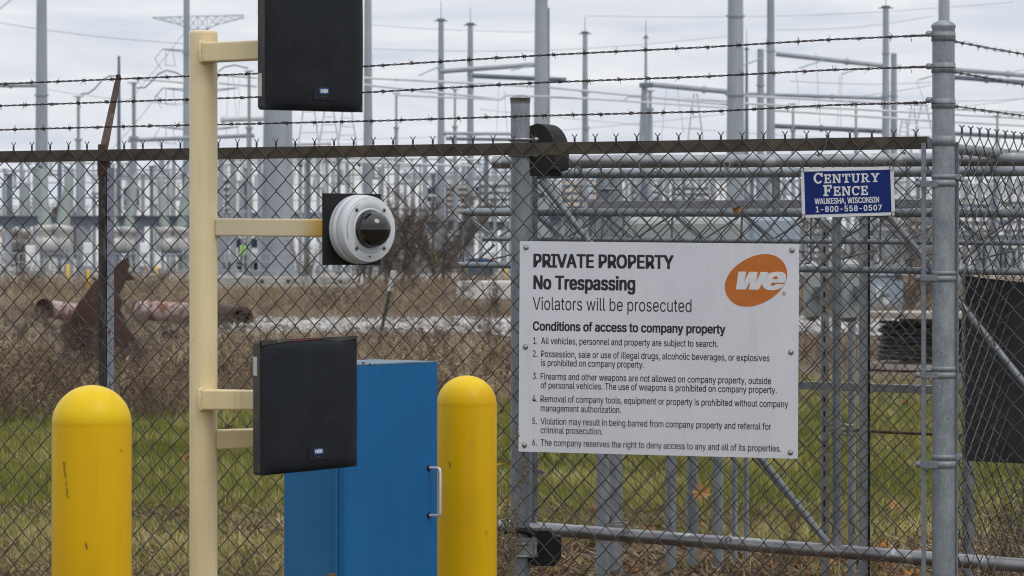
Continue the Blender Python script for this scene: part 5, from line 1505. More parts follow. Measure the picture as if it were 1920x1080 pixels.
# line post: rusty channel with a lilac grey flange, cap sleeve and tilted arm
sp = fs_at(187)
zl = 0.0
mb = MB(); mb.box(ffr(sp, .75, -.030), (.030, .022, 1.50), R=Matrix.Rotation(math.atan2(uy, ux), 3, 'Z'), bev=.002); post = link('line_post', mb, M['rust_post'], fence)
mb = MB(); mb.box(ffr(fs_at(198.5), .735, -.034), (.0085, .034, 1.47), R=Matrix.Rotation(math.atan2(uy, ux), 3, 'Z')); link('post_flange', mb, M['flange'], post)
mb = MB(); mb.box(ffr(sp - .0008, (fz(187, 296) + fz(187, 329)) / 2, -.031), (.0335, .03, fz(187, 296) - fz(187, 329)), R=Matrix.Rotation(math.atan2(uy, ux), 3, 'Z'), bev=.003); link('post_cap', mb, M['rust_cap'], post)
mb = MB(); mb.box(ffr(sp - .001, fz(187, 283), -.020), (.026, .014, .045), R=Matrix.Rotation(math.atan2(uy, ux), 3, 'Z'), bev=.003); link('arm_socket', mb, M['rust_cap'], post)
LEAN = .15
ZA = Z0 + uy * fs_at(187)
pa = ffr(fs_at(189), fz(189, 278), -.02)
pb = P(222, 142, ZA + LEAN)
mb = MB()
d = (pb - pa).normalized(); sd = d.cross(Vector((0, 1, 0))).normalized(); fw = sd.cross(d)
prof = [(-.0125, 0), (.0125, 0), (.0125, -.018), (.0095, -.018), (.0095, -.003), (-.0095, -.003), (-.0095, -.018), (-.0125, -.018)]
def armp(u, v_, w): return pa + d * w + sd * u * (1 - .35 * w / (pb - pa).length) - fw * v_ * -1.0
mb.prism(prof, 0, (pb - pa).length, lambda u, v_, w: pa + d * w + sd * u * (1 - .36 * w / (pb - pa).length) + fw * (-v_))
for k in range(8):
    pass
mb.cyl(pb - d * .003 - Vector((0, .004, 0)), pb - d * .003 + Vector((0, .010, 0)), .0078, n=12)
link('barbed_wire_arm', mb, M['rust_arm'], fence)
# the three barbed wires of the left hand fence
wy = [((-150, 163), (0, 157.5), (222, 148), (480, 138), (690, 124), (1010, 104), (1330, 88), (1560, 74), (1739, 66)),
      ((-150, 203), (0, 198.5), (213, 191), (480, 182), (690, 173), (1010, 155), (1330, 143), (1560, 131), (1739, 125)),
      ((-150, 247), (0, 243.5), (197, 238), (480, 232), (690, 227), (1010, 217), (1330, 209), (1560, 197), (1739, 192))]
for k, row in enumerate(wy):
    pts = []
    off = LEAN * (1.0, .68, .3)[k]
    for (a, b_) in row:
        sC = fs_at(a); f = max(0, min(1, (sC - sp) / (SC - sp)))
        Zc = (Z0 + uy * sC) + (off + .0) * (1 - f) - (.0 + .012) 
        pts.append(P(a, b_, Zc))
    # denser path so the wire sags softly
    path = []
    for a, b_ in zip(pts[:-1], pts[1:]):
        for j in range(6): path.append(a.lerp(b_, j / 6))
    path.append(pts[-1])
    mb = MB(); barbed(mb, path, seed=11 + k, start=(.03, .01, .06)[k], r=.0016, size=1.25)
    # wrapped end before the clip
    e_ = pts[-1]; dd = (pts[-1] - pts[-2]).normalized()
    uu = dd.cross(Vector((0, 0, 1))).normalized(); ww = dd.cross(uu)
    mb.tube([e_ - dd * (.07 - .002 * j) + (uu * math.cos(j * 1.25) + ww * math.sin(j * 1.25)) * (.0042 + .0012 * math.sin(j)) for j in range(36)], .0013, 4)
    mb.tube([e_ - dd * .052, e_ - dd * .049 + ww * .012, e_ - dd * .05 + ww * .018], .0011, 4)
    link('barbed_wire', mb, M['barb_rust'], fence)
# small tie wires
for (a, b_, s_) in ((73, 310, 1), (678 // 10 * 10 + 0, 306, 1), (902, 301, -1), (1690, 283, 1), (1530, 287, 1), (173, 519, 1), (560, 307, 1)):
    mb = MB(); c = ffr(fs_at(a), fz(a, b_), .004); 
    mb.tube([c + Vector((.004 * math.cos(j * 1.1) + s_ * j * .0009, -.002, .004 * math.sin(j * 1.1) + -j * .0006)) for j in range(16)], .0012, 4)
    link('tie_wire', mb, M['wire_dark'], fence)
mb = MB(); mb.tube([ffr(fs_at(1549), fz(1549, 251), .004), ffr(fs_at(1552), fz(1552, 262), .008), ffr(fs_at(1549), fz(1549, 276), .01), ffr(fs_at(1538), fz(1538, 291), .004)], .0019, 5); link('tie_wire', mb, M['wire_grey'], fence)
# tension bar next to the corner post and its bands
mb = MB(); sT = fs_at(1732.5); mb.box(ffr(sT, (fz(1732, 268) + .02) / 2, .0035), (.014, .0045, fz(1732, 268) - .02), R=Matrix.Rotation(math.atan2(uy, ux), 3, 'Z'), bev=.001); link('tension_bar', mb, M['band'], fence)

# ------------------------------------------------------------------ corner post with bands and cap
CP = ffr(SC, 0, 0); CZ = CP.y; rP = W(42, CZ) / 2
def cz(py): return EYE - (py - YH) / F * CZ
cp = root('corner_post', (CP.x, CP.y, 0), 'thick galvanised corner post with a domed cap and steel bands', 'post')
mb = MB(); mb.cyl((CP.x, CP.y, -.02), (CP.x, CP.y, cz(50)), rP, n=36); link('shaft', mb, M['galv'], cp)
mb = MB(); mb.lathe((CP.x, CP.y, cz(78)), (0, 0, 1), [(0, rP * 1.03), (cz(54) - cz(78), rP * 1.03), (cz(50) - cz(78), rP * 1.10), (cz(47) - cz(78), rP * 1.08), (cz(43) - cz(78), rP * .9), (cz(39) - cz(78), rP * .5), (cz(38) - cz(78), rP * .12)], n=36); link('cap', mb, M['galv'], cp)
for (y0, y1, tail, clip) in [(60, 78, None, 64), (118, 137, None, 125), (185, 204, None, 188), (255, 274, None, None), (327, 336, 'r', None), (338, 350, 'l', 345), (508, 516, None, None), (517, 528, 'l', 521), (687, 696, None, None), (698, 709, 'l', 703), (852, 862, 'r', None), (864, 877, 'l', 871)]:
    mb = MB(); mb.lathe((CP.x, CP.y, cz(y1)), (0, 0, 1), [(0, rP * 1.0), (.0006, rP * 1.075), (cz(y0) - cz(y1) - .0006, rP * 1.075), (cz(y0) - cz(y1), rP)], n=32)
    bnd = link('band', mb, M['band'], cp)
    if y1 in (78, 137, 204):
        mb = MB(); mb.lathe((CP.x, CP.y, cz((y0 + y1) / 2) - .0005), (0, 0, 1), [(0, rP * 1.07), (.0001, rP * 1.09), (.0016, rP * 1.09), (.0017, rP * 1.07)], n=32); link('band_seam', mb, M['plate_black'], bnd)
    if clip is not None and y0 < 200:
        q = P(1738, clip, CZ - .01)
        mb = MB(); mb.box((CP.x + (q.x - CP.x) * .62, CZ - .012, cz(clip)), (abs(q.x - CP.x) * .75, .004, .016), bev=.001); link('clip', mb, M['band'], bnd)
        mb = MB(); mb.lathe((q.x + .004, CZ - .014, cz(clip)), (0, -1, 0), [(0, .0095), (.004, .0095), (.007, .006), (.008, .001)], n=16); link('bolt_head', mb, M['galv_dull'], bnd)
    if tail == 'l':
        q = P(1722, clip, CZ)
        a = ffr(fs_at(1722), cz(clip), .008); b_ = Vector((CP.x - rP * .6, CP.y - rP * .85, cz(clip)))
        R = (b_ - a).to_track_quat('X', 'Z').to_matrix()
        mb = MB(); mb.box((a + b_) / 2, ((b_ - a).length, .004, cz(y0) - cz(y1)), R=R, bev=.001); link('band_tail', mb, M['band'], bnd)
        mb = MB(); mb.lathe(a + Vector((0, -.002, 0)), (0, -1, 0), [(0, .0098), (.004, .0098), (.007, .006), (.008, .001)], n=16); link('bolt_head', mb, M['galv_dull'], bnd)
    if tail == 'r':
        a = Vector((CP.x + rP * 1.45, CP.y + .01, cz((y0 + y1) / 2)))
        mb = MB(); mb.box((CP.x + rP * 1.15, CP.y, a.z), (rP * .7, .004, .016), bev=.001); link('band_tail', mb, M['band'], bnd)
        mb = MB(); mb.lathe(a, (0, -1, 0), [(0, .009), (.004, .009), (.007, .005)], n=14); link('bolt_head', mb, M['galv_dull'], bnd)

# ------------------------------------------------------------------ right hand fence, going away from the corner
HD2 = .0340
ang = math.radians(59); vx, vy = math.cos(ang), math.sin(ang)
S2 = .03
def gfr(s, z, off): return Vector((CP.x + .028 + vx * s + vy * off, CP.y + .0 + vy * s - vx * off, z))
def gpx(s, z):
    p = gfr(s, z, 0); return 960 + p.x / p.y * F, YH - (p.z - EYE) / p.y * F
fence2 = root('chain_link_fence', (CP.x + .05, CP.y + .06, 0), 'grey chain link fence going back to the right of the corner post', 'fence')
zt2 = EYE - (249 - YH) / F * (CZ + .05)
def ftop2(s): return zt2 - .012 * s
mb = MB(); chainlink(mb, gfr, 1, int(2.4 / HD2), ftop2, .03, HD2, r=.0021, seed=9, phase=0, wob=.0012)
link('chain_link_mesh', mb, M['wire_grey'], fence2)
mb = MB(); zr = EYE - (278 - YH) / F * (CZ + .05)
mb.cyl(gfr(0.0, zr, -.026), gfr(2.5, zr - .03, -.026), W(20, CZ) / 2, n=20); link('top_rail', mb, M['galv'], fence2)
mb = MB(); mb.cyl(gfr(-.01, zr, -.026), gfr(.02, zr, -.026), W(25, CZ) / 2, n=20); link('rail_end_cup', mb, M['galv_dull'], fence2)
mb = MB(); a = gfr(.016, EYE - (266 - YH) / F * CZ, .006); b_ = gfr(.004, .02, .006)
bar(mb, a, b_, .013, .005); link('tension_bar', mb, M['band'], fence2)
mb = MB(); mb.cyl(gfr(2.35, 0, -.05), gfr(2.35, 1.62, -.05), .03, n=16); link('line_post', mb, M['galv'], fence2)
for k, (pA, pB) in enumerate((((1789, 78), (1935, 99)), ((1789, 135), (1935, 156)), ((1789, 199), (1935, 214)))):
    a = P(pA[0], pA[1], CZ); b_ = P(pB[0], pB[1], CZ * 1.09); c = a + (b_ - a) * 3.5
    path = [a.lerp(c, j / 20) - Vector((0, 0, .010 * math.sin(PI * min(1, j / 16)))) for j in range(21)]
    mb = MB(); barbed(mb, path, seed=31 + k, start=(.09, .07, .03)[k], r=.0014, step=.095, size=1.1); link('barbed_wire', mb, M['barb_grey'], fence2)
    mb = MB(); e_ = path[0]; dd = (path[1] - path[0]).normalized(); uu = dd.cross(Vector((0, 0, 1))).normalized(); ww = dd.cross(uu)
    mb.tube([e_ + dd * (.002 * j) + (uu * math.cos(j * 1.25) + ww * math.sin(j * 1.25)) * .0042 for j in range(16)], .0013, 4); link('wire_wrap', mb, M['barb_grey'], fence2)

# ------------------------------------------------------------------ sliding gate behind the fence
GA = (gx(950, 10.45), 10.45); GB = (gx(1920, 9.78), 9.78)
def gZ(px): return onl(GA, GB, px)
def G_(px, py, back=0.0): return P(px, py, gZ(px) + back) if back == 0 else (lambda q: Vector((q.x, q.y + back, q.z)))(P(px, py, gZ(px)))
gdir = Vector((GB[0] - GA[0], GB[1] - GA[1], 0)).normalized()
gate = root('sliding_gate', (GA[0], GA[1], 0), 'galvanised sliding gate frame with diagonal braces standing just behind the fence', 'gate')
def gp(name, p, q, w, mat='galv', n=20, r2=None, parent=None, back=0.0, caps=True):
    a, b_ = G_(p[0], p[1], back), G_(q[0], q[1], back)
    r = W(w, gZ(p[0])) / 2
    mb = MB(); mb.cyl(a, b_, r, n=n, caps=caps)
    return link(name, mb, M[mat], parent or gate)
gp('track_pipe', (926, 303.5), (2060, 297), 24, 'galv_pipe', back=.06)
gp('top_tube', (1002, 326), (2060, 320.5), 18, 'galv')
gp('middle_tube', (876, 397.5), (2060, 400), 15, 'galv', back=.05)
gp('tube_sleeve', (868, 397.5), (893, 397.5), 10, 'galv_dull', back=.05)
gp('thin_rail', (905, 447), (2060, 457), 9, 'galv', back=.05)
gp('lower_tube', (862, 496.5), (2060, 512), 12, 'galv', back=.05)
gp('bottom_tube', (938, 986), (2060, 1071), 25, 'galv_pipe')
gp('end_upright', (1000, 322), (1000, 984), 15, 'galv')
gp('weld_collar', (1001, 326), (1012, 326), 20, 'galv_dull')
gp('upright', (1569, 330), (1569, 1026), 17, 'galv')
gp('upright', (1455, 330), (1455, 400), 15, 'galv')
gp('brace', (1014, 338), (1553, 1020), 13, 'galv')
gp('brace', (1604, 325), (2050, 880), 14, 'galv')
gp('tension_bar_end', (1005, 322), (1005, 962), 6, 'galv_dull', back=-.015)
for (yy) in (366, 884):
    mb = MB(); c = G_(1003, yy, -.02); mb.box(c + Vector((.008, 0, 0)), (.035, .004, .014), bev=.001); bb = link('brace_band', mb, M['galv_dull'], gate)
    mb = MB(); mb.lathe(c + Vector((.026, -.002, 0)), (0, -1, 0), [(0, .006), (.005, .006), (.008, .003)], n=12); link('bolt_head', mb, M['galv_dull'], bb)
# zig zag rods between middle and lower tubes
px = 905; k = 0
while px < 2040:
    y0, y1 = 402, (447 if px > 980 else 447)
    z_ = lambda a, b_: G_(a, b_, .05)
    mb = MB(); mb.tube([z_(px - 34, 404), z_(px - 36, 410), z_(px - 37, 440), z_(px - 37, 488), z_(px - 40, 493), z_(px - 48, 494)], .0035, 8); link('rod', mb, M['galv_dull'], gate)
    mb = MB(); mb.tube([z_(px - 32, 404), z_(px - 4, 430), z_(px + 14, 446), z_(px + 20, 449), z_(px + 27, 446), z_(px + 62, 424), z_(px + 92, 404)], .0035, 8); link('rod', mb, M['galv_dull'], gate)
    mb = MB(); mb.cyl(z_(px - 28, 405), z_(px + 36, 456), .0045, n=8); link('rod', mb, M['galv'], gate)
    mb = MB(); mb.tube([z_(px + 18, 457), z_(px + 22, 459), z_(px - 6, 484), z_(px - 12, 494)], .004, 8); link('rod', mb, M['galv_dull'], gate)
    mb = MB(); mb.tube([z_(px + 10, 488), z_(px + 50, 478), z_(px + 84, 470)], .003, 6); link('rod', mb, M['galv_dull'], gate)
    px += 131; k += 1
# its own mesh
GO = Vector((GA[0], GA[1], 0)); HD3 = .0338
gn = Vector((-gdir.y, gdir.x, 0))
def hfr(s, z, off): 
    p = GO + gdir * s - gn * (off + .028); return Vector((p.x, p.y, z))
sG0 = .105
zgt = G_(1000, 322).z
def gtop(s): return zgt - .004 * s
mb = MB(); chainlink(mb, lambda s, z, off: hfr(s + sG0, z, off), 0, 60, gtop, G_(1200, 1001).z + .028, HD3, r=.0017, seed=15, barbs_top=True, barbs_bot=True, wob=.0012, phase=1)
link('gate_mesh', mb, M['wire_grey'], gate)
# ties and the eye bolts on the bottom tube
for (a, b_) in ((1172, 998), (1365, 1012), (1082, 320), (1362, 310), (1228, 322)):
    mb = MB(); c = G_(a, b_, -.02); mb.tube([c + Vector((math.cos(t_) * .009, -.004, math.sin(t_) * .011)) for t_ in [j * .5 for j in range(14)]], .0026, 6); link('eye_ring', mb, M['galv_dull'], gate)
for (a, b_) in ((1574, 560), (1576, 960), (1568, 885), (1648, 560), (1462, 880), (1500, 935), (1596, 870), (1553, 970)):
    mb = MB(); c = G_(a, b_, -.03); mb.tube([c + Vector((.005 * math.cos(j * 1.3) + j * .001, 0, .005 * math.sin(j * 1.3) - j * .0015)) for j in range(12)], .0014, 4); link('tie_wire', mb, M['galv_pipe'], gate)
# black privacy panel of the gate and its post
gz = gZ(1870)
mb = MB(); a, b_ = G_(1819, 518, .10), G_(2060, 545, .10); c, d_ = G_(1819, 868, .10), G_(2060, 880, .10)
th = Vector((0, .012, 0))
mb.add([a, b_, d_, c, a + th, b_ + th, d_ + th, c + th], [(0, 3, 2, 1), (4, 5, 6, 7), (0, 1, 5, 4), (3, 7, 6, 2), (0, 4, 7, 3), (1, 2, 6, 5)])
link('black_panel', mb, M['panel_dark'], gate)

# posts behind the gate
def ppost(px, w, y0, Z, label, mat='galv', n=20, cap=False, square=False, group=None, name='post', edge=None):
    b_ = Vector((gx(px, Z), Z, 0)); zt = P(px, y0, Z).z
    t = root(name, b_, label, 'post', group)
    mb = MB()
    if square: mb.box(b_ + Vector((0, 0, zt / 2)), (W(w, Z), W(w, Z), zt), bev=.002)
    else: mb.cyl(b_ - Vector((0, 0, .02)), b_ + Vector((0, 0, zt)), W(w, Z) / 2, n=n)
    link('shaft', mb, M[mat], t)
    mb = MB(); mb.cyl(b_, b_ + Vector((0, 0, .015)), W(w, Z) * .85, n=16); link('footing', mb, M['concrete'], t)
    if edge: 
        mb = MB(); mb.box((b_.x + W(w, Z) * .5 + .003, Z - .004, zt / 2), (.005, W(w, Z) * 1.1, zt)); link('edge_strip', mb, M['plate_black'], t)
    return t
pA = ppost(1130, 25, 333, 11.3, 'left one of the twin galvanised posts behind the big sign')
pB = ppost(1154, 26, 330, 11.55, 'right one of the twin galvanised posts behind the big sign')
mb = MB(); mb.lathe((gx(1143, 11.3), 11.3, P(1143, 357, 11.3).z), (0, 0, 1), [(0, .040), (.001, .044), (.005, .044), (.006, .040)], n=24); link('strap', mb, M['galv_dull'], pA)
mb = MB(); c = P(1160, 980, 11.3); mb.tube([c + Vector((math.cos(t_) * .035, -.05 + .0 * t_, math.sin(t_) * .006)) for t_ in [j * .4 for j in range(16)]], .003, 6); link('wire_loop', mb, M['galv_pipe'], pB)
ppost(1258, 20, 520, 11.6, 'galvanised leg under the big sign, first of five from the left')
ppost(1298, 21, 520, 11.75, 'galvanised leg under the big sign, behind the maple leaf')
ppost(1346, 20, 520, 11.7, 'galvanised leg under the big sign, third of five')
ppost(1377, 11, 520, 11.9, 'thin galvanised leg under the big sign, fourth of five')
ppost(1399, 10, 520, 12.0, 'thin galvanised leg under the big sign, rightmost of five')
ppost(1547, 14, 412, 11.0, 'slotted grey strut post left of the gate upright', 'galv_dull', square=True)
for i in range(22):
    z = P(0, 440 + i * 28, 11.0).z
    mb = MB(); mb.box((gx(1545, 11.0), 11.0 - W(14, 11) / 2 - .001, z), (.006, .002, .020)); link('slot', mb, M['plate_black'], bpy.data.objects[[o.name for o in COL.objects if o.name.startswith('post')][-1]])
ppost(1597, 15, 604, 11.2, 'short galvanised post holding up the grey enclosure')
ppost(1619, 16.5, 402, 10.55, 'square galvanised post with a dark right edge under the blue sign', square=True, edge=True)
ppost(1815, 23, 515, 10.6, 'dull grey post along the left edge of the black panel', 'galv_dull')
# slotted struts
def strut(px0, px1, y0, y1, Z0_, Z1_, w, label, slots=True):
    a, b_ = P(px0, y0, Z0_), P(px1, y1, Z1_); L = (b_ - a).length
    R = (b_ - a).to_track_quat('X', 'Z').to_matrix()
    t = root('slotted_strut', a, label, 'metal strut')
    h = W(w, Z0_)
    mb = MB(); mb.box((a + b_) / 2, (L, .03, h), R=R, bev=.0015); link('channel', mb, M['galv_dull'], t)
    n = int(L / W(15, Z0_))
    me_ = None
    for i in range(n):
        c = a.lerp(b_, (i + .5) / n)
        if me_ is None:
            m2 = MB(); pts = []
            hh = h * .16; ww = W(5, Z0_) * .5
            poly = [(ww * .6 + hh * math.cos(t_), hh * math.sin(t_)) for t_ in [(-90 + q * 45) * PI / 180 for q in range(5)]] + [(-ww * .6 - hh * math.cos(t_), -hh * math.sin(t_)) for t_ in [(-90 + q * 45) * PI / 180 for q in range(5)]]
            m2.prism(poly, 0, .0015, lambda u, v_, w_: R @ Vector((u, 0, v_)) + Vector((0, -.0172 + w_, 0)))
            me_ = m2.mesh('slot'); me_.materials.append(M['plate_black'])
        o = bpy.data.objects.new('slot', me_); COL.objects.link(o); o.parent = t; o.location = c - a
    return t
strut(1106, 1748, 384, 382, 11.2, 10.4, 15, 'perforated steel channel running level above the big sign')
strut(1500, 1760, 722, 731, 10.95, 10.6, 15, 'perforated steel channel low down right of the big sign')
# enclosures behind the gate
cabinet(1176, 1402, 407, 575, 12.2, 'wide pale grey enclosure behind the top edge of the big sign', 'box_grey', depth=.3, name='enclosure', legs=False)
cabinet(1404, 1500, 402, 560, 13.2, 'blue grey enclosure behind the orange logo end of the big sign', 'box_blue', depth=.3, name='enclosure', legs=False)
cabinet(1512, 1538, 490, 603, 11.5, 'left half of the grey enclosures between big sign and gate upright', 'box_grey', depth=.15, name='enclosure', legs=False)
cabinet(1576, 1614, 486, 605, 11.35, 'grey enclosure seen between gate upright and square post', 'box_grey', depth=.15, name='enclosure', legs=False)
# rusty rod with a clamp
t = root('rusty_rod', P(1560, 806, 10.9), 'thin rusty rod with a clamp crossing behind the corner post', 'rod')
mb = MB(); mb.tube([P(1585, 806, 10.9), P(1700, 812, 10.8), P(1850, 818, 10.6), P(2000, 822, 10.5)], .0052, 8); link('rod', mb, M['rust_cap'], t)
mb = MB()
for yy in (797, 806, 815): mb.tube([P(1552, yy, 10.7), P(1560, yy - 3, 10.66), P(1577, yy - 2, 10.66), P(1588, yy, 10.7), P(1600, yy, 10.75)], .004, 8)
link('clamp', mb, M['galv_pipe'], t)
mb = MB(); mb.cyl(P(1592, 800, 10.7), P(1592, 815, 10.7), .012, n=12); link('clamp_nut', mb, M['galv_dull'], t)

# ------------------------------------------------------------------ gate roller post
PZ = 10.16; PX = gx(975.5, PZ); pr = W(36, PZ) / 2
def pz(py, Z=PZ): return EYE - (py - YH) / F * Z
gpst = root('gate_post', (PX, PZ, 0), 'galvanised gate post with a rounded cap left of the big sign', 'post')
mb = MB(); mb.cyl((PX, PZ, -.02), (PX, PZ, pz(192)), pr, n=32); link('shaft', mb, M['galv'], gpst)
mb = MB(); mb.lathe((PX, PZ, pz(194)), (0, 0, 1), [(0, pr * 1.03), (pz(185) - pz(194), pr * 1.06), (pz(184.5) - pz(194), pr * 1.1), (pz(183) - pz(194), pr * 1.06), (pz(178.5) - pz(194), pr * .6), (pz(178) - pz(194), pr * .1)], n=32); link('cap', mb, M['galv_pipe'], gpst)
def roller(y0, y1, label, top):
    cy = (y0 + y1) / 2
    t = root('gate_roller', P(1020, cy, PZ + .1), label, 'gate roller')
    if top:
        # thick half round rubber guard turned a little towards us
        cz_ = pz(284); R0 = pz(231) - cz_
        poly = [(-R0 * .05, -R0 * .85)] + [(R0 * math.sin(t_) * .9, R0 * math.cos(t_)) for t_ in [q * PI / 2 / 14 for q in range(15)]] + [(R0 * .88, -R0 * .62), (R0 * .55, -R0 * .68), (R0 * .5, -R0 * .85)]
        poly = [(-R0 * .35, -R0 * .85), (-R0 * .35, R0 * .9)] + poly[1:]
        x0 = gx(1006, PZ)
        yaw = math.radians(-38)
        fr = lambda u, v_, w: Vector((x0 + u * math.cos(yaw) * .93 - w * math.sin(yaw) * 1.0, PZ + .02 + u * math.sin(yaw) * -.2 + w * 1.2, cz_ + v_))
        mb = MB(); mb.prism(poly, 0, .075, fr); 
        link('guard', mb, M['rubber'], t)
        mb = MB(); mb.prism([(u * .99, v_ * .99) for u, v_ in poly], -.003, .0, fr); link('guard_face', mb, M['plate_black'], t)
        for yy in (262, 291):
            mb = MB(); z_ = pz(yy)
            pts = [(PX - pr * 1.05, PZ + .02, z_)] + [(PX + math.cos(a_) * pr * 1.12, PZ + math.sin(a_) * pr * 1.12, z_) for a_ in [PI + q * PI / 12 for q in range(13)]] + [(PX + pr + .012, PZ - .004, z_ + .001), (PX + pr + .026, PZ - .002, z_ + .001)]
            mb.tube(pts, .0055, 8); ub = link('u_bolt', mb, M['galv_pipe'], t)
            mb = MB(); mb.cyl((PX + pr + .012, PZ - .006, z_), (PX + pr + .024, PZ - .005, z_), .0085, n=6); link('nut', mb, M['galv_pipe'], ub)
    else:
        mb = MB(); a = P(990, 992, PZ + .04); b_ = P(1052, 1058, PZ + .04)
        mb.prism([(a.x, b_.z + .012), (a.x, a.z), (b_.x - .03, a.z), (b_.x - .028, a.z - .018), (b_.x, a.z - .02), (b_.x, b_.z + .03), (b_.x - .02, b_.z), (a.x + .02, b_.z)], 0, .09, lambda u, v_, w: Vector((u, PZ - .02 + w * 1.0, v_)))
        link('housing', mb, M['rubber'], t)
        mb = MB(); mb.box((gx(978, PZ), PZ - pr - .006, pz(1025)), (W(54, PZ), .006, W(38, PZ)), bev=.002); 
        mb.box((gx(1003, PZ), PZ - pr - .004, pz(1025)), (W(7, PZ), .02, W(36, PZ)), bev=.003); pl = link('bracket', mb, M['galv_pipe'], t)
        for yy in (1018, 1041):
            mb = MB(); z_ = pz(yy)
            mb.tube([(PX + math.cos(a_) * pr * 1.15, PZ - .012 + math.sin(a_) * pr * 1.15, z_) for a_ in [PI + q * PI / 12 for q in range(13)]] + [(PX + pr + .02, PZ - pr * .8, z_), (PX + pr + .026, PZ - pr * .8, z_)], .005, 8); ub = link('u_bolt', mb, M['galv_pipe'], pl)
        mb = MB(); z_ = pz(990); mb.lathe((PX - .004, PZ - .008, z_ - .012), (0, 0, 1), [(0, pr * 1.1), (.002, pr * 1.35), (.008, pr * 1.42), (.014, pr * 1.3), (.016, pr * 1.1)], n=24); link('rubber_strap', mb, M['rubber'], t)
        mb = MB(); mb.tube([(PX - .03, PZ - .05, pz(975)), (PX - .02, PZ - .05, pz(992)), (PX - .022, PZ - .05, pz(1020)), (PX - .035, PZ - .05, pz(1052))], .004, 6); link('strap_end', mb, M['rubber'], t)
        mb = MB(); mb.tube([(PX - .065, PZ - .04, pz(1000)), (PX - .03, PZ - .055, pz(990)), (PX + .02, PZ - .05, pz(996)), (PX + .04, PZ - .03, pz(1001))], .007, 8); link('strap_end', mb, M['rubber'], t)
roller(232, 320, 'black rounded rubber gate roller guard beside the top of the gate post', True)
roller(992, 1058, 'black lower gate roller with U bolts near the foot of the gate post', False)
# ------------------------------------------------------------------ lettering helpers
FONT = None
try:
    FONT = bpy.data.fonts.load(os.path.join(bpy.utils.resource_path('LOCAL'), 'datafiles', 'fonts', 'Inter.woff2'))
except Exception:
    FONT = None
def text_mesh(s, width, height, bold=0.0, shear=0.0, ref='H', spacing=1.0):
    """flat letters, left end at x = 0, baseline at y = 0, capitals `height` tall, whole line `width` long"""
    def build(txt, off):
        c = bpy.data.curves.new('print', 'FONT'); c.body = txt; c.size = 1.0; c.offset = off; c.resolution_u = 3; c.shear = shear; c.space_character = spacing
        if FONT: c.font = FONT
        o = bpy.data.objects.new('print', c); COL.objects.link(o)
        dg = bpy.context.evaluated_depsgraph_get(); me_ = bpy.data.meshes.new_from_object(o.evaluated_get(dg))
        COL.objects.unlink(o); bpy.data.objects.remove(o)
        return me_
    r = build(ref, 0); hcap = max(v.co.y for v in r.vertices); bpy.data.meshes.remove(r)
    me_ = build(s, 0.0)
    if bold > 0:
        # bolder weights: the same letters laid over one another, each a hair to the side
        bmm = bmesh.new()
        for j, dx in enumerate((-bold, 0.0, bold)):
            for dy in ((-bold * .45, bold * .45) if dx else (0.0,)):
                n0 = len(bmm.verts); bmm.from_mesh(me_); bmm.verts.ensure_lookup_table()
                for v in bmm.verts[n0:]: v.co.x += dx; v.co.y += dy; v.co.z = n0 * 1e-7 + j
        lv = sorted({round(v.co.z, 7) for v in bmm.verts}); rk = {z: q for q, z in enumerate(lv)}
        for v in bmm.verts: v.co.z = rk[round(v.co.z, 7)] * .00002
        bmm.to_mesh(me_); bmm.free()
    xs = [v.co.x for v in me_.vertices]; x0, x1 = min(xs), max(xs)
    k = height / hcap; kx = (width / (x1 - x0)) if width else k
    for v in me_.vertices: v.co = Vector(((v.co.x - x0) * kx, v.co.y * k, v.co.z))
    me_.materials.clear()
    return me_
def place(me_, fr, w=0.0):
    for v in me_.vertices: z = v.co.z; v.co = fr(v.co.x, v.co.y, w) - Vector((0, z, 0))
    me_.update(); return me_

# ------------------------------------------------------------------ the big notice on the fence
def quad_frame(cs, size, off=.012):
    """cs: photograph corners tl, tr, br, bl on the fence plane; returns fr(u, v, w) with u, v in metres from the lower left"""
    pts = [ffr(fs_at(a), fz(a, b_), off) for a, b_ in cs]
    tl, tr, br, bl = pts
    nrm = Vector((-nx_, -ny_, 0))
    w_, h_ = size
    def fr(u, v_, w):
        a = bl.lerp(br, u / w_); b_ = tl.lerp(tr, u / w_)
        return a.lerp(b_, v_ / h_) + nrm * w
    return fr
SW, SH = .90, .68
fr = quad_frame([(978, 452), (1500.5, 457.5), (1498, 859.5), (975.5, 846)], (SW, SH), .014)
sg = root('notice_sign', fr(SW / 2, 0, 0), 'big speckled white private property notice bolted to the fence', 'sign')
def panel(name, fr, u0, v0, u1, v1, w0, w1, mat, parent, rad=.004, seg=4):
    poly = []
    for cx_, cy_, a0 in ((u1 - rad, v1 - rad, 0), (u0 + rad, v1 - rad, 90), (u0 + rad, v0 + rad, 180), (u1 - rad, v0 + rad, 270)):
        for q in range(seg + 1):
            a = math.radians(a0 + 90 * q / seg); poly.append((cx_ + rad * math.cos(a), cy_ + rad * math.sin(a)))
    mb = MB(); mb.prism(poly, w0, w1, fr); return link(name, mb, M[mat], parent)
panel('panel', fr, 0, 0, SW, SH, 0, .003, 'sign', sg)
kx, ky = SW / 522.5, SH / 398.0
def suv(px, py):
    """photograph position on the notice -> panel coordinates"""
    t_ = (px - 977) / 522.5; top = 452 + 5.5 * t_; bot = 846 + 13.5 * t_
    return (px - (978 - 2.5 * (py - top) / (bot - top))) * kx, SH * (1 - (py - top) / (bot - top))
def sline(s, x0, x1, base, cap, bold, mat='print_black'):
    # the printed line follows the tilt of the panel
    u0, v0 = suv(x0, base); u1, _ = suv(x1, base)
    me_ = text_mesh(s, u1 - u0, cap * ky, bold)
    place(me_, lambda a, b_, w: fr(u0 + a, v0 + b_, .0034))
    return link('printed_line', me_, M[mat], sg)
def tb(y, x): return y
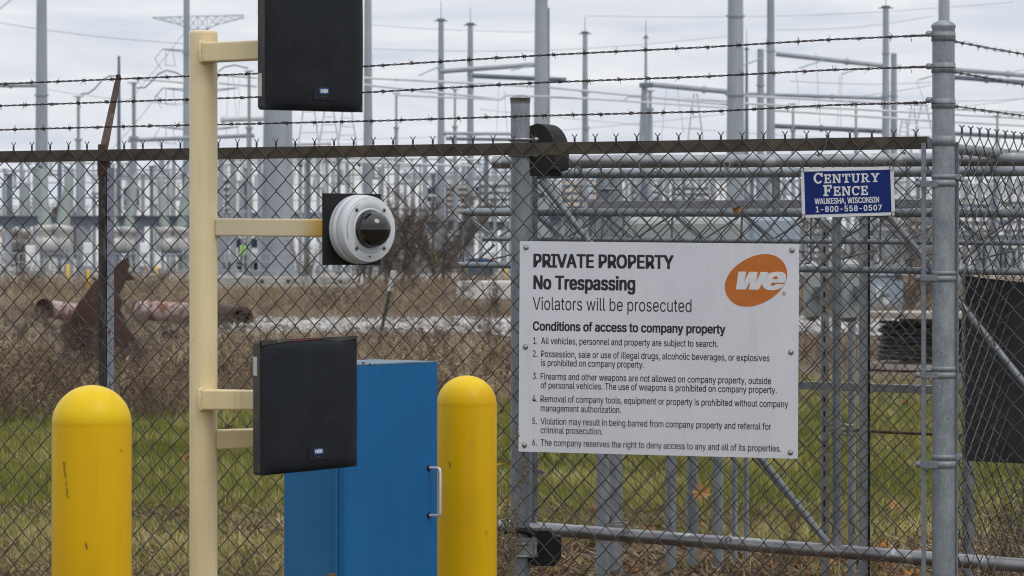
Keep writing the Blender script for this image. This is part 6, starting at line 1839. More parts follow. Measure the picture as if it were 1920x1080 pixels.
sline('PRIVATE PROPERTY', 1004, 1270, 500.5, 24.5, .033)
sline('No Trespassing', 1004, 1198, 541.5, 25, .033)
sline('Violators will be prosecuted', 1003, 1303, 580.5, 24, .0)
sline('Conditions of access to company property', 1003, 1366, 619, 16.5, .028)
body = [('1.', 1004, 1012, 644.5), ('All vehicles, personnel and property are subject to search.', 1019, 1352, 644.5), ('2.', 1003, 1012, 668.5), ('Possession, sale or use of illegal drugs, alcoholic beverages, or explosives', 1019, 1447, 669), ('is prohibited on company property.', 1019, 1214, 685.5),
        ('3.', 1003, 1012, 710.5), ('Firearms and other weapons are not allowed on company property, outside', 1018, 1450, 711), ('of personal vehicles. The use of weapons is prohibited on company property.', 1018, 1460, 727.5), ('4.', 1002, 1012, 752.5), ('Removal of company tools, equipment or property is prohibited without company', 1018, 1481, 753),
        ('management authorization.', 1018, 1171, 770.5), ('5.', 1002, 1011, 794.5), ('Violation may result in being barred from company property and referral for', 1018, 1450, 795), ('criminal prosecution.', 1018, 1136, 811.5), ('6.', 1002, 1011, 834.5), ('The company reserves the right to deny access to any and all of its properties.', 1018, 1468, 835)]
for s, a, b_, y in body: sline(s, a, b_, y, 12.2, .008)
# orange logo: tilted oval with slanted letters
mb = MB(); poly = []
cu, cv = suv(1422, 525.5)
for q in range(56):
    a = 2 * PI * q / 56; c_, s_ = math.cos(a), math.sin(a); e_ = 2 / 2.12
    x_ = math.copysign(abs(c_) ** e_, c_) * 60.5; y_ = math.copysign(abs(s_) ** e_, s_) * 43
    th_ = math.radians(31); poly.append((cu + (x_ * math.cos(th_) - y_ * math.sin(th_)) * kx, cv + (x_ * math.sin(th_) + y_ * math.cos(th_)) * ky))
mb.prism(poly, .0030, .0036, fr); link('logo_oval', mb, M['print_orange'], sg)
def zoompt(x, y): return suv(1340 + x / 7.7125, 460 + y / 7.7125)
w_poly = [(385, 380), (497, 380), (467, 520), (540, 383), (658, 383), (637, 525), (702, 385), (812, 385), (672, 640), (535, 638), (556, 510), (488, 638), (350, 638)]
mb = MB(); mb.prism([zoompt(*p) for p in w_poly], .0036, .0040, fr); link('logo_letter', mb, M['print_white'], sg)
eo = [(800, 418), (840, 395), (900, 383), (960, 381), (1010, 388), (1045, 408), (1057, 435), (1055, 480), (1044, 540), (905, 540), (862, 540), (845, 556), (843, 570), (856, 583), (880, 585), (900, 575), (915, 560), (1030, 560), (1018, 590), (985, 618), (940, 638), (880, 650), (820, 648), (765, 630), (735, 600), (724, 560), (735, 510), (765, 455)]
# the letter e: outer outline with its eye laid over it in orange
mb = MB(); mb.prism([zoompt(*p) for p in eo], .0037, .0041, fr); link('logo_letter', mb, M['print_white'], sg)
mb = MB(); mb.prism([zoompt(*p) for p in [(868, 486), (880, 462), (900, 446), (922, 444), (938, 455), (942, 470), (940, 486)]], .0041, .0044, fr); link('logo_eye', mb, M['print_orange'], sg)
mb = MB()
u_, v_0 = suv(1473.5, 550.5)
ring = [(u_ + math.cos(a) * 4.0 * kx, v_0 + math.sin(a) * 4.0 * ky) for a in [2 * PI * q / 24 for q in range(24)]]; rin = [(u_ + math.cos(a) * 3.3 * kx, v_0 + math.sin(a) * 3.3 * ky) for a in [2 * PI * q / 24 for q in range(24)]]
vs = [fr(a, b_, .0034) for a, b_ in ring + rin]; mb.add(vs, [(q, (q + 1) % 24, (q + 1) % 24 + 24, q + 24) for q in range(24)]); link('registered_ring', mb, M['print_orange'], sg)
me_ = text_mesh('R', 3.2 * kx, 4.2 * ky, .0); place(me_, lambda a, b_, w: fr(u_ - 1.5 * kx + a, v_0 - 2.1 * ky + b_, .0035)); link('registered_letter', me_, M['print_orange'], sg)
for (a, b_) in ((990, 464), (1488, 469), (989, 650), (1486, 660), (987, 834), (1485, 848)):
    uu, vv = suv(a, b_); c = fr(uu, vv, .003); nrm = Vector((-nx_, -ny_, 0))
    mb = MB(); mb.lathe(c, nrm, [(0, .0085), (.0012, .0085), (.0014, .006)], n=16); wsh = link('washer', mb, M['galv_dull'], sg)
    mb = MB(); mb.lathe(c + nrm * .001, nrm, [(0, .0064), (.002, .006), (.0038, .004), (.0044, .0015)], n=14); link('screw', mb, M['screw'], sg)

# ------------------------------------------------------------------ the blue maker's plate
BW, BH = .295, .158
fb = quad_frame([(1503.5, 316), (1677, 312), (1680, 403.5), (1506, 409)], (BW, BH), .012)
bs = root('small_sign', fb(BW / 2, 0, 0), 'small navy blue fence maker sign with white border wired to the fence', 'sign')
panel('backing', fb, 0, 0, BW, BH, 0, .0022, 'print_white', bs, rad=.003)
panel('blue_field', fb, .0105, .010, BW - .0105, BH - .0105, .0022, .0027, 'sign_blue', bs, rad=.002)
bkx, bky = BW / 174.0, BH / 93.0
def buv(px, py):
    t_ = (px - 1504.5) / 174.5; top = 316 - 4 * t_; bot = 409 - 5.5 * t_
    return (px - 1503.5 - 2.5 * (py - top) / 93.0) * bkx, BH * (1 - (py - top) / (bot - top))
# slab serif capitals drawn stroke by stroke in a unit box (width w, height 1)
def slab_letter(ch):
    t_, q = .20, .15; S = []     # stems and serifs as polygons
    R_ = lambda x0, y0, x1, y1: S.append([(x0, y0), (x1, y0), (x1, y1), (x0, y1)])
    def arcp(cx_, cy_, rx, ry, a0, a1, th=t_, n=12):
        o = [(cx_ + rx * math.cos(math.radians(a0 + (a1 - a0) * k_ / n)), cy_ + ry * math.sin(math.radians(a0 + (a1 - a0) * k_ / n))) for k_ in range(n + 1)]
        i_ = [(cx_ + (rx - th) * math.cos(math.radians(a0 + (a1 - a0) * k_ / n)), cy_ + (ry - th * .8) * math.sin(math.radians(a0 + (a1 - a0) * k_ / n))) for k_ in range(n + 1)]
        for k_ in range(n): S.append([o[k_], o[k_ + 1], i_[k_ + 1], i_[k_]])
    if ch == 'C':
        arcp(.42, .5, .42, .52, 38, 322); R_(.66, .62, .80, 1.0); w = .82
    elif ch == 'E':
        R_(.08, 0, .08 + t_, 1); R_(0, 0, .72, q); R_(0, 1 - q, .70, 1); R_(.2, .44, .52, .44 + q); R_(.58, 0, .72, .34); R_(.56, .68, .70, 1); R_(.44, .34, .55, .68); w = .74
    elif ch == 'N':
        R_(.08, 0, .24, 1); R_(.66, 0, .82, 1); S.append([(.08, 1), (.30, 1), (.82, 0), (.62, 0)]); R_(0, 0, .34, q); R_(0, 1 - q, .24, 1); R_(.56, 1 - q, .92, 1); w = .92
    elif ch == 'T':
        R_(.31, 0, .31 + t_, 1); R_(0, 1 - q, .82, 1); R_(0, .66, .14, 1); R_(.68, .66, .82, 1); R_(.18, 0, .64, q); w = .82
    elif ch == 'U':
        R_(.10, .35, .10 + t_, 1); R_(.62, .35, .78, 1); arcp(.44, .36, .34, .38, 180, 360, .17); R_(0, 1 - q, .38, 1); R_(.52, 1 - q, .88, 1); w = .88
    elif ch == 'R':
        R_(.10, 0, .10 + t_, 1); R_(0, 0, .40, q); R_(0, 1 - q, .5, 1); R_(.2, .42, .5, .42 + q * .8); arcp(.48, .71, .28, .29, -90, 90, .17); S.append([(.38, .45), (.58, .45), (.80, 0), (.60, 0)]); R_(.58, 0, .90, q); w = .9
    elif ch == 'Y':
        R_(.33, 0, .33 + t_, .5); S.append([(.06, 1), (.28, 1), (.53, .42), (.33, .42)]); S.append([(.60, 1), (.80, 1), (.53, .42), (.36, .42)]); R_(0, 1 - q, .36, 1); R_(.52, 1 - q, .88, 1); R_(.20, 0, .66, q); w = .88
    elif ch == 'F':
        R_(.10, 0, .10 + t_, 1); R_(0, 0, .42, q); R_(0, 1 - q, .72, 1); R_(.2, .42, .54, .42 + q); R_(.58, .66, .72, 1); R_(.46, .32, .57, .66); w = .76
    return S, w
def slab_word(s, px0, px1, base, cap, small):
    sizes = [cap] + [small] * (len(s) - 1); gaps = .10
    tot = 0; items = []
    for c_, h in zip(s, sizes):
        S, w = slab_letter(c_); items.append((S, w, h, tot)); tot += (w + gaps) * h
    tot -= gaps * sizes[-1]
    sx = (px1 - px0) / tot
    u0, v0 = buv(px0, base)
    for S, w, h, x_ in items:
        mb = MB()
        for j, poly in enumerate(S):
            pts = [fb(u0 + (x_ + a * h) * sx * bkx, v0 + b_ * h * bky, .0030 + j * .00002) for a, b_ in poly]
            mb.add(pts, [tuple(range(len(pts)))])
        link('raised_letter', mb, M['print_white'], bs)
slab_word('CENTURY', 1528, 1652, 344.5, 20, 17)
slab_word('FENCE', 1546.5, 1630.5, 368, 21, 17.5)
for s, a, b_, y, h, bold in (('WAUKESHA, WISCONSIN', 1530, 1651, 383, 10.5, .025), ('1-800-558-0507', 1532, 1656, 398, 10.5, .025)):
    u0, v0 = buv(a, y); u1, _ = buv(b_, y)
    me_ = text_mesh(s, u1 - u0, h * bky, bold, spacing=1.12 if s[0] == '1' else 1.0); place(me_, lambda p, q_, w: fb(u0 + p, v0 + q_, .0030)); link('printed_line', me_, M['print_white'], bs)
for (a, b_) in ((1506, 318), (1674, 315), (1508, 407), (1677, 402)):
    uu, vv = buv(a, b_); mb = MB(); c = fb(uu, vv, .004)
    mb.tube([c + Vector((.006 * math.cos(j * .9), -.002 + .004 * math.sin(j * .9), .008 * math.sin(j * .9) * (-1 if b_ > 350 else 1))) for j in range(9)], .0013, 5); link('wire_tie', mb, M['wire_dark'], bs)

# ------------------------------------------------------------------ bollards
def bollard(px, ytop, w, Z, label, mark_pts):
    r = W(w, Z) / 2; zt = P(px, ytop, Z).z; b_ = Vector((gx(px, Z), Z, 0))
    t = root('bollard', b_, label, 'bollard', 'yellow bollards')
    hs = zt - r * .98
    prof = [(0, r * 1.0), (hs - .004, r * 1.0), (hs - .002, r * .997), (hs, r * 1.0)]
    for q in range(1, 15):
        a = q / 15 * PI / 2; prof.append((hs + math.sin(a) * r * .98, r * math.cos(a)))
    prof.append((zt, .001))
    me_b = MB(); me_b.lathe((0, 0, 0), (0, 0, 1), prof, n=64)
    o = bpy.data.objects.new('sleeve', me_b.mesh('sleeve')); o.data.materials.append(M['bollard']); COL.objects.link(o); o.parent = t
    mb = MB(); mb.lathe((0, 0, 0), (0, 0, 1), [(0, r * 1.06), (.03, r * 1.06), (.035, r * 1.0)], n=48)
    o2 = bpy.data.objects.new('base_ring', mb.mesh('base_ring')); o2.data.materials.append(M['bollard']); COL.objects.link(o2); o2.parent = t
    for (mx_, my_, mw, mh, sd_) in mark_pts:
        rr = random.Random(sd_); mb = MB()
        for j in range(mw * 3):
            y_ = my_ + rr.random() ** 1.4 * mh; x_ = mx_ + rr.gauss(0, 1.3) + (y_ - my_) * .12; sz = rr.uniform(.0003, .0013) * (1 if j > 3 else 1.8)
            if j % 5 == 0: sz *= 1.4
            th = math.asin(max(-.99, min(.99, (x_ - px) / (w / 2)))); z = P(px, y_, Z).z
            c = Vector((math.sin(th) * (r + .0004), -math.cos(th) * (r + .0004), z)); tx = Vector((math.cos(th), math.sin(th), 0))
            n_ = 6; pts = [c + tx * math.cos(q * PI / 3) * sz * rr.uniform(.5, 1) + Vector((0, 0, math.sin(q * PI / 3) * sz * rr.uniform(1.2, 2.6))) for q in range(n_)]
            mb.add(pts, [tuple(range(n_))])
        o3 = bpy.data.objects.new('scuff', mb.mesh('scuff')); o3.data.materials.append(M['smear']); COL.objects.link(o3); o3.parent = t
    return t
bollard(172, 722, 149, 7.25, 'big yellow domed bollard at the lower left with a brown scuff mark', [(128, 862, 46, 70, 4), (171, 1010, 2, 12, 5), (232, 840, 2, 4, 6)])
bollard(875, 704, 113, 9.0, 'smaller yellow domed bollard right of the blue cabinet', [(843, 862, 6, 12, 7), (912, 990, 3, 60, 8)])

# ------------------------------------------------------------------ cream post with arms
CZ0 = 7.62; cx0 = gx(381.5, CZ0); cr_ = W(52.5, CZ0) / 2
stand = root('card_reader_stand', (cx0, CZ0, 0), 'cream painted steel post with four arms carrying card readers and camera', 'post')
zt = P(0, 58, CZ0).z
mb = MB(); mb.lathe((cx0, CZ0, -.02), (0, 0, 1), [(0, cr_), (zt - .004 + .02 - .004, cr_), (zt + .02 - .0025, cr_ * .975), (zt + .02 - .0005, cr_ * .90), (zt + .02, cr_ * .8)], n=48); link('upright', mb, M['cream'], stand)
def arm(p0, p1, h0, h1, zA, zB, name, mat, weld=True):
    a, b_ = P(p0[0], p0[1], zA), P(p1[0], p1[1], zB); d = (b_ - a).normalized()
    up = Vector((0, 0, 1)); sd = d.cross(up).normalized()
    mb = MB(); bm = bmesh.new(); bmesh.ops.create_cube(bm, size=1)
    L = (b_ - a).length
    H0, H1 = W(h0, zA), W(h1, zB)
    for v in bm.verts:
        H = H0 if v.co.x < 0 else H1
        v.co = Vector((v.co.x * L, v.co.y * (H0 + H1) / 2, v.co.z * H))
    bmesh.ops.bevel(bm, geom=[e_ for e_ in bm.edges], offset=.004, segments=3, profile=.5, affect='EDGES')
    u2 = sd.cross(d).normalized(); R = Matrix((d, sd * -1, u2)).transposed()
    bm.verts.ensure_lookup_table()
    mb.add([(a + b_) / 2 + R @ v.co for v in bm.verts], [tuple(v.index for v in f.verts) for f in bm.faces]); bm.free()
    o = link(name, mb, M[mat] if isinstance(mat, str) else mat, stand)
    if weld:
        mb = MB(); n = 40; pts = []
        for q in range(n + 1):
            a_ = 2 * PI * q / n; cc, ss = math.cos(a_), math.sin(a_); e_ = .28
            pts.append(a + d * .003 + sd * math.copysign(abs(cc) ** e_, cc) * H0 * .53 + u2 * math.copysign(abs(ss) ** e_, ss) * H0 * .53 + Vector((0, 0, random.uniform(-.0006, .0006))))
        mb.tube(pts, [.0038 + .0009 * math.sin(q * 2.3) for q in range(n + 1)], 8, caps=False); link('weld_bead', mb, M['cream'], o)
    return o
arm((381, 99), (497, 94), 37, 36, CZ0 - cr_ * .98, CZ0 - .085, 'arm', 'cream')
arm((381, 749), (492, 750), 38, 36, CZ0 - cr_ * .98, CZ0 - .085, 'arm', 'cream')
arm((404, 824), (486, 821), 36, 35, CZ0 + .01, CZ0 + .03, 'arm', 'cream', weld=False)
m_ = arm_cam_mat(gx(560, CZ0), gx(610, CZ0))
arm((405, 426), (640, 428), 33, 34, CZ0, CZ0 - .01, 'arm', m_, weld=False)

# ------------------------------------------------------------------ card readers
def reader(pxl, pxr, y_tl, y_bl, y_tr, y_br, Zl, th_deg, label, faded):
    """box turned so that its left side shows; pxl: front left edge, pxr: front right edge"""
    th = math.radians(th_deg); fx, fy = math.cos(th), math.sin(th)
    a = P(pxl, y_bl, Zl)
    t_ = (pxr - 960) / F
    s = (t_ * a.y - a.x) / (fx - t_ * fy)           # width of the front
    Zr = a.y + fy * s
    H = P(pxl, y_tl, Zl).z - a.z
    zb0, zb1 = a.z, P(pxr, y_br, Zr).z; zt0, zt1 = a.z + H, P(pxr, y_tr, Zr).z
    nf = Vector((fy, -fx, 0))                        # outward normal of the front
    t = root('card_reader', (a.x + fx * s / 2, a.y + fy * s / 2, a.z), label, 'card reader', 'black card readers')
    def cf(u, v_, w):                                # u 0..1 across, v 0..1 up, w metres outwards
        zb = zb0 + (zb1 - zb0) * u; ztp = zt0 + (zt1 - zt0) * u
        return Vector((a.x + fx * s * u, a.y + fy * s * u, zb + (ztp - zb) * v_)) + nf * w
    # back shell
    D = .031
    mb = MB(); 
    rad = .02
    rect = [(rad, 0), (1 - rad, 0), (1, rad), (1, 1 - rad), (1 - rad, 1), (rad, 1), (0, 1 - rad), (0, rad)]
    mb.prism(rect, -D, -.0045, cf); link('back_shell', mb, M['case_edge'], t)
    # softly pillowed front cover with rounded rim
    n = 16; V = []; Fc = []
    for j in range(n + 1):
        for i in range(n + 1):
            u, v_ = i / n, j / n
            uu = 2 * u - 1; vv = 2 * v_ - 1
            b_ = (1 - uu ** 2) * .008 + (1 - vv ** 2) * .003
            edge = max(abs(uu), abs(vv)); 
            wv = b_ - (.005 * max(0, (edge - .94) / .06) ** 2)
            # corners are slightly rounded
            cu, cv = uu, vv
            V.append(cf(.5 + cu / 2, .5 + cv / 2, wv - .0005))
    for j in range(n):
        for i in range(n):
            q = j * (n + 1) + i; Fc.append((q, q + 1, q + n + 2, q + n + 1))
    o_ = len(V)
    ringi = [i for i in range(n + 1)] + [j * (n + 1) + n for j in range(1, n + 1)] + [n * (n + 1) + i for i in range(n - 1, -1, -1)] + [j * (n + 1) for j in range(n - 1, 0, -1)]
    for q in ringi:
        u, v_ = (q % (n + 1)) / n, (q // (n + 1)) / n
        V.append(cf(.5 + (u - .5) * 1.004, .5 + (v_ - .5) * 1.004, -.0045))
    m_ = len(ringi)
    for k_ in range(m_): Fc.append((ringi[k_], o_ + k_, o_ + (k_ + 1) % m_, ringi[(k_ + 1) % m_]))
    Fc.append(tuple(o_ + k_ for k_ in range(m_)))
    mb = MB(); mb.add(V, Fc, True); link('front_cover', mb, M['black_plastic'], t)
    def pan(name, u0, v0, u1, v1, w, mat, dw=.0006, parent=t):
        mb = MB(); mb.prism([(u0, v0), (u1, v0), (u1, v1), (u0, v1)], w, w + dw, cf); return link(name, mb, M[mat], parent)
    bw = .0102
    uc, vc = .56, .135
    pan('badge_recess', uc - .105, vc - .055, uc + .105, vc + .045, bw - .0012, 'black_plastic', .0012)
    bd = pan('badge', uc - .052, vc - .012, uc + .046, vc + .034, bw + .0004, 'badge_blue')
    me_ = text_mesh('HID', .072, .024, .05, shear=0.0)
    me_ = text_mesh('HID', s * .074, H * .024, .055)
    place(me_, lambda p, q_, w: cf(uc - .040 + p / s, vc - .001 + q_ / H, bw + .0013)); link('printed_mark', me_, M['print_white'], bd)
    me_ = text_mesh('CLASS', s * .055, H * .009, .0); place(me_, lambda p, q_, w: cf(uc - .032 + p / s, vc - .034 + q_ / H, bw + .0006)); link('printed_mark', me_, M['print_grey'], t)
    # paper sticker on the left side
    def side(u, v_, w): # u along the depth 0..1 front to back
        return cf(0, v_, -.0045 - (D - .0045) * u) + Vector((-fx, -fy, 0)) * (.0006 + w)
    sy = (.10, .27) if faded == 'bottom' else (.74, .88)
    mb = MB(); mb.prism([(.40, sy[0]), (.92, sy[0]), (.92, sy[1]), (.40, sy[1])], 0, .0004, side); link('sticker', mb, M['sticker'], t)
    if faded == 'top':
        # worn strip along the top rim, with a streak of red
        mb = MB(); mb.prism([(.0, .965), (.25, .985), (.6, .992), (.78, .965), (1.0, .985), (1, 1.0), (0, 1.0)], .0003, .0012, lambda u, v_, w: cf(u, v_, w + .0035 * (1 - (2 * u - 1) ** 2))); link('worn_rim', mb, M['case_edge'], t)
        mb = MB(); mb.prism([(.3, .985), (.6, .992), (.6, .998), (.3, .996)], .0012, .0016, lambda u, v_, w: cf(u, v_, w + .0035 * (1 - (2 * u - 1) ** 2))); link('red_streak', mb, M['red_mark'], t)
    return t
M['red_mark'] = mottled('red_scrape', (0.16, 0.03, 0.03), (0.22, 0.04, 0.04), scale=30, rough=(0.6, 0.7), bmp=0)
reader(490, 671, 639, 892, 630, 874, 7.42, 43, 'lower black card reader in front of the blue cabinet', 'top')
reader(499, 682, -48, 205, -42, 210, 7.42, 43, 'upper black card reader against the sky at the top of the picture', 'bottom')

# ------------------------------------------------------------------ dome camera on a black plate
th = math.radians(40); nf = Vector((math.sin(th), -math.cos(th), 0)); uf = Vector((math.cos(th), math.sin(th), 0)); up = Vector((0, 0, 1))
KZ = 7.56; pc = P(661.5, 430, KZ)
camt = root('security_camera', pc, 'white security camera with a smoked dome on a black square plate', 'camera')
hw = W(51, KZ) / math.cos(th); hh = W(67, KZ)
def kf(u, v_, w): return pc + uf * u + up * v_ + nf * w
mb = MB(); mb.prism([(-hw, -hh), (hw, -hh), (hw, hh), (-hw, hh)], -.008, 0, kf); link('mounting_plate', mb, M['plate_black'], camt)
R1 = W(65, KZ); c0 = kf(.008, 0, 0)
mb = MB(); mb.lathe(c0, nf, [(0, R1 * .96), (.004, R1 * .985), (.010, R1 * .995), (.0105, R1 * .990), (.0112, R1 * .990), (.0115, R1 * .995), (.030, R1 * .99), (.0303, R1 * .983), (.0309, R1 * .983), (.0312, R1 * .988), (.050, R1 * .955), (.053, R1 * .945), (.0545, R1 * .925), (.0550, R1 * .90), (.0548, R1 * .895), (.0552, R1 * .885), (.0575, R1 * .80), (.0580, R1 * .62), (.0565, R1 * .60)], n=72); hs = link('housing', mb, M['cam_white'], camt)
mb = MB(); mb.lathe(c0, nf, [(.055, R1 * .62), (.0595, R1 * .60), (.0595, R1 * .56), (.0585, R1 * .55)], n=56); link('trim_ring', mb, M['cam_white'], camt)
RD = W(34.5, KZ)
prof = [(.057 + 0, RD * 1.03), (.063, RD * 1.02), (.064, RD * .99)] + [(.066 + math.sin(q / 14 * PI / 2) * RD * 1.0, RD * .99 * math.cos(q / 14 * PI / 2)) for q in range(15)]
prof[-1] = (prof[-1][0], .0008)
mb = MB(); mb.lathe(c0, nf, prof, n=64); link('dome', mb, M['dome'], camt)
for a_ in (48, 132, 228, 312):
    a_ = math.radians(a_); p = c0 + (uf * math.cos(a_) + up * math.sin(a_)) * R1 * .74 + nf * .0572
    mb = MB(); mb.lathe(p, nf, [(0, .0052), (.0014, .0052), (.0016, .003)], n=14); sc1 = link('screw', mb, M['galv_dull'], camt)
    mb = MB(); mb.lathe(p, nf, [(.0015, .0026), (.0019, .0026)], n=6); link('screw_socket', mb, M['plate_black'], sc1)
for (a0, a1, rr, zz) in ((120, 200, .83, .0578), (215, 330, .68, .0584)):
    mb = MB(); mb.tube([c0 + (uf * math.cos(math.radians(a0 + (a1 - a0) * q / 20)) + up * math.sin(math.radians(a0 + (a1 - a0) * q / 20))) * R1 * rr + nf * zz for q in range(21)], .0005, 4); link('panel_joint', mb, M['galv_dull'], camt)
for (u, v_) in ((-.012, -.048), (-.014, -.064)):
    mb = MB(); mb.lathe(c0 + uf * (u + .012) + up * v_ + nf * .0575, nf, [(0, .0022), (.001, .0022)], n=10); link('indicator', mb, M['plate_black'], camt)

# ------------------------------------------------------------------ blue cabinet
BZ = 8.35
th = math.radians(50); fx, fy = math.cos(th), math.sin(th)
bx0, by0 = gx(645, BZ), BZ
t_ = (820 - 960) / F; Wf = (t_ * by0 - bx0) / (fx - t_ * fy)
t2 = (528 - 960) / F
# side goes back to the left: direction (-sin, cos)
sx_, sy_ = -math.sin(th), math.cos(th)
Ds = (t2 * by0 - bx0) / (sx_ - t2 * sy_)
ztf = P(0, 684, BZ).z
cab = root('blue_cabinet', (bx0 + fx * Wf / 2, by0 + fy * Wf / 2, 0), 'tall blue steel cabinet with a silver pull handle beside the bollard', 'cabinet')
def bf(u, v_, w): return Vector((bx0 + fx * u + sx_ * w, by0 + fy * u + sy_ * w, v_))
mb = MB(); mb.prism([(.010, 0), (Wf - .004, 0), (Wf - .004, ztf - .004), (.010, ztf - .004)], .022, Ds, bf); link('body', mb, M['blue_side'], cab)
# top lid: slightly higher at the back right
M['blue_sky_sheen'] = mottled('sky_sheen_blue_lid', (0.10, 0.16, 0.22), (0.17, 0.21, 0.25), scale=12, rough=(0.6, 0.8), bmp=0)  # grey-blue sky reflection painted into the lid colour
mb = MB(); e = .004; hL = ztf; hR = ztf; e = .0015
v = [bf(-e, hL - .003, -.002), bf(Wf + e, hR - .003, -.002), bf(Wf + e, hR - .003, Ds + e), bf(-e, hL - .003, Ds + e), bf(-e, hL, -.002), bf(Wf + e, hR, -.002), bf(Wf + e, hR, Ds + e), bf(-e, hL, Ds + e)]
mb.add(v, [(0, 3, 2, 1), (4, 5, 6, 7), (0, 1, 5, 4), (1, 2, 6, 5), (2, 3, 7, 6), (3, 0, 4, 7)]); link('lid', mb, M['blue_sky_sheen'], cab)
mb = MB()
c_ = bf(Wf / 2, .0, .008); Rm = Matrix(((fx, sx_, 0), (fy, sy_, 0), (0, 0, 1)))
mb.box(bf(Wf * .5 + .0, (ztf - .003) / 2, .0095), (Wf, .0225, ztf - .003), R=Rm, bev=.003); door = link('door', mb, M['blue'], cab)
# dark joint on the side face, between the door return and the side panel
tj = (627.5 - 960) / F; wj = (tj * by0 - bx0) / (sx_ - tj * sy_)
mb = MB(); mb.box(bf(.0005, (ztf - .01) / 2, (wj + .0205) / 2), (.003, wj - .0205 - .003, ztf - .012), R=Rm); link('edge_strip', mb, M['blue_side'], cab)
mb = MB(); mb.box(bf(.0108, (ztf - .01) / 2, wj + .0005), (.003, .0055, ztf - .012), R=Rm); link('dark_joint', mb, M['plate_black'], cab)
# handle
def hp(px, py): 
    t3 = (px - 960) / F; u = (t3 * by0 - bx0) / (fx - t3 * fy); return u, EYE - (py - YH) / F * (by0 + fy * u)
u0, z0_ = hp(803, 877); u1, z1_ = hp(803, 966)
out = .042
pts = [bf(u0, z0_, -.002), bf(u0, z0_, -out * .82), bf(u0, z0_ - .002, -out * .95), bf(u0, z0_ - .008, -out), bf(u0, z1_ + .008, -out), bf(u0, z1_ + .002, -out * .95), bf(u0, z1_, -out * .82), bf(u0, z1_, -.002)]
mb = MB(); mb.tube(pts, .0042, 12); hd = link('handle', mb, M['alu'], door)
for z in (z0_, z1_):
    mb = MB(); mb.lathe(bf(u0, z, -.002), (bf(0, 0, -1) - bf(0, 0, 0)), [(0, .008), (.002, .008), (.004, .005)], n=14); link('handle_rose', mb, M['plate_black'], door)
# rust chips along the lid
for (px_c, py_c, s_) in ((679, 675, .006), (692, 677, .005), (684, 674, .003), (702, 677, .003)):
    u, z = hp(px_c, py_c + 6); mb = MB(); rr = random.Random(px_c); mb.add([bf(u + math.cos(q) * s_ * rr.uniform(.6, 1.2), z + math.sin(q) * s_ * .5, -.0028) for q in [k_ * PI / 3.5 for k_ in range(7)]], [tuple(range(7))]); link('rust_chip', mb, M['rust_cap'], cab)
mb = MB(); q = bf(-.03, P(0, 1090, 8.3).z, -.01); 
mb.lathe(P(622, 1094, 8.25), (0, 0, 1), [(0, .012), (.018, .014), (.024, .012), (.028, .004)], n=16)
link('round_knob', mb, M['rust_cap'], cab)

# ------------------------------------------------------------------ leaves caught in the wire and the weed at the fence
def caught_leaf(px, py, Z, size, rot, mat, label, curl=.5, yaw=0.2, pitch=.4, w=1.0):
    V, Fc = leaf_template(size, curl); R = Euler((math.radians(90) + pitch, rot, yaw)).to_matrix()
    R = Euler((math.radians(78) + pitch, 0, yaw)).to_matrix() @ Euler((0, 0, rot)).to_matrix()
    c = P(px, py, Z); mb = MB(); mb.add([c + R @ Vector((v[0] * w, v[1], v[2])) for v in V], [tuple(f) for f in Fc], False)
    # thin second skin gives the leaf its thickness
    mb.add([c + R @ Vector((v[0] * w, v[1], v[2] + .0008)) for v in V], [tuple(reversed(f)) for f in Fc], False)
    # stalk
    s0 = c + R @ Vector((0, -size * .2, .004)); s1 = c + R @ Vector((size * .1, -size * 1.3, .002))
    t = root('caught_leaf', c, label, 'leaf'); link('blade', mb, M[mat], t)
    mb = MB(); mb.tube([s0, (s0 + s1) / 2 + Vector((.003, 0, 0)), s1], .0012, 5); link('stalk', mb, M[mat], t)
def fZ(px): return Z0 + uy * fs_at(px)
caught_leaf(1315, 925, fZ(1315) + .022, .035, .25, 'leaf_tan', 'tan maple leaf caught in the mesh below the big sign', .35, .1, .1)
caught_leaf(1380, 389, fZ(1380) + .018, .026, 1.4, 'leaf_orange', 'curled orange leaf caught in the mesh above the big sign', 1.1, .5, .6, .7)
caught_leaf(344, 860, fZ(344) - .01, .024, -.6, 'leaf_orange', 'brown curled leaf caught in the mesh left of the cream post', .9, .6, .2, .5)
caught_leaf(936, 772, fZ(936) + .02, .020, 1.9, 'leaf_orange', 'small brown leaf caught in the mesh right of the right bollard', .9, .9, .2, .5)
caught_leaf(1237, 872, 11.9, .022, .2, 'leaf_tan', 'pale leaf leaning on the grass just under the big sign', .5, .4, .2, .6)
caught_leaf(1676, 947, 12.9, .030, .6, 'leaf_tan', 'orange leaf standing in the grass left of the corner post', .4, .2, .1, .9)

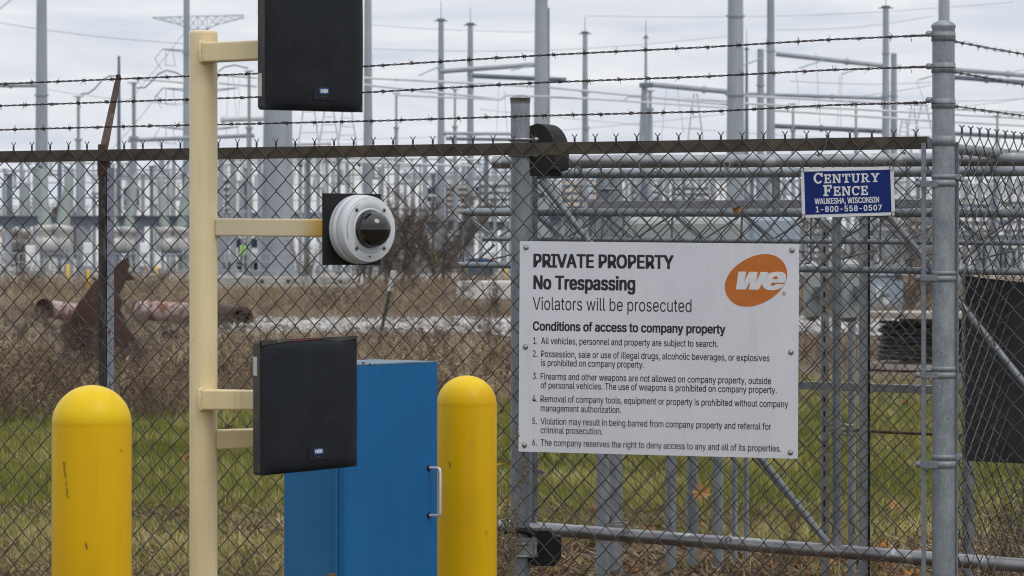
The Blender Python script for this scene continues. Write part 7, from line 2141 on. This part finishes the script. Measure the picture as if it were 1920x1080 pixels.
def stalk_plant(px, ybase_off, Z, h, label, seed, lean=.0, n=1, sc_=1.0, name='dried_weed'):
    r = random.Random(seed); b_ = Vector((gx(px, Z), Z, 0)); t = root(name, b_, label, 'plant')
    st = MB(); hd_ = MB()
    for k in range(n):
        p0 = b_ + Vector((r.gauss(0, .02), r.gauss(0, .02), 0)); hh = h * r.uniform(.8, 1.0) if k else h
        pts = []
        for j in range(13):
            f = j / 12; pts.append(p0 + Vector((lean * f + .012 * math.sin(f * 7 + k), .01 * math.sin(f * 5), hh * f)))
        st.tube(pts, [.0024 * sc_ * (1 - .6 * j / 12) for j in range(13)], 5)
        for j in range(int(60 * sc_)):
            f = r.uniform(.3, 1.0); p = pts[int(f * 12)].lerp(pts[min(12, int(f * 12) + 1)], r.random())
            a = r.uniform(0, 2 * PI); l = r.uniform(.01, .055) * (1.25 - f); q = p + Vector((math.cos(a) * l, math.sin(a) * l * .6, l * r.uniform(.2, 1.1)))
            st.tube([p, q], [.0010, .0006], 3, caps=False)
            for _ in range(5):
                c = p.lerp(q, r.uniform(.3, 1.15)); s_ = r.uniform(.0018, .0048)
                hd_.add([c + Vector((r.uniform(-s_, s_), r.uniform(-s_, s_), r.uniform(-s_, s_))) for _q in range(4)], [(0, 1, 2), (0, 2, 3), (0, 3, 1)])
    link('stem', st, M['weed_dry'], t); link('seed_head', hd_, M['weed_dry'], t)
M['weed_dry'] = mottled('dry_goldenrod', (0.10, 0.085, 0.045), (0.26, 0.21, 0.12), scale=60, rough=(0.8, 0.9), bmp=0)
stalk_plant(944, 0, 9.85, .66, 'tall dried goldenrod standing between the right bollard and the gate post', 3, .035, 2, 1.3)
stalk_plant(938, 0, 9.75, .42, 'shorter brown weed crowding the foot of the gate post', 4, .01, 3)
stalk_plant(1488, 0, 11.4, .30, 'dark dry weed stalk below the lower right corner of the big sign', 6, .005, 2)
stalk_plant(1880, 0, 10.9, .36, 'dark dry weed behind the right fence under the black panel', 7, .01, 3)
stalk_plant(1906, 0, 10.6, .46, 'dried weed stalk nearest the right edge of the picture', 8, -.01, 3)
stalk_plant(1868, 0, 10.4, .28, 'small dry weed behind the right fence', 9, .01, 2)
stalk_plant(1438, 0, 11.0, .16, 'low dry weed stalk behind the gate bottom tube', 10, .01, 2)
